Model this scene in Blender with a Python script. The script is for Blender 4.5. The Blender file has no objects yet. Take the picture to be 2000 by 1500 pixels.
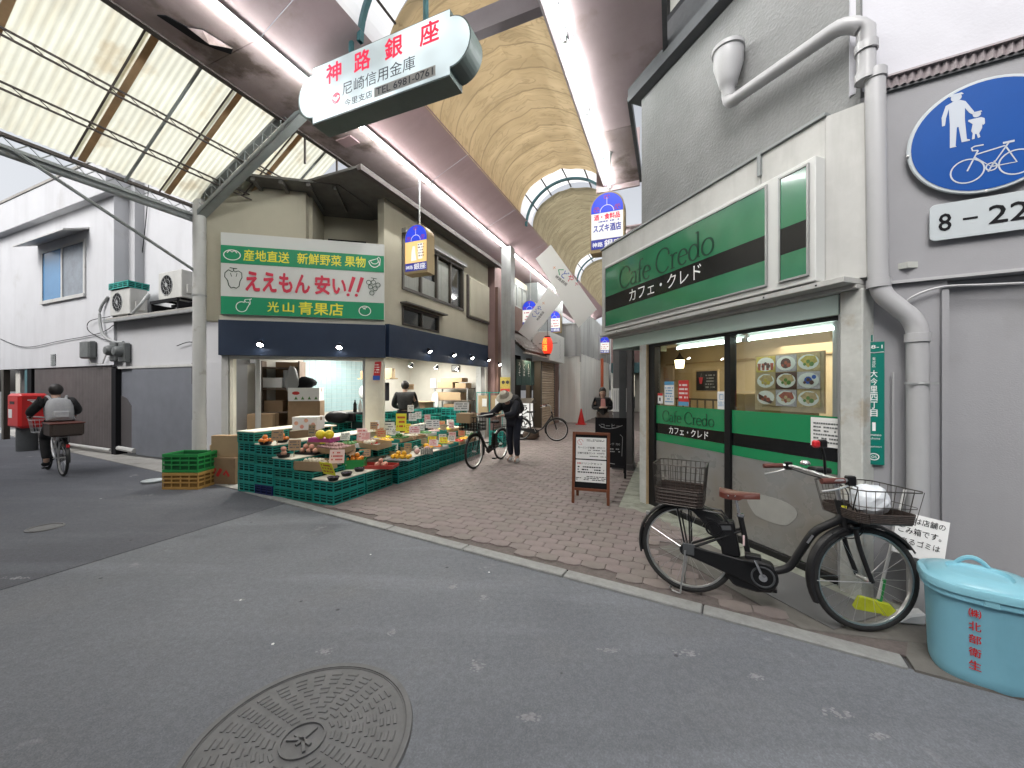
import bpy, bmesh, math, random
from mathutils import Vector, Matrix, Euler
random.seed(7)
R = math.radians
sc = bpy.context.scene
COL = sc.collection
# ------------------------------------------------------------------ camera, sky, sun, exposure
cam = bpy.data.objects.new('camera', bpy.data.cameras.new('camera'))
COL.objects.link(cam)
cam.data.sensor_width = 36.0
cam.data.lens = 36.0 * 751 / 2000
cam.data.shift_y = 5.0 / 2000
cam.data.clip_start = 0.05
cam.data.clip_end = 600
cam.location = (0, 0, 1.5)
cam.rotation_euler = (R(90), 0, 0)
sc.camera = cam
world = bpy.data.worlds.new('World'); sc.world = world; world.use_nodes = True
wn = world.node_tree.nodes; wl = world.node_tree.links
bg = wn['Background']
sky = wn.new('ShaderNodeTexSky'); sky.sky_type = 'NISHITA'; sky.sun_disc = False
sky.sun_elevation = R(48); sky.sun_rotation = R(215)
sky.air_density = 1.0; sky.dust_density = 6.0; sky.ozone_density = 1.5
hsv = wn.new('ShaderNodeHueSaturation'); hsv.inputs['Saturation'].default_value = 0.20
wl.new(sky.outputs[0], hsv.inputs['Color']); wl.new(hsv.outputs[0], bg.inputs['Color'])
bg.inputs['Strength'].default_value = 0.15
sd = bpy.data.lights.new('sun', 'SUN'); sd.energy = 0.6; sd.angle = R(25); sd.color = (1, .97, .93)
sun = bpy.data.objects.new('sun', sd); COL.objects.link(sun)
sun.rotation_euler = (R(42), 0, R(-35))
vs = sc.view_settings
sc.display_settings.display_device = 'sRGB'
vs.view_transform = 'Standard'; vs.look = 'None'; vs.gamma = 1; vs.use_curve_mapping = False
vs.exposure = 0.85
sc.cycles.max_bounces = 6; sc.cycles.diffuse_bounces = 3; sc.cycles.glossy_bounces = 3
sc.cycles.transmission_bounces = 4; sc.cycles.transparent_max_bounces = 10
sc.cycles.caustics_reflective = False; sc.cycles.caustics_refractive = False
sc.cycles.sample_clamp_indirect = 6
sc.cycles.use_denoising = True

# ------------------------------------------------------------------ helpers
class MB:
    """collects faces, builds ONE mesh object"""
    def __init__(s): s.v = []; s.f = []; s.mi = []; s.m = 0
    def add(s, vs, fs):
        n = len(s.v); s.v += [tuple(p) for p in vs]
        for f in fs: s.f.append([i + n for i in f]); s.mi.append(s.m)
        return s
    def box(s, x0, x1, y0, y1, z0, z1, M=None):
        vs = [(x, y, z) for z in (z0, z1) for y in (y0, y1) for x in (x0, x1)]
        if M is not None: vs = [M @ Vector(p) for p in vs]
        return s.add(vs, [(0, 2, 3, 1), (4, 5, 7, 6), (0, 1, 5, 4), (2, 6, 7, 3), (0, 4, 6, 2), (1, 3, 7, 5)])
    def quad(s, a, b, c, d): return s.add([a, b, c, d], [(0, 1, 2, 3)])
    def poly(s, pts): return s.add(pts, [list(range(len(pts)))])
    def prism(s, pts, y0, y1):
        """outline in XZ (counter-clockwise seen from -Y) extruded y0..y1"""
        n = len(pts)
        vs = [(p[0], y0, p[1]) for p in pts] + [(p[0], y1, p[1]) for p in pts]
        fs = [list(range(n)), list(range(2 * n - 1, n - 1, -1))]
        fs += [(i, i + n, (i + 1) % n + n, (i + 1) % n) for i in range(n)]
        return s.add(vs, fs)
    def slab(s, pts, z0, z1):
        n = len(pts)
        vs = [(p[0], p[1], z0) for p in pts] + [(p[0], p[1], z1) for p in pts]
        fs = [list(range(n - 1, -1, -1)), list(range(n, 2 * n))]
        fs += [(i, (i + 1) % n, (i + 1) % n + n, i + n) for i in range(n)]
        return s.add(vs, fs)
    def tube(s, pts, r, seg=8, closed=False, caps=True):
        P = [Vector(p) for p in pts]; n = len(P); rings = []
        rr = r if isinstance(r, (list, tuple)) else [r] * n
        up = None
        for i, p in enumerate(P):
            if closed: t = (P[(i + 1) % n] - P[i - 1])
            else: t = P[min(i + 1, n - 1)] - P[max(i - 1, 0)]
            if t.length < 1e-9: t = Vector((0, 0, 1))
            t.normalize()
            if up is None:
                up = Vector((0, 0, 1)) if abs(t.z) < .9 else Vector((1, 0, 0))
            a = t.cross(up)
            if a.length < 1e-4: a = t.cross(Vector((1, .3, .2)))
            a.normalize(); b = t.cross(a).normalized(); up = -b if False else up
            rings.append([p + (a * math.cos(k * 2 * math.pi / seg) + b * math.sin(k * 2 * math.pi / seg)) * rr[i] for k in range(seg)])
        vs = [q for rg in rings for q in rg]; fs = []
        m = n if closed else n - 1
        for i in range(m):
            j = (i + 1) % n
            for k in range(seg):
                l = (k + 1) % seg
                fs.append((i * seg + k, j * seg + k, j * seg + l, i * seg + l))
        if not closed and caps:
            fs.append(list(range(seg))[::1]); fs.append([(n - 1) * seg + k for k in range(seg)][::-1])
        return s.add(vs, fs)
    def cyl(s, p, q, r, seg=12): return s.tube([p, q], r, seg)
    def torus(s, c, R_, r, axis='y', seg=32, rs=8):
        pts = []
        for k in range(seg):
            a = 2 * math.pi * k / seg; x, y = R_ * math.cos(a), R_ * math.sin(a)
            pts.append({'y': (c[0] + x, c[1], c[2] + y), 'z': (c[0] + x, c[1] + y, c[2]), 'x': (c[0], c[1] + x, c[2] + y)}[axis])
        # ring with constant frame
        vs = []; fs = []
        ax = {'y': Vector((0, 1, 0)), 'z': Vector((0, 0, 1)), 'x': Vector((1, 0, 0))}[axis]; C = Vector(c)
        for p in pts:
            d = (Vector(p) - C).normalized()
            for j in range(rs):
                b = 2 * math.pi * j / rs
                vs.append(Vector(p) + d * r * math.cos(b) + ax * r * math.sin(b))
        for i in range(seg):
            for j in range(rs):
                i2, j2 = (i + 1) % seg, (j + 1) % rs
                fs.append((i * rs + j, i2 * rs + j, i2 * rs + j2, i * rs + j2))
        return s.add(vs, fs)
    def lathe(s, prof, c=(0, 0, 0), seg=20, sx=1, sy=1):
        vs = []; fs = []; n = len(prof)
        for k in range(seg):
            a = 2 * math.pi * k / seg
            for r, z in prof: vs.append((c[0] + r * math.cos(a) * sx, c[1] + r * math.sin(a) * sy, c[2] + z))
        for k in range(seg):
            l = (k + 1) % seg
            for i in range(n - 1):
                fs.append((k * n + i, l * n + i, l * n + i + 1, k * n + i + 1))
        return s.add(vs, fs)
    def ball(s, c, r, seg=10, sx=1, sy=1, sz=1):
        n = max(4, seg // 2); prof = [(r * math.sin(math.pi * i / n), -r * math.cos(math.pi * i / n) * sz) for i in range(n + 1)]
        return s.lathe(prof, c, seg, sx, sy)
    def disc(s, c, r, seg=24, axis='y', rx=None):
        rx = rx or r; vs = []
        for k in range(seg):
            a = 2 * math.pi * k / seg
            if axis == 'y': vs.append((c[0] + rx * math.cos(a), c[1], c[2] + r * math.sin(a)))
            else: vs.append((c[0] + rx * math.cos(a), c[1] + r * math.sin(a), c[2]))
        return s.add(vs, [list(range(seg))])
    def stroke(s, pts, w, y, closed=False):
        """flat ribbon in XZ at depth y, 2 mm thick"""
        P = [Vector((p[0], p[1])) for p in pts]; n = len(P)
        L = []; Rr = []
        ww = w if isinstance(w, (list, tuple)) else [w] * n
        for i in range(n):
            if closed: t = P[(i + 1) % n] - P[i - 1]
            else: t = P[min(i + 1, n - 1)] - P[max(i - 1, 0)]
            if t.length < 1e-9: t = Vector((1, 0))
            t.normalize(); nn = Vector((-t.y, t.x)) * ww[i] / 2
            L.append(P[i] + nn); Rr.append(P[i] - nn)
        m = n if closed else n - 1
        vs = [(p.x, y, p.y) for p in L] + [(p.x, y, p.y) for p in Rr]
        return s.add(vs, [(i + n, (i + 1) % n + n, (i + 1) % n, i) for i in range(m)])
    def xf(s, M, start=0):
        for i in range(start, len(s.v)): s.v[i] = tuple(M @ Vector(s.v[i]))
        return s
    def build(s, name, mat, parent=None, smooth=False, bevel=0, loc=None, rotz=None, stuff=False, label=None):
        me = bpy.data.meshes.new(name); me.from_pydata([tuple(p) for p in s.v], [], s.f); me.validate()
        mats = mat if isinstance(mat, (list, tuple)) else [mat]
        for m in mats: me.materials.append(M_(m))
        if len(mats) > 1 and len(me.polygons) == len(s.mi): me.polygons.foreach_set('material_index', s.mi)
        if bevel:
            bm = bmesh.new(); bm.from_mesh(me); bmesh.ops.remove_doubles(bm, verts=bm.verts, dist=1e-5)
            es = [e for e in bm.edges if len(e.link_faces) == 2 and e.calc_face_angle(0) > .5]
            bmesh.ops.bevel(bm, geom=es, offset=bevel, segments=1, affect='EDGES', clamp_overlap=True)
            bm.to_mesh(me); bm.free()
        if smooth:
            me.shade_smooth(); me.set_sharp_from_angle(angle=R(42))
        me.update()
        o = bpy.data.objects.new(name, me); COL.objects.link(o)
        if parent is not None: o.parent = parent
        if loc is not None: o.location = loc
        if rotz is not None: o.rotation_euler = (0, 0, rotz)
        if stuff: o['kind'] = 'stuff'
        if label: o['label'] = label
        return o

def tag(o, label, cat, group=None, kind=None):
    if label: o['label'] = label
    if cat: o['category'] = cat
    if group: o['group'] = group
    if kind: o['kind'] = kind
    return o
def struct(o): o['kind'] = 'structure'; return o
def thing(name, label, cat, loc=(0, 0, 0), rotz=0, group=None, kind=None):
    o = bpy.data.objects.new(name, None); COL.objects.link(o); o.empty_display_size = .1
    o.location = loc; o.rotation_euler = (0, 0, rotz)
    return tag(o, label, cat, group, kind)
def copy_tree(o, parent=None):
    c = o.copy(); COL.objects.link(c)
    if parent is not None: c.parent = parent
    for ch in [x for x in list(o.children)]: copy_tree(ch, c)
    return c
FR = {'cafe': (1.71, 4.9, -70.6), 'road': (2.47, 2.73, -30), 'ff': (-4.91, 6.54, 12.5), 'fs': (-2.36, 7.1, 67.5),
      'left': (-8.8, 8.5, -23), 'arc': (0, 0, -22.5), 'bike': (1.26, 2.78, -30.4)}
def fr(name, x=0, y=0, z=0):
    ox, oy, r = FR[name]; r = R(r)
    return Vector((ox + x * math.cos(r) - y * math.sin(r), oy + x * math.sin(r) + y * math.cos(r), z))
def fthing(name, label, cat, frame, x=0, y=0, z=0, rot=0, group=None, kind=None):
    return thing(name, label, cat, fr(frame, x, y, z), R(FR[frame][2] + rot), group, kind)
def at(px, py, z=0.0):
    """world point at height z seen at that pixel of the 2000 px photograph"""
    Z = 751 * (1.5 - z) / (py - 755); return Vector(((px - 1000) / 751 * Z, Z, z))
def bezier(p0, p1, p2, n=8):
    p0, p1, p2 = Vector(p0), Vector(p1), Vector(p2)
    return [p0 * (1 - t) ** 2 + p1 * 2 * t * (1 - t) + p2 * t * t for t in [i / n for i in range(n + 1)]]
def smoothpath(pts, n=6):
    """Catmull-Rom through points"""
    P = [Vector(p) for p in pts]; out = []
    for i in range(len(P) - 1):
        a, b, c, d = P[max(i - 1, 0)], P[i], P[i + 1], P[min(i + 2, len(P) - 1)]
        for k in range(n):
            t = k / n
            out.append(.5 * ((2 * b) + (c - a) * t + (2 * a - 5 * b + 4 * c - d) * t * t + (3 * b - a - 3 * c + d) * t ** 3))
    out.append(P[-1]); return out

# ------------------------------------------------------------------ materials
MATS = {}
def M_(k):
    return MATS[k] if isinstance(k, str) else k
def mat(name, col, rough=.6, metal=0.0, spec=.5, noise=None, bump=None, emit=None, col2=None, streak=None, coat=0, alpha=None, dirt=None, trans=0):
    """noise=(scale, amount) value mottling; col2+noise mixes to col2; streak=(sx,sy,sz,amount,colour); dirt=(scale,threshold,colour,amount)"""
    m = bpy.data.materials.new(name); m.use_nodes = True; N = m.node_tree.nodes; L = m.node_tree.links
    b = N['Principled BSDF']; c = (*col, 1)
    b.inputs['Base Color'].default_value = c; b.inputs['Roughness'].default_value = rough
    b.inputs['Metallic'].default_value = metal; b.inputs['Specular IOR Level'].default_value = spec
    if coat: b.inputs['Coat Weight'].default_value = coat; b.inputs['Coat Roughness'].default_value = .08
    tc = N.new('ShaderNodeTexCoord'); out = None
    def mix(a, bcol, fac):
        mx = N.new('ShaderNodeMix'); mx.data_type = 'RGBA'; mx.clamp_factor = True
        if a is None: mx.inputs[6].default_value = c
        else: L.new(a, mx.inputs[6])
        mx.inputs[7].default_value = (*bcol, 1); L.new(fac, mx.inputs[0]); return mx.outputs[2]
    def noise_fac(scale, lo, hi, det=6, vec=None, amt=1.0, rg=.6):
        n = N.new('ShaderNodeTexNoise'); n.inputs['Scale'].default_value = scale; n.inputs['Detail'].default_value = det
        n.inputs['Roughness'].default_value = rg
        L.new(vec if vec else tc.outputs['Object'], n.inputs['Vector'])
        r = N.new('ShaderNodeMapRange'); r.inputs[1].default_value = lo; r.inputs[2].default_value = hi
        r.inputs[3].default_value = 0; r.inputs[4].default_value = amt
        L.new(n.outputs['Fac'], r.inputs[0]); return r.outputs[0]
    if noise:
        cc = col2 if col2 else tuple(x * (1 - noise[1]) for x in col)
        out = mix(out, cc, noise_fac(noise[0], .35, .68))
        if not col2:
            out = mix(out, tuple(min(1, x * (1 + noise[1] * .6)) for x in col), noise_fac(noise[0] * 3.7, .5, .8, amt=.6))
    if streak:
        mp = N.new('ShaderNodeMapping'); mp.inputs['Scale'].default_value = streak[:3]
        L.new(tc.outputs['Object'], mp.inputs['Vector'])
        out = mix(out, streak[4], noise_fac(1.0, .48, .75, vec=mp.outputs[0], amt=streak[3]))
    if dirt:
        out = mix(out, dirt[2], noise_fac(dirt[0], dirt[1], dirt[1] + .1, det=8, amt=dirt[3]))
    if out: L.new(out, b.inputs['Base Color'])
    if bump:
        n = N.new('ShaderNodeTexNoise'); n.inputs['Scale'].default_value = bump[0]; n.inputs['Detail'].default_value = 5
        L.new(tc.outputs['Object'], n.inputs['Vector'])
        bp = N.new('ShaderNodeBump'); bp.inputs['Strength'].default_value = bump[1]; bp.inputs['Distance'].default_value = bump[2] if len(bump) > 2 else .01
        L.new(n.outputs['Fac'], bp.inputs['Height']); L.new(bp.outputs[0], b.inputs['Normal'])
    if rough > .25 and noise:
        rr = noise_fac(noise[0] * 2, .3, .7, amt=.15)
        ad = N.new('ShaderNodeMath'); ad.operation = 'ADD'; ad.inputs[1].default_value = rough - .07
        L.new(rr, ad.inputs[0]); L.new(ad.outputs[0], b.inputs['Roughness'])
    if emit:
        b.inputs['Emission Color'].default_value = (*emit[0], 1); b.inputs['Emission Strength'].default_value = emit[1]
    if trans:
        # thin translucent sheet: light passes through diffusely
        o = N['Material Output']; t = N.new('ShaderNodeBsdfTranslucent'); t.inputs['Color'].default_value = c
        if out: L.new(out, t.inputs['Color'])
        mx = N.new('ShaderNodeMixShader'); mx.inputs[0].default_value = trans
        L.new(b.outputs[0], mx.inputs[1]); L.new(t.outputs[0], mx.inputs[2]); L.new(mx.outputs[0], o.inputs[0])
    MATS[name] = m; return m
def glassmat(name, tint=(1, 1, 1), ior=1.5, extra=0.0, rough=0.0):
    m = bpy.data.materials.new(name); m.use_nodes = True; N = m.node_tree.nodes; L = m.node_tree.links
    N.remove(N['Principled BSDF']); o = N['Material Output']
    t = N.new('ShaderNodeBsdfTransparent'); t.inputs['Color'].default_value = (*tint, 1)
    g = N.new('ShaderNodeBsdfGlossy'); g.inputs['Roughness'].default_value = rough
    f = N.new('ShaderNodeFresnel'); f.inputs['IOR'].default_value = ior
    ad = N.new('ShaderNodeMath'); ad.operation = 'ADD'; ad.inputs[1].default_value = extra; L.new(f.outputs[0], ad.inputs[0])
    ge = N.new('ShaderNodeNewGeometry'); iv = N.new('ShaderNodeMath'); iv.operation = 'SUBTRACT'; iv.inputs[0].default_value = 1; L.new(ge.outputs['Backfacing'], iv.inputs[1])
    ml = N.new('ShaderNodeMath'); ml.operation = 'MULTIPLY'; L.new(ad.outputs[0], ml.inputs[0]); L.new(iv.outputs[0], ml.inputs[1]); ad = ml
    mx = N.new('ShaderNodeMixShader'); L.new(ad.outputs[0], mx.inputs[0]); L.new(t.outputs[0], mx.inputs[1]); L.new(g.outputs[0], mx.inputs[2])
    L.new(mx.outputs[0], o.inputs[0]); MATS[name] = m; return m

def asphalt(name, base, dark, warm):
    m = bpy.data.materials.new(name); m.use_nodes = True; N = m.node_tree.nodes; L = m.node_tree.links
    b = N['Principled BSDF']; b.inputs['Roughness'].default_value = .85; b.inputs['Specular IOR Level'].default_value = .35
    tc = N.new('ShaderNodeTexCoord')
    def nz(scale, det=5, rg=.6):
        n = N.new('ShaderNodeTexNoise'); n.inputs['Scale'].default_value = scale; n.inputs['Detail'].default_value = det
        n.inputs['Roughness'].default_value = rg; L.new(tc.outputs['Object'], n.inputs['Vector']); return n.outputs['Fac']
    def rng(x, a, b_, lo=0, hi=1):
        r = N.new('ShaderNodeMapRange'); r.inputs[1].default_value = a; r.inputs[2].default_value = b_
        r.inputs[3].default_value = lo; r.inputs[4].default_value = hi; L.new(x, r.inputs[0]); return r.outputs[0]
    def mix(a, bb, f):
        mx = N.new('ShaderNodeMix'); mx.data_type = 'RGBA'
        for i, x in ((6, a), (7, bb)):
            if isinstance(x, tuple): mx.inputs[i].default_value = (*x, 1)
            else: L.new(x, mx.inputs[i])
        L.new(f, mx.inputs[0]); return mx.outputs[2]
    c = mix(base, dark, rng(nz(.55, 6, .65), .38, .62))
    mps = N.new('ShaderNodeMapping'); mps.inputs['Rotation'].default_value = (0, 0, R(30)); mps.inputs['Scale'].default_value = (.35, 2.6, 1); L.new(tc.outputs['Object'], mps.inputs['Vector'])
    ns = N.new('ShaderNodeTexNoise'); ns.inputs['Scale'].default_value = 1.0; ns.inputs['Detail'].default_value = 5; L.new(mps.outputs[0], ns.inputs['Vector'])
    c = mix(c, tuple(x * 1.22 for x in base), rng(ns.outputs['Fac'], .52, .72, 0, .8))
    c = mix(c, warm, rng(nz(1.3, 5), .52, .78, 0, .55))
    # aggregate speckle
    v = N.new('ShaderNodeTexVoronoi'); v.inputs['Scale'].default_value = 170; L.new(tc.outputs['Object'], v.inputs['Vector'])
    sp = rng(v.outputs['Color'], .3, 1.0, .87, 1.14)
    sp2 = rng(nz(26, 4), .3, .7, .90, 1.10)
    mul = N.new('ShaderNodeMath'); mul.operation = 'MULTIPLY'; L.new(sp, mul.inputs[0]); L.new(sp2, mul.inputs[1])
    hv = N.new('ShaderNodeHueSaturation'); L.new(c, hv.inputs['Color']); L.new(mul.outputs[0], hv.inputs['Value'])
    c = hv.outputs[0]
    # pale scuffs and gum
    c = mix(c, (.30, .30, .31), rng(nz(2.1, 9, .72), .625, .69, 0, .6))
    v2 = N.new('ShaderNodeTexVoronoi'); v2.inputs['Scale'].default_value = 1.7; L.new(tc.outputs['Object'], v2.inputs['Vector'])
    c = mix((.42, .42, .42), c, rng(v2.outputs['Distance'], .018, .026))
    v3 = N.new('ShaderNodeTexVoronoi'); v3.inputs['Scale'].default_value = 2.9; L.new(tc.outputs['Object'], v3.inputs['Vector'])
    c = mix((.03, .03, .033), c, rng(v3.outputs['Distance'], .03, .045, .35, 1))
    L.new(c, b.inputs['Base Color'])
    bp = N.new('ShaderNodeBump'); bp.inputs['Strength'].default_value = .35; bp.inputs['Distance'].default_value = .003
    L.new(v.outputs['Distance'], bp.inputs['Height'])
    bp2 = N.new('ShaderNodeBump'); bp2.inputs['Strength'].default_value = .4; bp2.inputs['Distance'].default_value = .006
    L.new(nz(9, 6), bp2.inputs['Height']); L.new(bp.outputs[0], bp2.inputs['Normal']); L.new(bp2.outputs[0], b.inputs['Normal'])
    MATS[name] = m
asphalt('asphalt', (.186, .197, .216), (.152, .161, .178), (.196, .198, .202))
asphalt('asphalt_dark', (.118, .123, .140), (.100, .105, .120), (.130, .132, .142))
mat('ground', (.09, .09, .092), .9, noise=(2, .2))
mat('granite', (.31, .315, .305), .75, noise=(14, .22), bump=(90, .3, .003), dirt=(5, .60, (.22, .21, .19), .5))
for i, cc in enumerate([(.235, .190, .184), (.218, .182, .172), (.250, .204, .196), (.220, .188, .174), (.234, .196, .182)]):
    mat('brick%d' % i, cc, .72, noise=(7, .22), bump=(70, .35, .003), dirt=(3, .58, (.15, .12, .095), .45))
mat('brick_joint', (.155, .130, .122), .95, noise=(20, .3))
mat('apron', (.30, .315, .26), .75, noise=(6, .3), bump=(40, .3, .004), dirt=(3, .55, (.16, .16, .13), .6))
mat('iron', (.165, .166, .168), .65, metal=.1, noise=(9, .2), bump=(120, .3, .002), dirt=(4, .6, (.15, .145, .135), .4))
mat('iron_dark', (.12, .12, .12), .8)
mat('stucco_grey', (.235, .24, .238), .9, noise=(2.2, .14), bump=(38, .9, .012), streak=(3, 3, .5, .35, (.18, .185, .18)))
mat('stucco_white', (.56, .56, .60), .85, noise=(1.5, .07), bump=(60, .35, .004), streak=(2, 2, .4, .25, (.48, .48, .50)))
mat('wall_right', (.31, .31, .325), .8, noise=(1.2, .07), bump=(120, .35, .003), streak=(2.5, 2.5, .4, .25, (.24, .24, .25)), dirt=(1.3, .60, (.22, .215, .21), .5))
mat('fascia_white', (.50, .50, .48), .6, noise=(3, .12), streak=(6, 6, .8, .45, (.29, .285, .265)), bump=(30, .1, .004))
mat('post_white', (.54, .55, .52), .8, noise=(5, .2), bump=(60, .5, .006), dirt=(4, .56, (.36, .30, .22), .7))
mat('pvc', (.42, .42, .43), .35, noise=(2, .06), streak=(8, 8, .6, .3, (.27, .27, .265)))
mat('dark_trim', (.075, .08, .085), .6, noise=(4, .2))
mat('black', (.008, .008, .009), .4, spec=.35)
mat('black_matte', (.012, .012, .014), .85, spec=.15)
mat('white', (.78, .78, .77), .5)
mat('paper', (.80, .80, .79), .8, noise=(3, .05))
mat('steel', (.42, .43, .43), .4, metal=.6, noise=(3, .15), streak=(9, 9, .5, .4, (.25, .24, .22)))
mat('chrome', (.75, .75, .75), .18, metal=1)
mat('cafe_green', (.026, .19, .088), .2, noise=(1.2, .15), coat=.8)
mat('film_green', (.014, .225, .085), .25, coat=.5)
mat('film_black', (.008, .008, .009), .18)
mat('film_frost', (.225, .232, .232), .28, noise=(1.6, .12), col2=(.185, .168, .14), streak=(.8, .8, 3, .5, (.15, .15, .15)))
mat('letter_green', (.003, .045, .022), .5, spec=.2)
mat('letter_white', (.85, .85, .84), .5)
mat('beige_wall', (.60, .50, .33), .75, noise=(1.5, .08))
mat('wood', (.25, .12, .05), .5, noise=(6, .3), streak=(30, 2, 2, .4, (.14, .06, .025)))
mat('wood_red', (.17, .05, .02), .4, noise=(6, .25), streak=(3, 30, 3, .5, (.10, .028, .012)))
mat('wood_pale', (.48, .36, .21), .7, noise=(6, .2))
mat('cardboard', (.40, .28, .165), .85, noise=(3, .13), bump=(30, .15, .004))
mat('cardboard_dark', (.29, .19, .11), .85, noise=(3, .16))
mat('pink', (.40, .315, .325), .8, noise=(1.0, .13), dirt=(.9, .60, (.24, .18, .15), .75), streak=(1.6, .7, 1, .5, (.27, .205, .20)), bump=(8, .3, .01))
mat('pink_dirty', (.36, .285, .285), .85, noise=(.8, .25), dirt=(1.1, .53, (.10, .07, .055), .9), streak=(1.6, .5, 1, .8, (.19, .14, .12)), bump=(6, .5, .015))
mat('pink_clean', (.40, .275, .285), .75, noise=(.9, .10), streak=(.6, 6, .6, .35, (.30, .20, .205)), bump=(9, .2, .008))
mat('lilac', (.27, .24, .265), .7, noise=(2, .12), streak=(5, .8, .8, .4, (.22, .20, .21)))
mat('teal_steel', (.055, .16, .185), .5, noise=(4, .2), dirt=(5, .62, (.12, .09, .06), .6))
mat('skylight', (.85, .87, .88), .5, trans=.85)
mat('beige_render', (.50, .465, .365), .88, noise=(1.0, .10), bump=(45, .3, .005), streak=(2.5, 2.5, .35, .45, (.38, .335, .255)))
mat('navy', (.014, .028, .062), .55, noise=(1.2, .12))
mat('eave_dark', (.13, .125, .115), .75, noise=(2, .3))
mat('frame_brown', (.055, .045, .035), .45)
mat('glass_dark', (.02, .022, .022), .06, coat=1)
mat('curtain', (.35, .36, .33), .8, noise=(2, .2), streak=(14, 14, .3, .6, (.18, .19, .17)))
mat('sign_white', (.66, .67, .65), .55, noise=(1, .05))
mat('sign_green', (.008, .27, .125), .45)
mat('sign_yellow', (.83, .78, .06), .5)
mat('sign_red', (.62, .035, .075), .45)
mat('red', (.55, .02, .02), .4)
mat('teal_crate', (.012, .31, .265), .42, noise=(4, .14))
mat('teal_crate_b', (.014, .27, .215), .45, noise=(4, .14))
mat('teal_dark', (.002, .030, .027), .8)
mat('navy_crate', (.010, .020, .12), .45)
mat('green_crate', (.02, .27, .065), .42, noise=(4, .1))
mat('yellow_crate', (.50, .29, .085), .55, noise=(4, .12))
mat('board_cream', (.72, .69, .58), .7, noise=(4, .1))
mat('pole_white', (.50, .50, .49), .5, noise=(3, .08), dirt=(5, .60, (.25, .22, .18), .5), streak=(9, 9, .5, .3, (.36, .35, .32)))
mat('truss_grey', (.26, .28, .28), .5, noise=(4, .15), dirt=(6, .6, (.14, .11, .08), .6))
mat('truss_brown', (.085, .07, .065), .7, noise=(6, .3))
mat('batten', (.50, .36, .22), .8, noise=(3, .25), trans=.5)
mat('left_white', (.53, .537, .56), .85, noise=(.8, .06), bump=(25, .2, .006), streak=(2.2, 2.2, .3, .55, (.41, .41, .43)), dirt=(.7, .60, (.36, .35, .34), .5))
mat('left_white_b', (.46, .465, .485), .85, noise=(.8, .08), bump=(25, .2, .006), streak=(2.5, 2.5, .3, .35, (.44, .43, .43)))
mat('corr_brown', (.13, .115, .115), .6, noise=(2, .15), streak=(6, 6, .3, .3, (.075, .062, .06)))
mat('panel_grey', (.155, .165, .19), .6, noise=(1.5, .1))
mat('panel_patch', (.075, .068, .07), .6)
mat('blue_pane', (.06, .21, .42), .25, noise=(2, .15)); mat('grey_pane', (.19, .22, .26), .25, noise=(4, .3))
mat('meter', (.12, .13, .13), .4, noise=(4, .2)); mat('meter_l', (.30, .31, .31), .4)
mat('rubber', (.014, .014, .015), .75)
mat('concrete', (.34, .33, .31), .9, noise=(3, .2), bump=(30, .4, .006), dirt=(2, .55, (.20, .19, .17), .6))
mat('tile_blue', (.33, .46, .48), .35, noise=(3, .1)); mat('int_white', (.60, .585, .53), .7, noise=(1.2, .12), streak=(3, 3, .5, .35, (.46, .43, .37))); mat('int_floor', (.18, .17, .16), .7)
mat('shelf_brown', (.17, .125, .095), .7, noise=(3, .2))
mat('tube', (1, 1, 1), emit=((.98, 1.0, .97), 48))
mat('tube_green', (1, 1, 1), emit=((.80, 1.0, .90), 8))
mat('spot', (1, 1, 1), emit=((1, .97, .9), 30))
mat('lantern_glow', (1, .9, .6), emit=((1, .80, .42), 5))
glassmat('glass', (.96, .98, .97), 1.5, .07)
glassmat('glass_clear', (.98, .98, .98), 1.35, 0)

# ------------------------------------------------------------------ lettering
_TXT = {}
def _glyphs(s, bold, spacing=1.0):
    bold = 0
    k = (s, bold, spacing)
    if k in _TXT: return _TXT[k]
    c = bpy.data.curves.new('lettering', 'FONT'); c.body = s; c.resolution_u = 2; c.offset = bold; c.space_character = spacing
    c.fill_mode = 'FRONT'
    o = bpy.data.objects.new('lettering', c); COL.objects.link(o)
    bpy.context.view_layer.update()
    me = bpy.data.meshes.new_from_object(o.evaluated_get(bpy.context.evaluated_depsgraph_get()))
    vs = [tuple(v.co) for v in me.vertices]; fs = [tuple(p.vertices) for p in me.polygons]
    bpy.data.objects.remove(o); bpy.data.meshes.remove(me); bpy.data.curves.remove(c)
    _TXT[k] = (vs, fs); return _TXT[k]
def text(mb, s, x0, x1, z0, z1, y, bold=0.0, shear=0.0, spacing=1.0, keep=False):
    """fit the string in the XZ rectangle at depth y (read from -Y)"""
    vs, fs = _glyphs(s, bold, spacing)
    if not vs: return mb
    ax = min(v[0] for v in vs); bx = max(v[0] for v in vs); az = min(v[1] for v in vs); bz = max(v[1] for v in vs)
    sx = (x1 - x0) / max(bx - ax, 1e-6); sz = (z1 - z0) / max(bz - az, 1e-6)
    if keep: sx = min(sx, sz); 
    b = bold * .62; bx_, bz_ = b * sx, b * sz
    if bold > 0: x0 += bx_; x1 -= bx_; z0 += bz_; z1 -= bz_; sx = (x1 - x0) / max(bx - ax, 1e-6); sz = (z1 - z0) / max(bz - az, 1e-6)
    sh = [(0, 0)]
    if bold > .004: sh += [(bx_, 0), (-bx_, 0), (0, bz_), (0, -bz_)]
    if bold > .022: sh += [(bx_ * .7, bz_ * .7), (-bx_ * .7, bz_ * .7), (bx_ * .7, -bz_ * .7), (-bx_ * .7, -bz_ * .7)]
    for k, (dx, dz) in enumerate(sh):
        mb.add([(x0 + dx + (v[0] - ax) * sx, y - k * .00012, z0 + dz + (v[1] - az) * sz) for v in vs], fs)
    return mb
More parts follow.
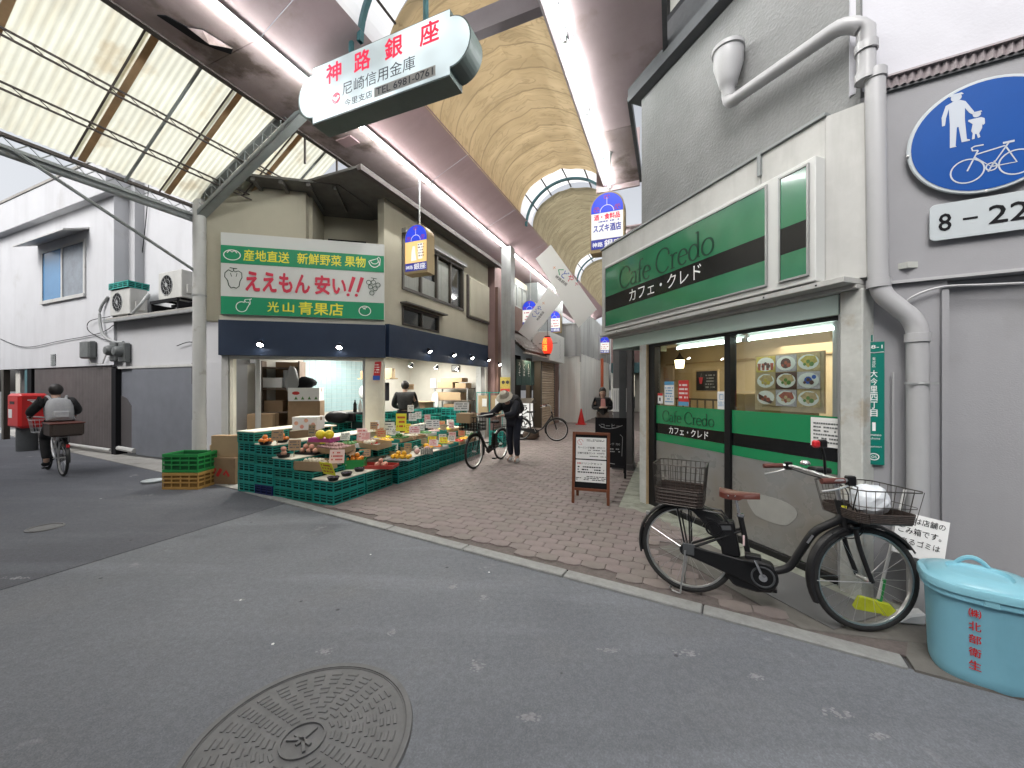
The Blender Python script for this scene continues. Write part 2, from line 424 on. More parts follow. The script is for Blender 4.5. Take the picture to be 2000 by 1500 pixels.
def vtext(mb, s, xc, w, z_top, pitch, y, bold=0.0):
    for i, ch in enumerate(s):
        text(mb, ch, xc - w / 2, xc + w / 2, z_top - (i + 1) * pitch + pitch * .1, z_top - i * pitch, y, bold)
    return mb
def textlines(mb, x0, x1, z0, z1, y, n=5, seed=1):
    """illegible small print: rows of short dashes"""
    rnd = random.Random(seed); h = (z1 - z0) / n
    for i in range(n):
        x = x0; zc = z1 - (i + .5) * h
        while x < x1:
            w = min(rnd.uniform(.03, .10) * (x1 - x0) + .003, x1 - x)
            if rnd.random() > .22: mb.quad((x, y, zc - h * .22), (x + w, y, zc - h * .22), (x + w, y, zc + h * .22), (x, y, zc + h * .22))
            x += w + (x1 - x0) * .02
    return mb
mat('concrete_dark', (.17, .16, .145), .9, noise=(4, .25), bump=(30, .4, .006), dirt=(3, .55, (.09, .08, .07), .7))
# ================================================================== GROUND
from mathutils import noise as mnoise
g = MB().quad((-150, -150, -.006), (150, -150, -.006), (150, 150, -.006), (-150, 150, -.006)).build('ground', 'ground'); struct(g)
KD = Vector((.866, -.5)); KN = Vector((.5, .866))     # along the kerb (left far -> right near), into the arcade
K0 = Vector((-2.87, 4.90))
def kp(s, d=0): p = K0 + KD * s + KN * d; return (p.x, p.y)
def av(u, v): p = fr('arc', v, u); return (p.x, p.y)
rd = MB().slab([kp(-25, .02), kp(-25, -9), kp(12, -9), kp(12, .02)], -.005, 0).build('road', 'asphalt'); struct(rd)
# newer darker asphalt on the left, seam parallel to the arcade
pts = [av(-1.5, -4.55), av(3.47, -4.57), kp(-1.2, .02), kp(-4, -.08), kp(-8.1, -.26), kp(-17, -.4), kp(-17, -6), av(-1.5, -12)]
rp = MB().slab(pts[::-1] if False else pts, 0.0005, .0045).build('road_patch', 'asphalt_dark'); struct(rp)
# concrete gutter strip on the far left side of the street
cs = MB()
for k in range(7):
    s0 = -8.2 - k * 1.2; d0 = -.27 - k * .01
    cs.slab([kp(s0 - 1.18, d0 - .01), kp(s0, d0), kp(s0, d0 + 1.9), kp(s0 - 1.18, d0 + 2.3)], 0, .022)
struct(cs.build('pavement', 'concrete', bevel=.004))
cs = MB(); cs.slab([kp(-8.19, -.26), kp(-4, -.075), kp(-1.16, .03), av(5.3, -5.6), av(6.2, -9.5), kp(-8.2, 2.6)], .0055, .012)
struct(cs.build('shop_forecourt', 'concrete'))
# kerb stones
kerb = thing('granite_kerb', None, None, kind='structure')
first = None
for k in range(7):
    s0 = -1.15 + k * .985
    b = MB().box(0, .975, 0, .115, -.02, .020 + random.uniform(-.002, .002))
    o = b.build('kerb_stone', 'granite', kerb, bevel=.006)
    p = kp(s0); o.location = (p[0], p[1], 0); o.rotation_euler = (0, 0, R(-30))
struct(MB().slab([kp(5.76, -.0), kp(11, .0), kp(11, 1.6), kp(5.9, .55), kp(5.76, .125)], -.01, .013).build('pavement_edge', 'concrete_dark'))
# paving bed + blocks
pv = thing('brick_paving', None, None, kind='structure')
pv.rotation_euler = (0, 0, R(-22.5))
bed = MB().slab([av(2.2, 3.2), kp(6.5, .125), kp(-1.15, .125), av(5.9, -5.5), av(30, -5.5), av(30, 1.5)][::-1], .0, .010)
bo = bed.build('joint_sand', 'brick_joint', None); bo.parent = pv; bo.rotation_euler = (0, 0, R(22.5))
def hexpts(g=.0020, W=.200, Hh=.114, rise=.028):
    w = W / 2 - g; h = Hh / 2 + rise / 2 - g; hs = Hh / 2 - rise / 2 - g * .6
    return [(w, -hs), (w, hs), (w * .5, h * .93), (0, h), (-w * .5, h * .80), (-w, hs), (-w, -hs), (-w * .5, -h * .80), (0, -h), (w * .5, -h * .93)]
protos = []
for i in range(5):
    hp = hexpts(); n = len(hp); m = MB()
    top = [(x * .975, y * .965, .021) for x, y in hp]; mid = [(x, y, .017) for x, y in hp]; bot = [(x, y, .008) for x, y in hp]
    m.add(top + mid + bot, [list(range(n))] + [(i_ + n, (i_ + 1) % n + n, (i_ + 1) % n, i_) for i_ in range(n)] + [(i_ + 2 * n, (i_ + 1) % n + 2 * n, (i_ + 1) % n + n, i_ + n) for i_ in range(n)])
    protos.append(m)
def kerb_d(x, y): return (x - K0.x) * KN.x + (y - K0.y) * KN.y
cells = []
for j in range(-12, 185):
    for i in range(-28, 22):
        v = i * .200 + (.100 if j % 2 else 0); u = 2.3 + j * .114
        if u > 24: continue
        p = fr('arc', v, u); d = kerb_d(p.x, p.y)
        if d < .20: continue
        # cafe side limit: facade line / apron
        cx = (p.x - 1.71) * .332 + (p.y - 4.9) * -.943; cy = (p.x - 1.71) * .943 + (p.y - 4.9) * .332
        if v > -5.2 and (v < -.62 or u < 4.9) and cy < (-.28 if u < 5.1 else 5) and cx < 2.9:
            if v < -4.0 and u < 3.4: continue
            if cx > 1.12 and cy > -.80: continue
            dist = p.y; off = abs(p.x) / max(p.y, .1)
            cells.append((p.y if off < 1.35 else 99, v, u))
cells.sort()
rb = random.Random(3)
pm = []
for i in range(5): pm.append(None)
for n, (dd, v, u) in enumerate(cells[:300]):
    i = rb.randrange(5)
    if pm[i] is None:
        o = protos[i].build('brick', 'brick%d' % i, pv); pm[i] = o
    else:
        o = pm[i].copy(); COL.objects.link(o)
    o.parent = pv; o.location = (v, u, rb.uniform(-.0015, .0015)); o.rotation_euler = (rb.uniform(-.006, .006), rb.uniform(-.006, .006), rb.uniform(-.01, .01))
rest = MB()
for dd, v, u in cells[300:]:
    rest.m = rb.randrange(5); n0 = len(rest.v); i = rb.randrange(5)
    dz = rb.uniform(-.0015, .0015)
    rest.add([(x + v, y + u, z + dz) for x, y, z in protos[0].v], protos[0].f)
rest.build('far_bricks', ['brick%d' % i for i in range(5)], pv, stuff=True)
# apron tiles in front of the cafe
ap = thing('cafe_apron', None, None, kind='structure'); ap.location = fr('cafe'); ap.rotation_euler = (0, 0, R(-70.6))
def acafe(u, v):
    p = fr('arc', v, u); dx, dy = p.x - 1.71, p.y - 4.9
    return (dx * .332 - dy * .943, dx * .943 + dy * .332)
for k in range(8):
    x0 = -.02 + k * .36
    if k == 7: continue
    MB().box(x0, x0 + .352, -.30, .10, -.01, .019 + random.uniform(0, .002)).build('tile', 'apron', ap, bevel=.003)
for k in range(9):
    u0 = 4.75 + k * .36
    for w in range(3):
        q = [acafe(u0 + .02 * 0, -.60 + w * .36), acafe(u0, -.60 + w * .36 + .35), acafe(u0 + .35, -.60 + w * .36 + .35), acafe(u0 + .35, -.60 + w * .36)]
        if k == 0 and w: continue
        MB().slab(q, -.01, .019 + random.uniform(0, .002)).build('tile', 'apron', ap, bevel=.003)
MB().slab([(1.15, -.78), (2.42, -.78), (3.1, .3), (2.0, .0), (1.15, -.31)], -.01, .018).build('slab', 'concrete_dark', ap, bevel=.004)
MB().box(1.9, 2.5, -.62, -.12, .02, .026).build('drain_cover', 'iron_dark', ap, bevel=.004)
# ------------------------------------------------------------------ manhole cover
mh = thing('manhole_cover', 'large round cast iron manhole cover with rings of raised bars, set in the asphalt', 'manhole cover', (-.885, 1.625, 0), R(-28))
MB().lathe([(.0, .004), (.415, .004), (.415, .0075), (.42, .0075)], seg=72).build('disc', 'iron', mh, smooth=True)
MB().lathe([(.424, -.002), (.424, .010), (.447, .012), (.452, .0)], seg=72).build('rim', 'iron', mh, smooth=True)
MB().lathe([(.4195, .0035), (.4245, .0035)], seg=72).build('gap', 'iron_dark', mh)
bars = MB()
for ring in range(10):
    r0 = .118 + ring * .0285
    nb = [12, 14, 16, 20, 20, 24, 24, 28, 28, 28][ring]
    for k in range(nb):
        a0 = 2 * math.pi * k / nb + .03; a1 = 2 * math.pi * (k + 1) / nb - .022 / r0 * 1.0
        seg = 3; P = []
        for rr, zz in ((r0 - .0085, .004), (r0 - .006, .0080), (r0 + .006, .0080), (r0 + .0085, .004)):
            for q in range(seg + 1):
                a = a0 + (a1 - a0) * q / seg; P.append((rr * math.cos(a), rr * math.sin(a), zz))
        s = seg + 1; F = []
        for q in range(seg):
            for t in range(3): F.append((t * s + q, (t + 1) * s + q, (t + 1) * s + q + 1, t * s + q + 1)[::-1])
        F.append((0, s, 2 * s, 3 * s)); F.append((seg, 3 * s + seg, 2 * s + seg, s + seg))
        bars.add(P, F)
bars.build('raised_bars', 'iron', mh, stuff=True)
em = MB().lathe([(.082, .004), (.082, .012), (.090, .012), (.090, .004)], seg=40)
for a, l in ((90, .066), (210, .066), (330, .066), (180, .05), (0, .05), (270, .03)):
    M = Matrix.Rotation(R(a), 4, 'Z'); em.box(.006, l, -.0065, .0065, .004, .013, M)
em.build('emblem', 'iron', mh)
m2 = thing('round_cover', 'small round iron utility cover in the dark asphalt on the left', 'utility cover', at(88, 1031, .005))
MB().lathe([(0, .006), (.11, .006), (.11, .002), (.125, .002), (.125, .008), (.14, .008), (.142, -.002)], seg=32).build('lid', 'iron', m2, smooth=True)

# ================================================================== CAFE BUILDING
cb = fthing('cafe_building', 'grey stuccoed corner building with a glazed cafe front beneath the green sign', 'building', 'cafe')
W = MB()
W.box(-.09, 2.30, 0, .12, 2.26, 5.22)
W.build('stucco_wall', 'stucco_grey', cb)
def sideq(v, t, u0, u1): return [acafe(u0, v), acafe(u1, v), acafe(u1, v + t), acafe(u0, v + t)]
MB().slab([(-.09, .125), acafe(10.5, -.36), acafe(10.5, -.20), (.05, .125)], 2.26, 5.22).build('side_wall', 'stucco_grey', cb)
MB().slab([(-.05, .125), acafe(10.5, -.32), acafe(10.5, -.22), (.05, .125)], 0, 2.255).build('side_wall', 'dark_trim', cb)
MB().box(-.20, 2.42, -.13, .14, 5.223, 5.42).box(-.14, 2.36, -.08, .2, 5.423, 5.7).build('eaves', 'dark_trim', cb)
MB().box(.25, 2.3, .12, .2, 5.7, 7.4).build('upper_wall', 'dark_trim', cb)
wf = MB().box(.30, 1.05, -.02, .05, 5.75, 5.85).box(.30, .36, -.02, .05, 5.85, 6.9).box(.98, 1.05, -.02, .05, 5.85, 6.9).box(.3, 1.05, .0, .06, 6.2, 6.28).build('upper_window', 'black', cb)
MB().box(.36, .98, .06, .08, 5.85, 6.9).build('pane', 'curtain', wf)
MB().box(-.20, .25, .1, .2, 5.7, 7.4).build('roof_edge', 'dark_trim', cb)
# white fascia band, its coping seam and chamfered right end
MB().box(-.80, 1.655, -.14, -.003, 2.26, 3.475).build('fascia_panel', 'fascia_white', cb, bevel=.004)
MB().box(1.66, 2.16, -.14, -.003, 2.26, 3.475).build('fascia_panel', 'fascia_white', cb, bevel=.004)
MB().slab([(2.163, -.14), (2.40, -.02), (2.40, .1), (2.163, .1)], 2.26, 3.475).build('fascia_panel', 'fascia_white', cb)
MB().box(-.82, 2.17, -.16, .0, 3.478, 3.50).build('coping', 'truss_grey', cb)
MB().box(1.64, 1.67, -.165, -.14, 3.30, 3.50).build('joint_clip', 'truss_grey', cb)
# under-sign ledge and the shutter housing with its glossy valance
lg = MB().box(-.70, 2.33, -.235, -.003, 2.215, 2.255).box(-.70, 2.33, -.10, -.003, 2.185, 2.213)
lg.build('ledge', 'fascia_white', cb, bevel=.003)
sc_ = MB()
for x in (-.3, .5, 1.2, 1.75, 2.15): sc_.box(x, x + .012, -.238, -.228, 2.226, 2.238)
sc_.build('screws', 'black', cb)
mat('valance', (.70, .86, .79), .22, noise=(3, .05), coat=.5)
MB().box(-.69, 2.18, -.03, .0, 2.03, 2.182).build('valance', 'valance', cb, bevel=.004)
MB().box(-.69, -.66, -.03, .9, 2.03, 2.18).build('valance_return', 'valance', cb)
MB().box(-.66, -.09, .0, .9, 2.15, 2.18).build('porch_ceiling', 'fascia_white', cb)
# pillars
MB().box(-.09, .035, -.035, .12, 0, 2.03).build('left_pillar', 'post_white', cb, bevel=.006)
MB().box(.036, .046, -.03, .02, 0, 2.03).build('corner_strip', 'wood_pale', cb)
MB().box(2.205, 2.345, -.06, .10, .0, 2.185).build('right_pillar', 'post_white', cb, bevel=.008)
MB().box(2.185, 2.205, -.04, .05, .0, 2.03).build('shutter_guide', 'steel', cb)
# frames
fm = MB().box(.047, .155, .0, .09, .06, 2.03).build('window_frame', 'black', cb, bevel=.003)
MB().box(1.165, 1.230, .0, .09, .06, 2.03).build('mullion', 'black', cb, bevel=.003)
MB().box(.047, 2.184, .0, .09, .0, .075).build('threshold', 'black', cb, bevel=.003)
MB().box(.155, 2.184, .0, .06, 1.995, 2.03).build('head_frame', 'black', cb)
for x0, x1 in ((.155, 1.165), (1.230, 2.184)):
    pn = MB().box(x0, x1, .034, .040, .075, 1.995).build('glass_pane', 'glass', cb)
    MB().box(x0 + .002, x1 - .002, .026, .0335, 1.050, 1.272).build('film_band', 'film_green', pn)
    MB().box(x0 + .002, x1 - .002, .026, .0335, .930, 1.049).build('film_band', 'film_black', pn)
    MB().box(x0 + .002, x1 - .002, .026, .0335, .835, .929).build('film_band', 'film_green', pn)
    MB().box(x0 + .002, x1 - .002, .028, .0335, .078, .834).build('frosted_film', 'film_frost', pn)
# 'Cafe Credo' in a serif hand: centre lines with stroke widths
def serif_credo(mb, x0, x1, zb, H, y, k=1.0):
    """draws the two words between x0 and x1 with baseline zb and cap height H"""
    T, t = .105 * H * k, .045 * H * k; xh = .62 * H
    def arc(cx, cz, rx, rz, a0, a1, n=14):
        return [(cx + rx * math.cos(R(a0 + (a1 - a0) * i / n)), cz + rz * math.sin(R(a0 + (a1 - a0) * i / n))) for i in range(n + 1)]
    def w(pts, horizontal=True):
        out = []
        for i in range(len(pts)):
            a = pts[max(i - 1, 0)]; b = pts[min(i + 1, len(pts) - 1)]
            d = math.hypot(b[0] - a[0], b[1] - a[1]) or 1; out.append(t + (T - t) * abs(b[1] - a[1]) / d)
        return out
    L = []   # (advance, [strokes])
    def C():
        p = arc(.42, .5, .40, .52, 42, 318); return (.80, [p, [(.72, .83), (.73, .66)]])
    def a():
        return (.50, [arc(.20, .44, .17, .17, 150, 0, 8) + [(.37, .10), (.40, .02), (.48, .03)], arc(.20, .17, .17, .17, 80, 330, 10)])
    def f():
        return (.34, [[(.13, 0), (.13, .78)] + arc(.29, .78, .16, .24, 180, 60, 6), [(.0, .58), (.30, .58)], [(.03, .0), (.24, .0)]])
    def e():
        return (.52, [arc(.25, .30, .22, .31, 5, 320, 16), [(.05, .34), (.46, .34)]])
    def r():
        return (.40, [[(.12, 0), (.12, .58)], arc(.28, .42, .15, .17, 165, 50, 6), [(.0, .56), (.12, .60)], [(.02, .0), (.24, .0)]])
    def d():
        return (.60, [arc(.24, .29, .21, .31, 0, 360, 18), [(.45, 1.02), (.45, .04), (.54, .03)], [(.34, 1.00), (.45, 1.02)]])
    def o():
        return (.56, [arc(.26, .29, .24, .31, 0, 360, 18)])
    seq = [C(), a(), f(), e(), (.30, []), C(), r(), e(), d(), o()]
    tot = sum(q[0] for q in seq) ; s = (x1 - x0) / tot; x = x0
    for adv, sts in seq:
        for st in sts:
            pts = [(x + px * s, zb + pz * H) for px, pz in st]
            mb.stroke(pts, w(pts), y)
        x += adv * s
mb = MB(); serif_credo(mb, .27, 1.03, 1.085, .125, .0235); mb.build('cafe_lettering', 'letter_green', cb)
mb = MB(); text(mb, 'カフェ・クレド', .38, .95, .948, 1.03, .0235, .01); mb.build('cafe_lettering', 'letter_white', cb)
# lit room behind the glass
RP = [(.055, .125), (-2.12, 2.0), (3.2, 2.0), (2.5, .125)]
MB().box(-2.2, 3.2, 2.0, 2.05, 0, 2.5).slab([(.056, .126), (-2.12, 2.0), (-2.07, 2.0), (.12, .126)], 0, 2.3).build('room_wall', 'beige_wall', cb)
MB().box(2.35, 2.4, .12, 2.0, 0, 2.5).build('side_partition', 'beige_wall', cb)
mat('ceil_cafe', (.46, .47, .44), .7)
MB().slab(RP[::-1], 2.30, 2.34).build('room_ceiling', 'ceil_cafe', cb)
MB().box(-1.2, 2.3, .95, 1.2, 2.12, 2.298).build('ceiling_beam', 'int_white', cb)
MB().slab(RP[::-1], .022, .03).build('room_floor', 'int_floor', cb)
MB().box(-1.9, 2.3, 1.96, 1.995, 1.90, 1.92).build('picture_rail', 'wood_pale', cb)
mat('booth', (.14, .10, .025), .6, noise=(3, .2))
MB().box(.35, 1.35, 1.0, 1.1, 0, 1.42).build('booth_back', 'booth', cb, bevel=.01)
MB().box(.40, 1.30, .72, .98, .9, 1.08).build('counter', 'black', cb)
fl = MB()
for k in range(9): fl.box(-.8 + k * .14, -.785 + k * .14, 1.2, 1.215, .7, 1.30)
fl.box(-.8, .55, 1.19, 1.22, 1.30, 1.325).build('rail', 'frame_brown', cb)
for x, y in ((-.35, .75), (.15, .6), (.6, 1.4), (1.05, .7), (1.15, 1.45), (1.55, 1.6), (.05, 1.5), (1.9, 1.2)):
    l = thing('downlight', 'glowing ceiling downlight, %s part of the cafe, %s the window' % ('left' if x < .3 else ('middle' if x < 1.2 else 'right'), 'next to' if y < .8 else ('beyond the beam from' if y < 1.46 else 'farthest from')), 'downlight', fr('cafe', x, y, 2.297), 0, 'downlights in the cafe ceiling')
    MB().lathe([(.001, -.012), (.034, -.012), (.045, -.001), (.05, .0)], seg=14).build('bulb', 'spot', l)
for x0, x1 in ((.40, 1.26), (1.33, 2.14)):
    t = fthing('tube_light', ('left' if x0 < 1 else 'right') + ' fluorescent tube along the top of the cafe window', 'fluorescent lamp', 'cafe', 0, .13, 1.955, group='tubes above the cafe window')
    MB().tube([(x0, 0, 0), (x1, 0, 0)], .014, 10).build('tube', 'tube_green', t, smooth=True)
    MB().box(x0 - .02, x1 + .02, .01, .07, .016, .05).build('housing', 'white', t)
    MB().box(x0 - .02, x0, -.015, .02, -.02, .016).box(x1, x1 + .02, -.015, .02, -.02, .016).build('end_holder', 'white', t)
la = bpy.data.lights.new('cafe_lamp', 'AREA'); la.energy = 20; la.size = 1.6; la.color = (1, .88, .68)
lo = bpy.data.objects.new('cafe_lamp', la); COL.objects.link(lo); lo.location = fr('cafe', .9, 1.3, 2.05)
# ------------------------------------------------------------------ right hand wall of the street
rw = fthing('street_side_building', 'pale grey rendered building with corrugated trim right of the cafe', 'building', 'road')
MB().box(-.10, .44, .02, .3, 0, 2.20).build('corner_wall', 'wall_right', rw)
MB().box(.44, 4.0, .09, .3, 0, 2.20).build('lower_wall', 'wall_right', rw)
MB().box(.405, .438, -.012, .018, 0, 2.16).build('corner_bead', 'wall_right', rw)
MB().box(.005, 4.0, .0, .3, 2.205, 3.545).build('lintel_wall', 'wall_right', rw)
MB().box(.005, 4.0, -.012, -.001, 2.205, 2.225).build('drip_edge', 'pvc', rw)
MB().box(-.05, 4.0, .02, .3, 3.60, 7.2).build('upper_wall', 'stucco_white', rw)
cr = MB(); n = 70; x0 = .12; dx = .020; prof = []
vs = []; fs = []
for i in range(n * 4 + 1):
    x = x0 + i * dx / 4 * 2; y = -.028 + .010 * math.cos(i * math.pi / 2)
    vs += [(x, y, 3.545), (x, y, 3.612)]
for i in range(n * 4): fs.append((2 * i, 2 * i + 2, 2 * i + 3, 2 * i + 1))
mat('trim_mauve', (.33, .29, .30), .5, noise=(4, .15))
cr.add(vs, fs).build('corrugated_trim', 'trim_mauve', rw, smooth=True)
MB().box(.1, 4, -.02, .02, 3.530, 3.544).build('trim_rail', 'dark_trim', rw)
MB().box(.1, 4, -.05, .02, 3.613, 3.625).build('trim_top', 'trim_mauve', rw)
# ------------------------------------------------------------------ rain pipe
pp = thing('rain_pipe', 'fat pale grey drainpipe with a hopper, running down beside the round blue sign', 'drainpipe')
A_ = lambda x, z, y=-.10: fr('cafe', x, y, z)
B_ = lambda x, z, y=-.085: fr('road', x, y, z)
hc = fr('cafe', 1.335, -.14, 4.20)
MB().lathe([(.0, 0), (.055, 0), (.057, .09), (.075, .11), (.085, .16), (.125, .30), (.125, .42), (.138, .425), (.138, .46), (.12, .46), (.11, .40), (.0, .38)], hc, 24).build('hopper', 'pvc', pp, smooth=True)
r = .052
path = [hc + Vector((0, 0, .05)), hc + Vector((0, 0, -.02)), A_(1.42, 4.165, -.14)] + [A_(2.2, 4.08, -.14)]
path = [hc + Vector((0, 0, .05))] + bezier(hc + Vector((0, 0, .0)), hc + Vector((0, 0, -.07)), A_(1.44, 4.135, -.14), 5) + bezier(A_(2.20, 4.06, -.14), A_(2.31, 4.05, -.14), B_(.015, 3.96), 6) + [B_(.015, 3.60)]
MB().tube(path, r, 16).build('upper_run', 'pvc', pp, smooth=True)
path = [B_(.06, 3.66), B_(.075, 2.26)] + bezier(B_(.077, 2.22), B_(.085, 2.12), B_(.15, 2.06), 5) + bezier(B_(.19, 2.01), B_(.265, 1.94), B_(.268, 1.84), 5) + [B_(.272, .02)]
MB().tube(path, r + .003, 18).build('lower_run', 'pvc', pp, smooth=True)
for (x, z) in ((.015, 3.83), (.015, 3.63), (.06, 3.62), (.078, 2.20), (.268, 1.82)):
    MB().lathe([(r + .004, -.03), (r + .012, -.028), (r + .012, .028), (r + .004, .03)], B_(x, z), 18).build('coupling', 'pvc', pp, smooth=True)
MB().box(-.08, .08, -.004, .004, -.006, .006).build('pipe_band', 'steel', pp, loc=B_(.27, 1.52, -.14), rotz=R(-30))
MB().torus(B_(.27, 1.52), r + .006, .004, 'z', 20, 6).build('pipe_band', 'steel', pp)
MB().tube([fr('road', .17, -.01, 1.6), fr('road', .17, -.01, .4)], .006, 6).build('conduit', 'pvc', tag(thing('thin_conduit', 'thin grey conduit on the wall between the green plate and the drainpipe', 'conduit'), None, None))
cpts = [fr('road', .20, .0, 2.02), fr('road', .26, -.02, 2.10), fr('road', .40, -.02, 2.15), fr('road', .62, -.01, 2.14), fr('road', 1.2, 0, 2.10)]
tag(MB().tube(smoothpath(cpts), .008, 6).build('wall_cable', 'pvc', None, smooth=True), 'thin grey cable looping beneath the lintel behind the drainpipe', 'cable')

# ================================================================== ARCADE ROOF
ar = fthing('arcade_roof', 'covered arcade roof with peeling pink soffits and a yellowish padded barrel vault', 'arcade roof', 'arc')
def asheet(name, m, quads, parent=ar, th=.02):
    mb = MB()
    for q in quads: mb.quad(*q)
    return mb.build(name, m, parent)
ZL = 5.40
# left soffit (underside) in panels, left slanting face, outer lip
us = [-1.2, .9, 2.9, 3.95, 6.2, 8.55, 10.9, 13.25, 15.6, 18, 20.4, 23]
for k in range(len(us) - 1):
    a, b = us[k] + .004, us[k + 1] - .004
    MB().box(-5.22, -4.275, a, b, ZL, ZL + .03).build('soffit_panel', 'pink_dirty' if k < 4 else 'pink', ar)
    mb = MB()
    mb.add([(-4.27, a, ZL), (-4.27, b, ZL), (-4.22, b, ZL + .30), (-4.22, a, ZL + .30), (-3.42, b, 5.76), (-3.42, a, 5.76), (-4.0, b, ZL + .12), (-4.0, a, ZL + .12)],
           [(0, 1, 6, 7), (7, 6, 4, 5)])
    mb.build('fascia_panel', 'pink_clean' if k > 2 else 'pink', ar)
MB().box(-5.30, -5.22, -1.2, 23, ZL - .02, ZL + .16).build('outer_lip', 'truss_brown', ar)
MB().box(-4.285, -4.262, -1.2, 23, ZL - .012, ZL - .001).build('trim_strip', 'lilac', ar)
# right soffit
MB().slab([(-1.0, -1.0), (-1.0, 3.58), (-.09, 3.58), (-.09, -1.0)][::-1], ZL, ZL + .03).build('soffit_panel', 'pink', ar)
MB().slab([(-1.0, 3.59), (-1.0, 5.98), (-.55, 5.98), (-.55, 5.40), (-.09, 4.80), (-.09, 3.59)][::-1], ZL, ZL + .03).build('soffit_panel', 'pink', ar)
MB().slab([(-1.0, 5.99), (-1.0, 7.62), (-.55, 7.62), (-.55, 5.99)][::-1], ZL, ZL + .03).build('soffit_panel', 'pink_dirty', ar)
MB().box(-1.22, -1.0, -1.0, 7.62, ZL - .001, ZL + .03).build('light_strip', 'lilac', ar)
mb = MB().add([(-1.22, -1, ZL), (-1.22, 7.62, ZL), (-1.36, 7.62, 5.76), (-1.36, -1, 5.76)], [(0, 3, 2, 1)]); mb.build('fascia_panel', 'lilac', ar)
MB().box(-1.36, -.55, 7.62, 7.66, ZL - .1, 6.4).build('end_panel', 'pink', ar)
MB().slab([(-.55, 7.62), (-.50, 7.62), (-.50, 5.42), (-.04, 4.82), (-.04, -1), (-.09, -1), (-.09, 4.80), (-.55, 5.40)][::-1], ZL - .05, ZL + .1).build('outer_lip', 'dark_trim', ar)
tag(fr and MB().box(.0, .8, -.04, .04, 0, .01).build('unused', 'pink'), 'x', 'x') if False else None
# barrel vaults
def vmat(name, c, c2):
    m = bpy.data.materials.new(name); m.use_nodes = True; N = m.node_tree.nodes; L = m.node_tree.links; b = N['Principled BSDF']
    b.inputs['Roughness'].default_value = .6
    tc = N.new('ShaderNodeTexCoord')
    mp = N.new('ShaderNodeMapping'); mp.inputs['Scale'].default_value = (.9, 3.2, .9); L.new(tc.outputs['Object'], mp.inputs['Vector'])
    n = N.new('ShaderNodeTexNoise'); n.inputs['Scale'].default_value = 1.3; n.inputs['Detail'].default_value = 6; n.inputs['Distortion'].default_value = .5; L.new(mp.outputs[0], n.inputs['Vector'])
    r = N.new('ShaderNodeMapRange'); r.inputs[1].default_value = .36; r.inputs[2].default_value = .66; L.new(n.outputs['Fac'], r.inputs[0])
    mx = N.new('ShaderNodeMix'); mx.data_type = 'RGBA'; mx.inputs[6].default_value = (*c2, 1); mx.inputs[7].default_value = (*c, 1)
    L.new(r.outputs[0], mx.inputs[0]); L.new(mx.outputs[2], b.inputs['Base Color'])
    n2 = N.new('ShaderNodeTexNoise'); n2.inputs['Scale'].default_value = 1.9; n2.inputs['Detail'].default_value = 2; n2.inputs['Distortion'].default_value = 1.1; L.new(mp.outputs[0], n2.inputs['Vector'])
    sb = N.new('ShaderNodeMath'); sb.operation = 'SUBTRACT'; sb.inputs[1].default_value = .5; L.new(n2.outputs['Fac'], sb.inputs[0])
    ab = N.new('ShaderNodeMath'); ab.operation = 'ABSOLUTE'; L.new(sb.outputs[0], ab.inputs[0])
    r2 = N.new('ShaderNodeMapRange'); r2.inputs[1].default_value = 0; r2.inputs[2].default_value = .05; r2.inputs[3].default_value = .0; r2.inputs[4].default_value = 1; L.new(ab.outputs[0], r2.inputs[0])
    m2 = N.new('ShaderNodeMix'); m2.data_type = 'RGBA'; m2.inputs[6].default_value = (*[x * .93 for x in c2], 1); L.new(mx.outputs[2], m2.inputs[7])
    L.new(r2.outputs[0], m2.inputs[0]); mx = m2
    sx = N.new('ShaderNodeSeparateXYZ'); L.new(tc.outputs['Object'], sx.inputs[0])
    pp_ = N.new('ShaderNodeMath'); pp_.operation = 'PINGPONG'; pp_.inputs[1].default_value = .24; L.new(sx.outputs['Y'], pp_.inputs[0])
    r3 = N.new('ShaderNodeMapRange'); r3.inputs[1].default_value = .0; r3.inputs[2].default_value = .022; L.new(pp_.outputs[0], r3.inputs[0])
    m3 = N.new('ShaderNodeMix'); m3.data_type = 'RGBA'; m3.inputs[6].default_value = (*[x * .66 for x in c2], 1); L.new(mx.outputs[2], m3.inputs[7]); L.new(r3.outputs[0], m3.inputs[0]); mx = m3; L.new(mx.outputs[2], b.inputs['Base Color'])
    bp = N.new('ShaderNodeBump'); bp.inputs['Strength'].default_value = .6; bp.inputs['Distance'].default_value = .04; L.new(r2.outputs[0], bp.inputs['Height']); L.new(bp.outputs[0], b.inputs['Normal'])
    o = N['Material Output']; t = N.new('ShaderNodeBsdfTranslucent'); L.new(mx.outputs[2], t.inputs[0]); ms = N.new('ShaderNodeMixShader'); ms.inputs[0].default_value = .48
    L.new(b.outputs[0], ms.inputs[1]); L.new(t.outputs[0], ms.inputs[2]); L.new(ms.outputs[0], o.inputs[0]); MATS[name] = m
vmat('vault_yellow', (.60, .46, .27), (.49, .37, .21)); vmat('vault_olive', (.44, .385, .25), (.32, .275, .175))
